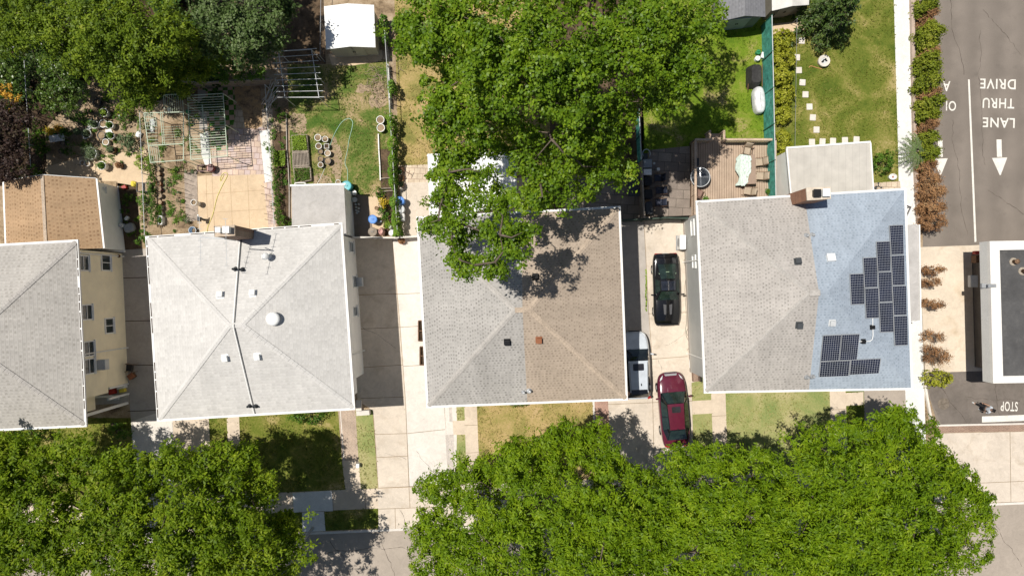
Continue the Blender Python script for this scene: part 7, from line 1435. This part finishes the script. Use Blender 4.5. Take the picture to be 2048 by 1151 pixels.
def car(label, cat, x, y, zc, rz, paint, st, gh, extras, name='parked_car', wy=(1.4, -1.4), hwid=.9, wr=.33):
    """gh: greenhouse dict yf,yf2,yr2,yr (base front, roof front, roof rear, base rear), zb belt front/rear, zr, wb, wr"""
    c = at(x, y, zc); root = thing(name, label, cat, (c.x, c.y, 0), rz)
    mb = MB(); loft(mb, st); ob = mb.build('body', paint, root, True); s = ob.modifiers.new('sub', 'SUBSURF'); s.levels = s.render_levels = 2
    bpy.context.view_layer.update(); dg = bpy.context.evaluated_depsgraph_get(); ev = ob.evaluated_get(dg)
    def drape(pts, up=.004):
        Q = []
        for a, b in zip(pts[:-1], pts[1:]):
            for k in range(9):
                x_, y_ = a[0] + (b[0] - a[0]) * k / 8, a[1] + (b[1] - a[1]) * k / 8; hit, loc_, n_, i_ = ev.ray_cast(Vector((x_, y_, 3)), Vector((0, 0, -1)))
                if hit: Q.append(loc_ + Vector((0, 0, up)))
        return Q
    sm = MB(); gy, gr = gh['yf'], gh['yr']; nose = st[-3][0]; tail = st[1][0]; hw = gh['wb']
    for q in ([(-hw * .92, gy - .1), (-hw * .9, gy + .4), (-hw * .78, nose - .08), (-hw * .45, nose + .06), (hw * .45, nose + .06), (hw * .78, nose - .08), (hw * .9, gy + .4), (hw * .92, gy - .1)], [(-hw * .8, gr + .05), (-hw * .78, tail + .1), (hw * .78, tail + .1), (hw * .8, gr + .05)]):
        Q = drape(q)
        if len(Q) > 3: sm.tube(Q, .006, 4)
    if sm.v: sm.build('panel_gap', mt['black'], root)
    for yy in wy:
        for sx in (-1, 1): wheel(root, sx * (hwid - .13), yy, wr)
    g = gh; zf, zr_, zt = g['zf'], g['zrr'], g['zr']; wb, wt = g['wb'], g['wr']; wf = g.get('wf', wb * .93); wk = g.get('wk', wb * .9); wt2 = g.get('wr2', wt)
    A = lambda sx, k=1: Vector((sx * wf * k, g['yf'], zf)); B = lambda sx, k=1: Vector((sx * wt * k, g['yf2'], zt - .02)); Cc = lambda sx, k=1: Vector((sx * wt2 * k, g['yr2'], zt - .03)); D = lambda sx, k=1: Vector((sx * wk * k, g['yr'], zr_))
    mb = MB()
    mb.patch(B(-1), B(1), Cc(1), Cc(-1), 10, 8, -.05 if False else .05, nrm=(0, 0, 1)); ro = mb.build('roof', paint, root, True)
    # pillars and window surrounds: body coloured frames just under the panes
    mb = MB(); fb = g.get('bow', .14); nb = Vector((0, 1, 0))
    mb.patch(A(-1), A(1), B(1), B(-1), 10, 6, .03, nrm=(0, .5, .85), bend_u=0)
    mb.patch(Cc(-1), Cc(1), D(1), D(-1), 10, 6, .03, nrm=(0, -.5, .85))
    for sx in (-1, 1):
        mid_b = Vector((sx * wb, (g['yf'] + g['yr']) / 2, (zf + zr_) / 2)); P = [A(sx), Vector((sx * wb, g['yf2'] + .15, (zf + zr_) / 2)), Vector((sx * wb, g['yr2'], (zf + zr_) / 2)), D(sx)]; Q = [B(sx), B(sx).lerp(Cc(sx), .33), B(sx).lerp(Cc(sx), .8), Cc(sx)]
        for i in range(3): mb.patch(P[i], P[i + 1], Q[i + 1], Q[i], 4, 4, 0)
    mb.build('pillars', g.get('pillar', paint), root, True)
    up = Vector((0, .012, .022)); k = .94
    a0, a1, b1, b0 = A(-1, k), A(1, k), B(1, k), B(-1, k); lf = lambda p, q, t: p.lerp(q, t)
    mb = MB(); mb.patch(lf(a0, b0, .02) + up, lf(a1, b1, .02) + up, lf(a1, b1, .95) + up, lf(a0, b0, .95) + up, 12, 6, .035, nrm=(0, .5, .85), bend_u=fb, bvec=(0, .0, 0)); mb.build('windscreen', g.get('glass', mt['carglass']), root, True)
    up = Vector((0, -.012, .022)); c0, c1, d1, d0 = Cc(-1, k), Cc(1, k), D(1, k), D(-1, k)
    mb = MB(); mb.patch(lf(c0, d0, .06) + up, lf(c1, d1, .06) + up, lf(c1, d1, .96) + up, lf(c0, d0, .96) + up, 12, 6, .035, nrm=(0, -.5, .85)); mb.build('rear_window', g.get('glass', mt['carglass']), root, True)
    for sx in (-1, 1):
        out = Vector((sx * .012, 0, .012)); zb = (zf + zr_) / 2
        P = [Vector((sx * wb * .99, g['yf2'] + .25, zb)), Vector((sx * wb, (g['yf2'] + g['yr2']) / 2, zb)), Vector((sx * wb * .98, g['yr2'] - .1, zb))]; Q = [B(sx).lerp(Cc(sx), .04), B(sx).lerp(Cc(sx), .5), B(sx).lerp(Cc(sx), .94)]
        for i in range(2):
            p, q, r_, s_ = P[i].lerp(P[i + 1], .03), P[i].lerp(P[i + 1], .96), Q[i].lerp(Q[i + 1], .96), Q[i].lerp(Q[i + 1], .03)
            mb = MB(); mb.patch(p.lerp(s_, .06) + out, q.lerp(r_, .06) + out, q.lerp(r_, .9) + out, p.lerp(s_, .9) + out, 4, 4, 0); mb.build('side_window', g.get('glass', mt['carglass']), root, True)
        mb = MB(); my = g['yf'] - .35; mb.rbox(Vector((sx * (hwid + .10), my, zf + .08)), (.22, .10, .14), .04, sx * -.25); mo = mb.build('mirror', g.get('mirror', paint), root); mb = MB(); mb.box((sx * (hwid + .10), my - .055, zf + .08), (.17, .01, .1)); mb.build('mirror_glass', mt['glass'], mo)
    mb = MB(); 
    for sx in (-.35, .25): mb.tube([(sx, g['yf'] + .03, zf + .02), (sx - .42, g['yf'] - .07, zf + .075)], .010, 4)
    mb.build('wiper', mt['black'], root)
    extras(root); return root
def lamp(root, name, pts_c, size, mat, rz=0):
    mb = MB(); mb.rbox(Vector(pts_c), size, .04, rz); return mb.build(name, mat, root)
mt['headlamp'] = M('headlamp', (.62, .64, .66), .12, .05, spec=.7); mt['taillamp'] = M('taillamp', (.35, .012, .012), .15, .1, spec=.6); mt['chrome'] = M('chrome', (.7, .7, .7), .15, .05, metal=1)
mt['blackpaint'] = car_paint('blackpaint', (.006, .006, .007), .16); mt['maroonpaint'] = car_paint('maroonpaint', (.11, .014, .032), .2); mt['whitepaint'] = car_paint('whitepaint', (.55, .59, .64), .2)
# black sports coupe, nose toward the street
BS_ = [(-2.42, .72, .42, .68, .74), (-2.36, .80, .34, .78, .86), (-2.05, .88, .28, .84, .93), (-1.45, .92, .24, .84, .92), (-.6, .91, .22, .82, .86), (.2, .90, .22, .80, .84), (.75, .91, .22, .80, .90), (1.4, .92, .24, .76, .87), (1.95, .90, .26, .68, .78), (2.30, .84, .30, .58, .66), (2.44, .72, .34, .50, .56), (2.47, .40, .38, .46, .50)]
bg_ = dict(yf=.72, yf2=.10, yr2=-.62, yr=-1.72, zf=.885, zrr=.93, zr=1.25, wb=.84, wr=.49, wr2=.50, wf=.77, wk=.66)
def bx(root):
    dk = M('coupe_seam', (.002, .002, .002), .5)
    mb = MB(); mb.box((0, -.26, 1.305), (.05, .66, .012)); mb.build('roof_bar', mt['chrome'], root)
    tp = M_glass('ttop', (.02, .024, .035), .05)
    for s in (-1, 1):
        mb = MB(); mb.patch((s * .03, .06, 1.296), (s * .46, .06, 1.272), (s * .48, -.54, 1.266), (s * .03, -.54, 1.290), 4, 6, .012, nrm=(0, 0, 1)); mb.build('roof_panel', tp, root, True)
        mb = MB(); q = [(s * .10, 1.05, .905), (s * .30, 1.0, .900), (s * .26, 1.70, .845), (s * .12, 1.72, .852)]; q = q if s < 0 else q[::-1]; mb.poly([Vector(p) + Vector((0, 0, .012)) for p in q]); lo = [Vector(p) - Vector((0, 0, .03)) for p in q]; mb.build('hood_scoop', M('scoop', (.075, .075, .08), .5), root)
        lamp(root, 'headlight', (s * .58, 2.36, .56), (.36, .16, .10), mt['blackpaint']); lamp(root, 'taillight', (s * .5, -2.40, .66), (.5, .08, .14), mt['taillamp'])
    mb = MB(); mb.bar((-.72, -2.26, .98), (.72, -2.26, .98), .22, .035)
    for s in (-.6, .6): mb.box((s, -2.26, .93), (.08, .16, .1))
    mb.build('spoiler', mt['blackpaint'], root); mb = MB(); mb.patch((-.58, -1.02, 1.12), (.58, -1.02, 1.12), (.58, -1.2, 1.06), (-.58, -1.2, 1.06), 4, 2, 0); mb.box((0, -1.12, 1.125), (.22, .14, .03)); mb.build('parcel_shelf', M('shelf', (.22, .30, .20), .6), root)
    mb = MB(); mb.rbox(Vector((0, 2.44, .44)), (.95, .08, .06), .02); mb.build('grille', dk, root)
    mb = MB(); mb.box((.45, .55, 1.0), (.16, .06, .01)); mb.build('sticker', mt['white'], root); mb = MB(); mb.rbox(Vector((0, -2.45, .52)), (.32, .02, .14), .01); mb.build('number_plate', mt['lightgrey'], root)
car('black sports coupe with roof panels and twin hood scoops on the drive', 'car', 1334, 578, .8, math.pi + .03, mt['blackpaint'], BS_, bg_, bx, wy=(1.5, -1.35), hwid=.92)
# maroon sedan, nose toward the houses' back
MS = [(-2.52, .66, .45, .72, .78), (-2.46, .80, .34, .88, .98), (-2.15, .90, .26, .95, 1.06), (-1.5, .95, .22, .96, 1.06), (-.6, .96, .20, .94, 1.0), (.3, .96, .20, .92, .98), (.9, .95, .20, .90, 1.0), (1.45, .94, .22, .85, .96), (1.95, .90, .24, .76, .87), (2.28, .80, .28, .66, .75), (2.46, .62, .34, .56, .64), (2.53, .34, .38, .50, .56)]
mg = dict(yf=1.22, yf2=.50, yr2=-1.22, yr=-1.98, zf=1.0, zrr=1.06, zr=1.47, wb=.88, wr=.53, wr2=.47, wf=.80, wk=.64, pillar=mt['blackpaint'])
def mx(root):
    mb = MB(); mb.rbox(Vector((0, .12, 1.515)), (.56, .40, .02), .05); mb.build('sunroof', M_glass('sunroof', (.03, .03, .034), .1), root)
    for s in (-1, 1):
        mb = MB(); mb.patch((s * .52, 2.36, .70), (s * .70, 2.16, .74), (s * .76, 1.98, .80), (s * .60, 2.12, .80), 4, 4, .02, nrm=(0, .4, .9)); mb.build('headlight', mt['headlamp'], root, True); lamp(root, 'taillight', (s * .62, -2.44, .84), (.36, .10, .16), mt['taillamp'], s * .25)
        mb = MB(); mb.bar((s * .34, 1.10, 1.0), (s * .22, 2.2, .80), .03, .02); mb.build('hood_crease', mt['maroonpaint'], root)
    mb = MB(); mb.rbox(Vector((0, 2.50, .60)), (.8, .07, .12), .03); mb.build('grille', mt['chrome'], root); mb = MB(); mb.patch((-.42, 2.42, .67), (.42, 2.42, .67), (.36, 2.30, .74), (-.36, 2.30, .74), 6, 2, .02, nrm=(0, .3, .9)); mb.build('hood_trim', mt['grey'], root, True)
    mb = MB(); mb.tube([(0, -1.15, 1.5), (0, -1.28, 1.56)], .025, 6); mb.build('aerial', mt['black'], root); mb = MB(); mb.rbox(Vector((0, -2.52, .72)), (.32, .03, .15), .01); mb.build('number_plate', mt['lightgrey'], root)
    mb = MB(); mb.box((-.5, .80, 1.12), (.14, .08, .01)); mb.build('sticker', mt['white'], root)
MC = car('maroon sedan with a dark sunroof parked under the edge of the street tree', 'car', 1348.5, 819, .9, .085, mt['maroonpaint'], MS, mg, mx, wy=(1.5, -1.42), hwid=.96)
MC.scale = (1.04, 1, 1)
# silver suv half under the eave, nose up
WS = [(-2.26, .74, .5, .95, 1.0), (-2.22, .84, .40, 1.02, 1.08), (-1.9, .92, .30, 1.06, 1.12), (-1.2, .95, .26, 1.06, 1.12), (-.3, .95, .26, 1.05, 1.10), (.5, .95, .26, 1.03, 1.08), (1.0, .94, .26, 1.02, 1.12), (1.5, .91, .28, .98, 1.08), (1.9, .84, .30, .90, 1.0), (2.14, .70, .34, .78, .88), (2.27, .48, .38, .66, .74), (2.32, .26, .42, .58, .64)]
wg = dict(yf=1.10, yf2=.38, yr2=-1.72, yr=-2.14, zf=1.10, zrr=1.12, zr=1.70, wb=.86, wr=.66, wr2=.60, wf=.82, wk=.74, glass=M_glass('suvglass', (.012, .016, .018), .05), pillar=mt['blackpaint'])
def wx_(root):
    mb = MB(); mb.rbox(Vector((.0, -.03, 1.735)), (.72, .46, .02), .06); mb.build('sunroof', M_glass('suvroof', (.025, .025, .03), .1), root); mb = MB(); mb.rbox(Vector((0, -1.68, 1.70)), (1.1, .30, .04), .05); mb.build('spoiler', mt['blackpaint'], root)
    for s in (-1, 1):
        mb = MB(); mb.bar((s * .60, .30, 1.755), (s * .55, -1.6, 1.745), .035, .04); mb.build('roof_rail', mt['grey'], root)
        mb = MB(); mb.patch((s * .46, 2.22, .80), (s * .70, 2.08, .84), (s * .78, 1.75, .93), (s * .60, 1.98, .93), 4, 4, .02, nrm=(0, .4, .9)); mb.build('headlight', mt['headlamp'], root, True); lamp(root, 'taillight', (s * .76, -2.18, 1.0), (.22, .14, .16), mt['taillamp'], s * .5)
    mb = MB(); mb.lathe(Vector((.14, -1.2, 1.745)), [(.04, 0), (.02, .08), (0, .1)], 10, sy=2.2, cap1=False); mb.build('aerial', mt['black'], root); mb = MB(); mb.rbox(Vector((0, -2.26, .52)), (1.5, .12, .28), .05); mb.build('bumper', mt['black'], root); mb = MB(); mb.rbox(Vector((0, 2.30, .66)), (.8, .06, .16), .03); mb.build('grille', mt['black'], root)
car('pale silver sport utility car half hidden under the eave of the tan roof', 'car', 1274, 731, 1.2, .045, mt['whitepaint'], WS, wg, wx_, wy=(1.38, -1.38), hwid=.95, wr=.36)
# ================================================================ the pedestrian
def skin(name, chain, mat, parent, root_i=0, sub=2):
    """chain: list of (pos, radius, parent_index)"""
    me = bpy.data.meshes.new(name); me.from_pydata([c[0] for c in chain], [(i, c[2]) for i, c in enumerate(chain) if c[2] is not None], []); me.materials.append(mat); o = bpy.data.objects.new(name, me); COL.objects.link(o); o.parent = parent
    m = o.modifiers.new('skin', 'SKIN'); m.use_smooth_shade = True
    if not me.skin_vertices: 
        import bmesh
        bm = bmesh.new(); bm.from_mesh(me); bm.verts.layers.skin.verify(); bm.to_mesh(me); bm.free()
    sv = me.skin_vertices[0].data
    for i, c in enumerate(chain):
        r = c[1] if isinstance(c[1], tuple) else (c[1], c[1]); sv[i].radius = r; sv[i].use_root = (i == root_i)
    s = o.modifiers.new('sub', 'SUBSURF'); s.levels = s.render_levels = sub
    dg = bpy.context.evaluated_depsgraph_get(); me2 = bpy.data.meshes.new_from_object(o.evaluated_get(dg)); o.modifiers.clear(); o.data = me2; me2.name = name
    return o
b = at(1953.5, 812, 0); ps = thing('person', 'person in a pale top and dark trousers walking by the painted stop line', 'person', b, math.radians(62)); sk = M('skin', (.42, .25, .17), .6, .05); cl = M('shirt', (.55, .60, .66), .8, .08); tr = M('trousers', (.02, .02, .022), .85, .2); hr = M('hair', (.012, .010, .010), .5, .2)
# local: +Y is the walking direction
B_ = [((0, 0, .95), (.13, .10), None), ((0, .01, 1.15), (.125, .09), 0), ((0, .02, 1.36), (.15, .10), 1), ((0, .03, 1.46), (.06, .06), 2), ((0, .05, 1.54), (.055, .055), 3), ((0, .07, 1.62), (.088, .10), 4), ((0, .07, 1.70), (.075, .085), 5),
  ((.18, .02, 1.40), (.055, .055), 2), ((.24, .14, 1.18), (.042, .042), 7), ((.22, .36, 1.10), (.032, .032), 8), ((.21, .43, 1.09), (.034, .018), 9),
  ((-.18, .02, 1.40), (.055, .055), 2), ((-.25, -.10, 1.16), (.042, .042), 11), ((-.24, -.06, .92), (.032, .032), 12), ((-.235, -.03, .84), (.018, .034), 13),
  ((.09, .0, .90), (.09, .09), 0), ((.10, .20, .50), (.06, .06), 15), ((.10, .24, .10), (.042, .042), 16), ((.10, .36, .05), (.04, .03), 17),
  ((-.09, .0, .90), (.09, .09), 0), ((-.10, -.06, .50), (.06, .06), 19), ((-.10, -.34, .14), (.042, .042), 20), ((-.10, -.26, .05), (.04, .03), 21)]
bd = skin('body', B_, sk, ps)
for (wx0, d, s) in (((.21, .43, 1.09), Vector((0, 1, -.1)), 1), ((-.235, -.03, .84), Vector((0, .15, -1)), -1)):
    for k, (off, L_) in enumerate(((-.027, .068), (-.009, .078), (.009, .074), (.027, .060))):
        acr = Vector((1, 0, 0)) if s > 0 else Vector((0, 1, .15)); p = Vector(wx0) + acr * off + d * .03; skin('finger', [(tuple(p), .009, None), (tuple(p + d * L_ * .5 + Vector((0, 0, -.004))), .0085, 0), (tuple(p + d * L_ + Vector((0, .01 * (s < 0), -.016 * (s > 0)))), .007, 1)], sk, ps, 0, 1)
    p = Vector(wx0) + (Vector((-.036, 0, 0)) if s > 0 else Vector((0, .036, 0))); skin('thumb', [(tuple(p), .011, None), (tuple(p + d * .03 + (Vector((-.02, 0, 0)) if s > 0 else Vector((0, .02, 0)))), .010, 0), (tuple(p + d * .055 + (Vector((-.022, 0, 0)) if s > 0 else Vector((0, .022, 0)))), .008, 1)], sk, ps, 0, 1)
skin('shirt', [((0, 0, .92), (.15, .12), None), ((0, .01, 1.15), (.142, .108), 0), ((0, .02, 1.36), (.165, .115), 1), ((0, .03, 1.45), (.075, .075), 2), ((.18, .02, 1.40), (.07, .07), 2), ((.215, .09, 1.27), (.06, .06), 4), ((-.18, .02, 1.40), (.07, .07), 2), ((-.25, -.10, 1.16), (.055, .055), 6), ((-.24, -.06, .98), (.046, .046), 7)], cl, ps)
skin('trousers', [((0, 0, .96), (.145, .115), None), ((.09, .0, .88), (.105, .105), 0), ((.10, .20, .50), (.078, .078), 1), ((.10, .24, .14), (.062, .062), 2), ((-.09, .0, .88), (.105, .105), 0), ((-.10, -.06, .50), (.078, .078), 4), ((-.10, -.33, .18), (.062, .062), 5)], tr, ps)
skin('hair', [((0, .045, 1.66), (.10, .105), None), ((0, .055, 1.73), (.085, .09), 0), ((0, .0, 1.62), (.085, .06), 0)], hr, ps)
for sx in (-.035, .035):
    mb = MB(); mb.lathe(Vector((sx, .157, 1.635)), [(0, -.010), (.010, 0), (0, .010)], 8, cap0=False, cap1=False); mb.build('eye', mt['black'], ps)
    mb = MB(); mb.lathe(Vector((sx * 2.6, .06, 1.62)), [(.004, -.03), (.014, 0), (.010, .028)], 8, sy=1.6); mb.build('ear', sk, ps)
mb = MB(); mb.patch((-.012, .155, 1.595), (.012, .155, 1.595), (.006, .158, 1.635), (-.006, .158, 1.635), 3, 3, .022, nrm=(0, 1, 0)); mb.build('nose', sk, ps, True); mb = MB(); mb.box((0, .155, 1.572), (.045, .012, .010)); mb.build('mouth', M('lips', (.30, .12, .10), .6), ps)
for (x, y, z) in ((.10, .32, .045), (-.10, -.28, .045)): mb = MB(); mb.rbox(Vector((x, y, z)), (.09, .26, .09), .04); mb.build('shoe', mt['lightgrey'], ps)
bg__ = MB(); bg__.rbox(Vector((.26, .12, .92)), (.10, .26, .26), .05); bg2 = bg__.build('handbag', mt['black']); bg2.location = ps.location; bg2.rotation_euler = ps.rotation_euler; tag(bg2, 'small black bag carried at the side of the walking person', 'bag')
# ================================================================ light and camera
LD = Vector((.37, -.125, -1.0))
sun = bpy.data.objects.new('sun', bpy.data.lights.new('sun', 'SUN')); COL.objects.link(sun)
sun.data.energy = 4.9; sun.data.angle = math.radians(.5); sun.data.color = (1, .955, .88); sun.location = (-20, 8, 55); sun.rotation_euler = LD.to_track_quat('-Z', 'Y').to_euler()
W_ = bpy.data.worlds.new('World'); SC.world = W_; W_.use_nodes = True; nt = W_.node_tree; bg = nt.nodes['Background']
sky = nt.nodes.new('ShaderNodeTexSky'); sky.sky_type = 'NISHITA'; sky.sun_disc = False; sky.sun_elevation = math.atan2(1, math.hypot(LD.x, LD.y)); sky.sun_rotation = math.atan2(-LD.x, -LD.y) % (2 * math.pi)
nt.links.new(sky.outputs[0], bg.inputs[0]); bg.inputs[1].default_value = .058
cam = bpy.data.objects.new('camera', bpy.data.cameras.new('camera')); COL.objects.link(cam)
cam.data.sensor_width = 36; cam.data.lens = 36 * F / 2048; cam.location = (0, 0, H); cam.rotation_euler = (0, 0, 0); cam.data.clip_end = 2000; cam.data.clip_start = .5
SC.camera = cam
SC.view_settings.view_transform = 'Standard'; SC.view_settings.look = 'None'; SC.view_settings.gamma = 1; SC.view_settings.exposure = 0.0
SC.render.engine = 'CYCLES'
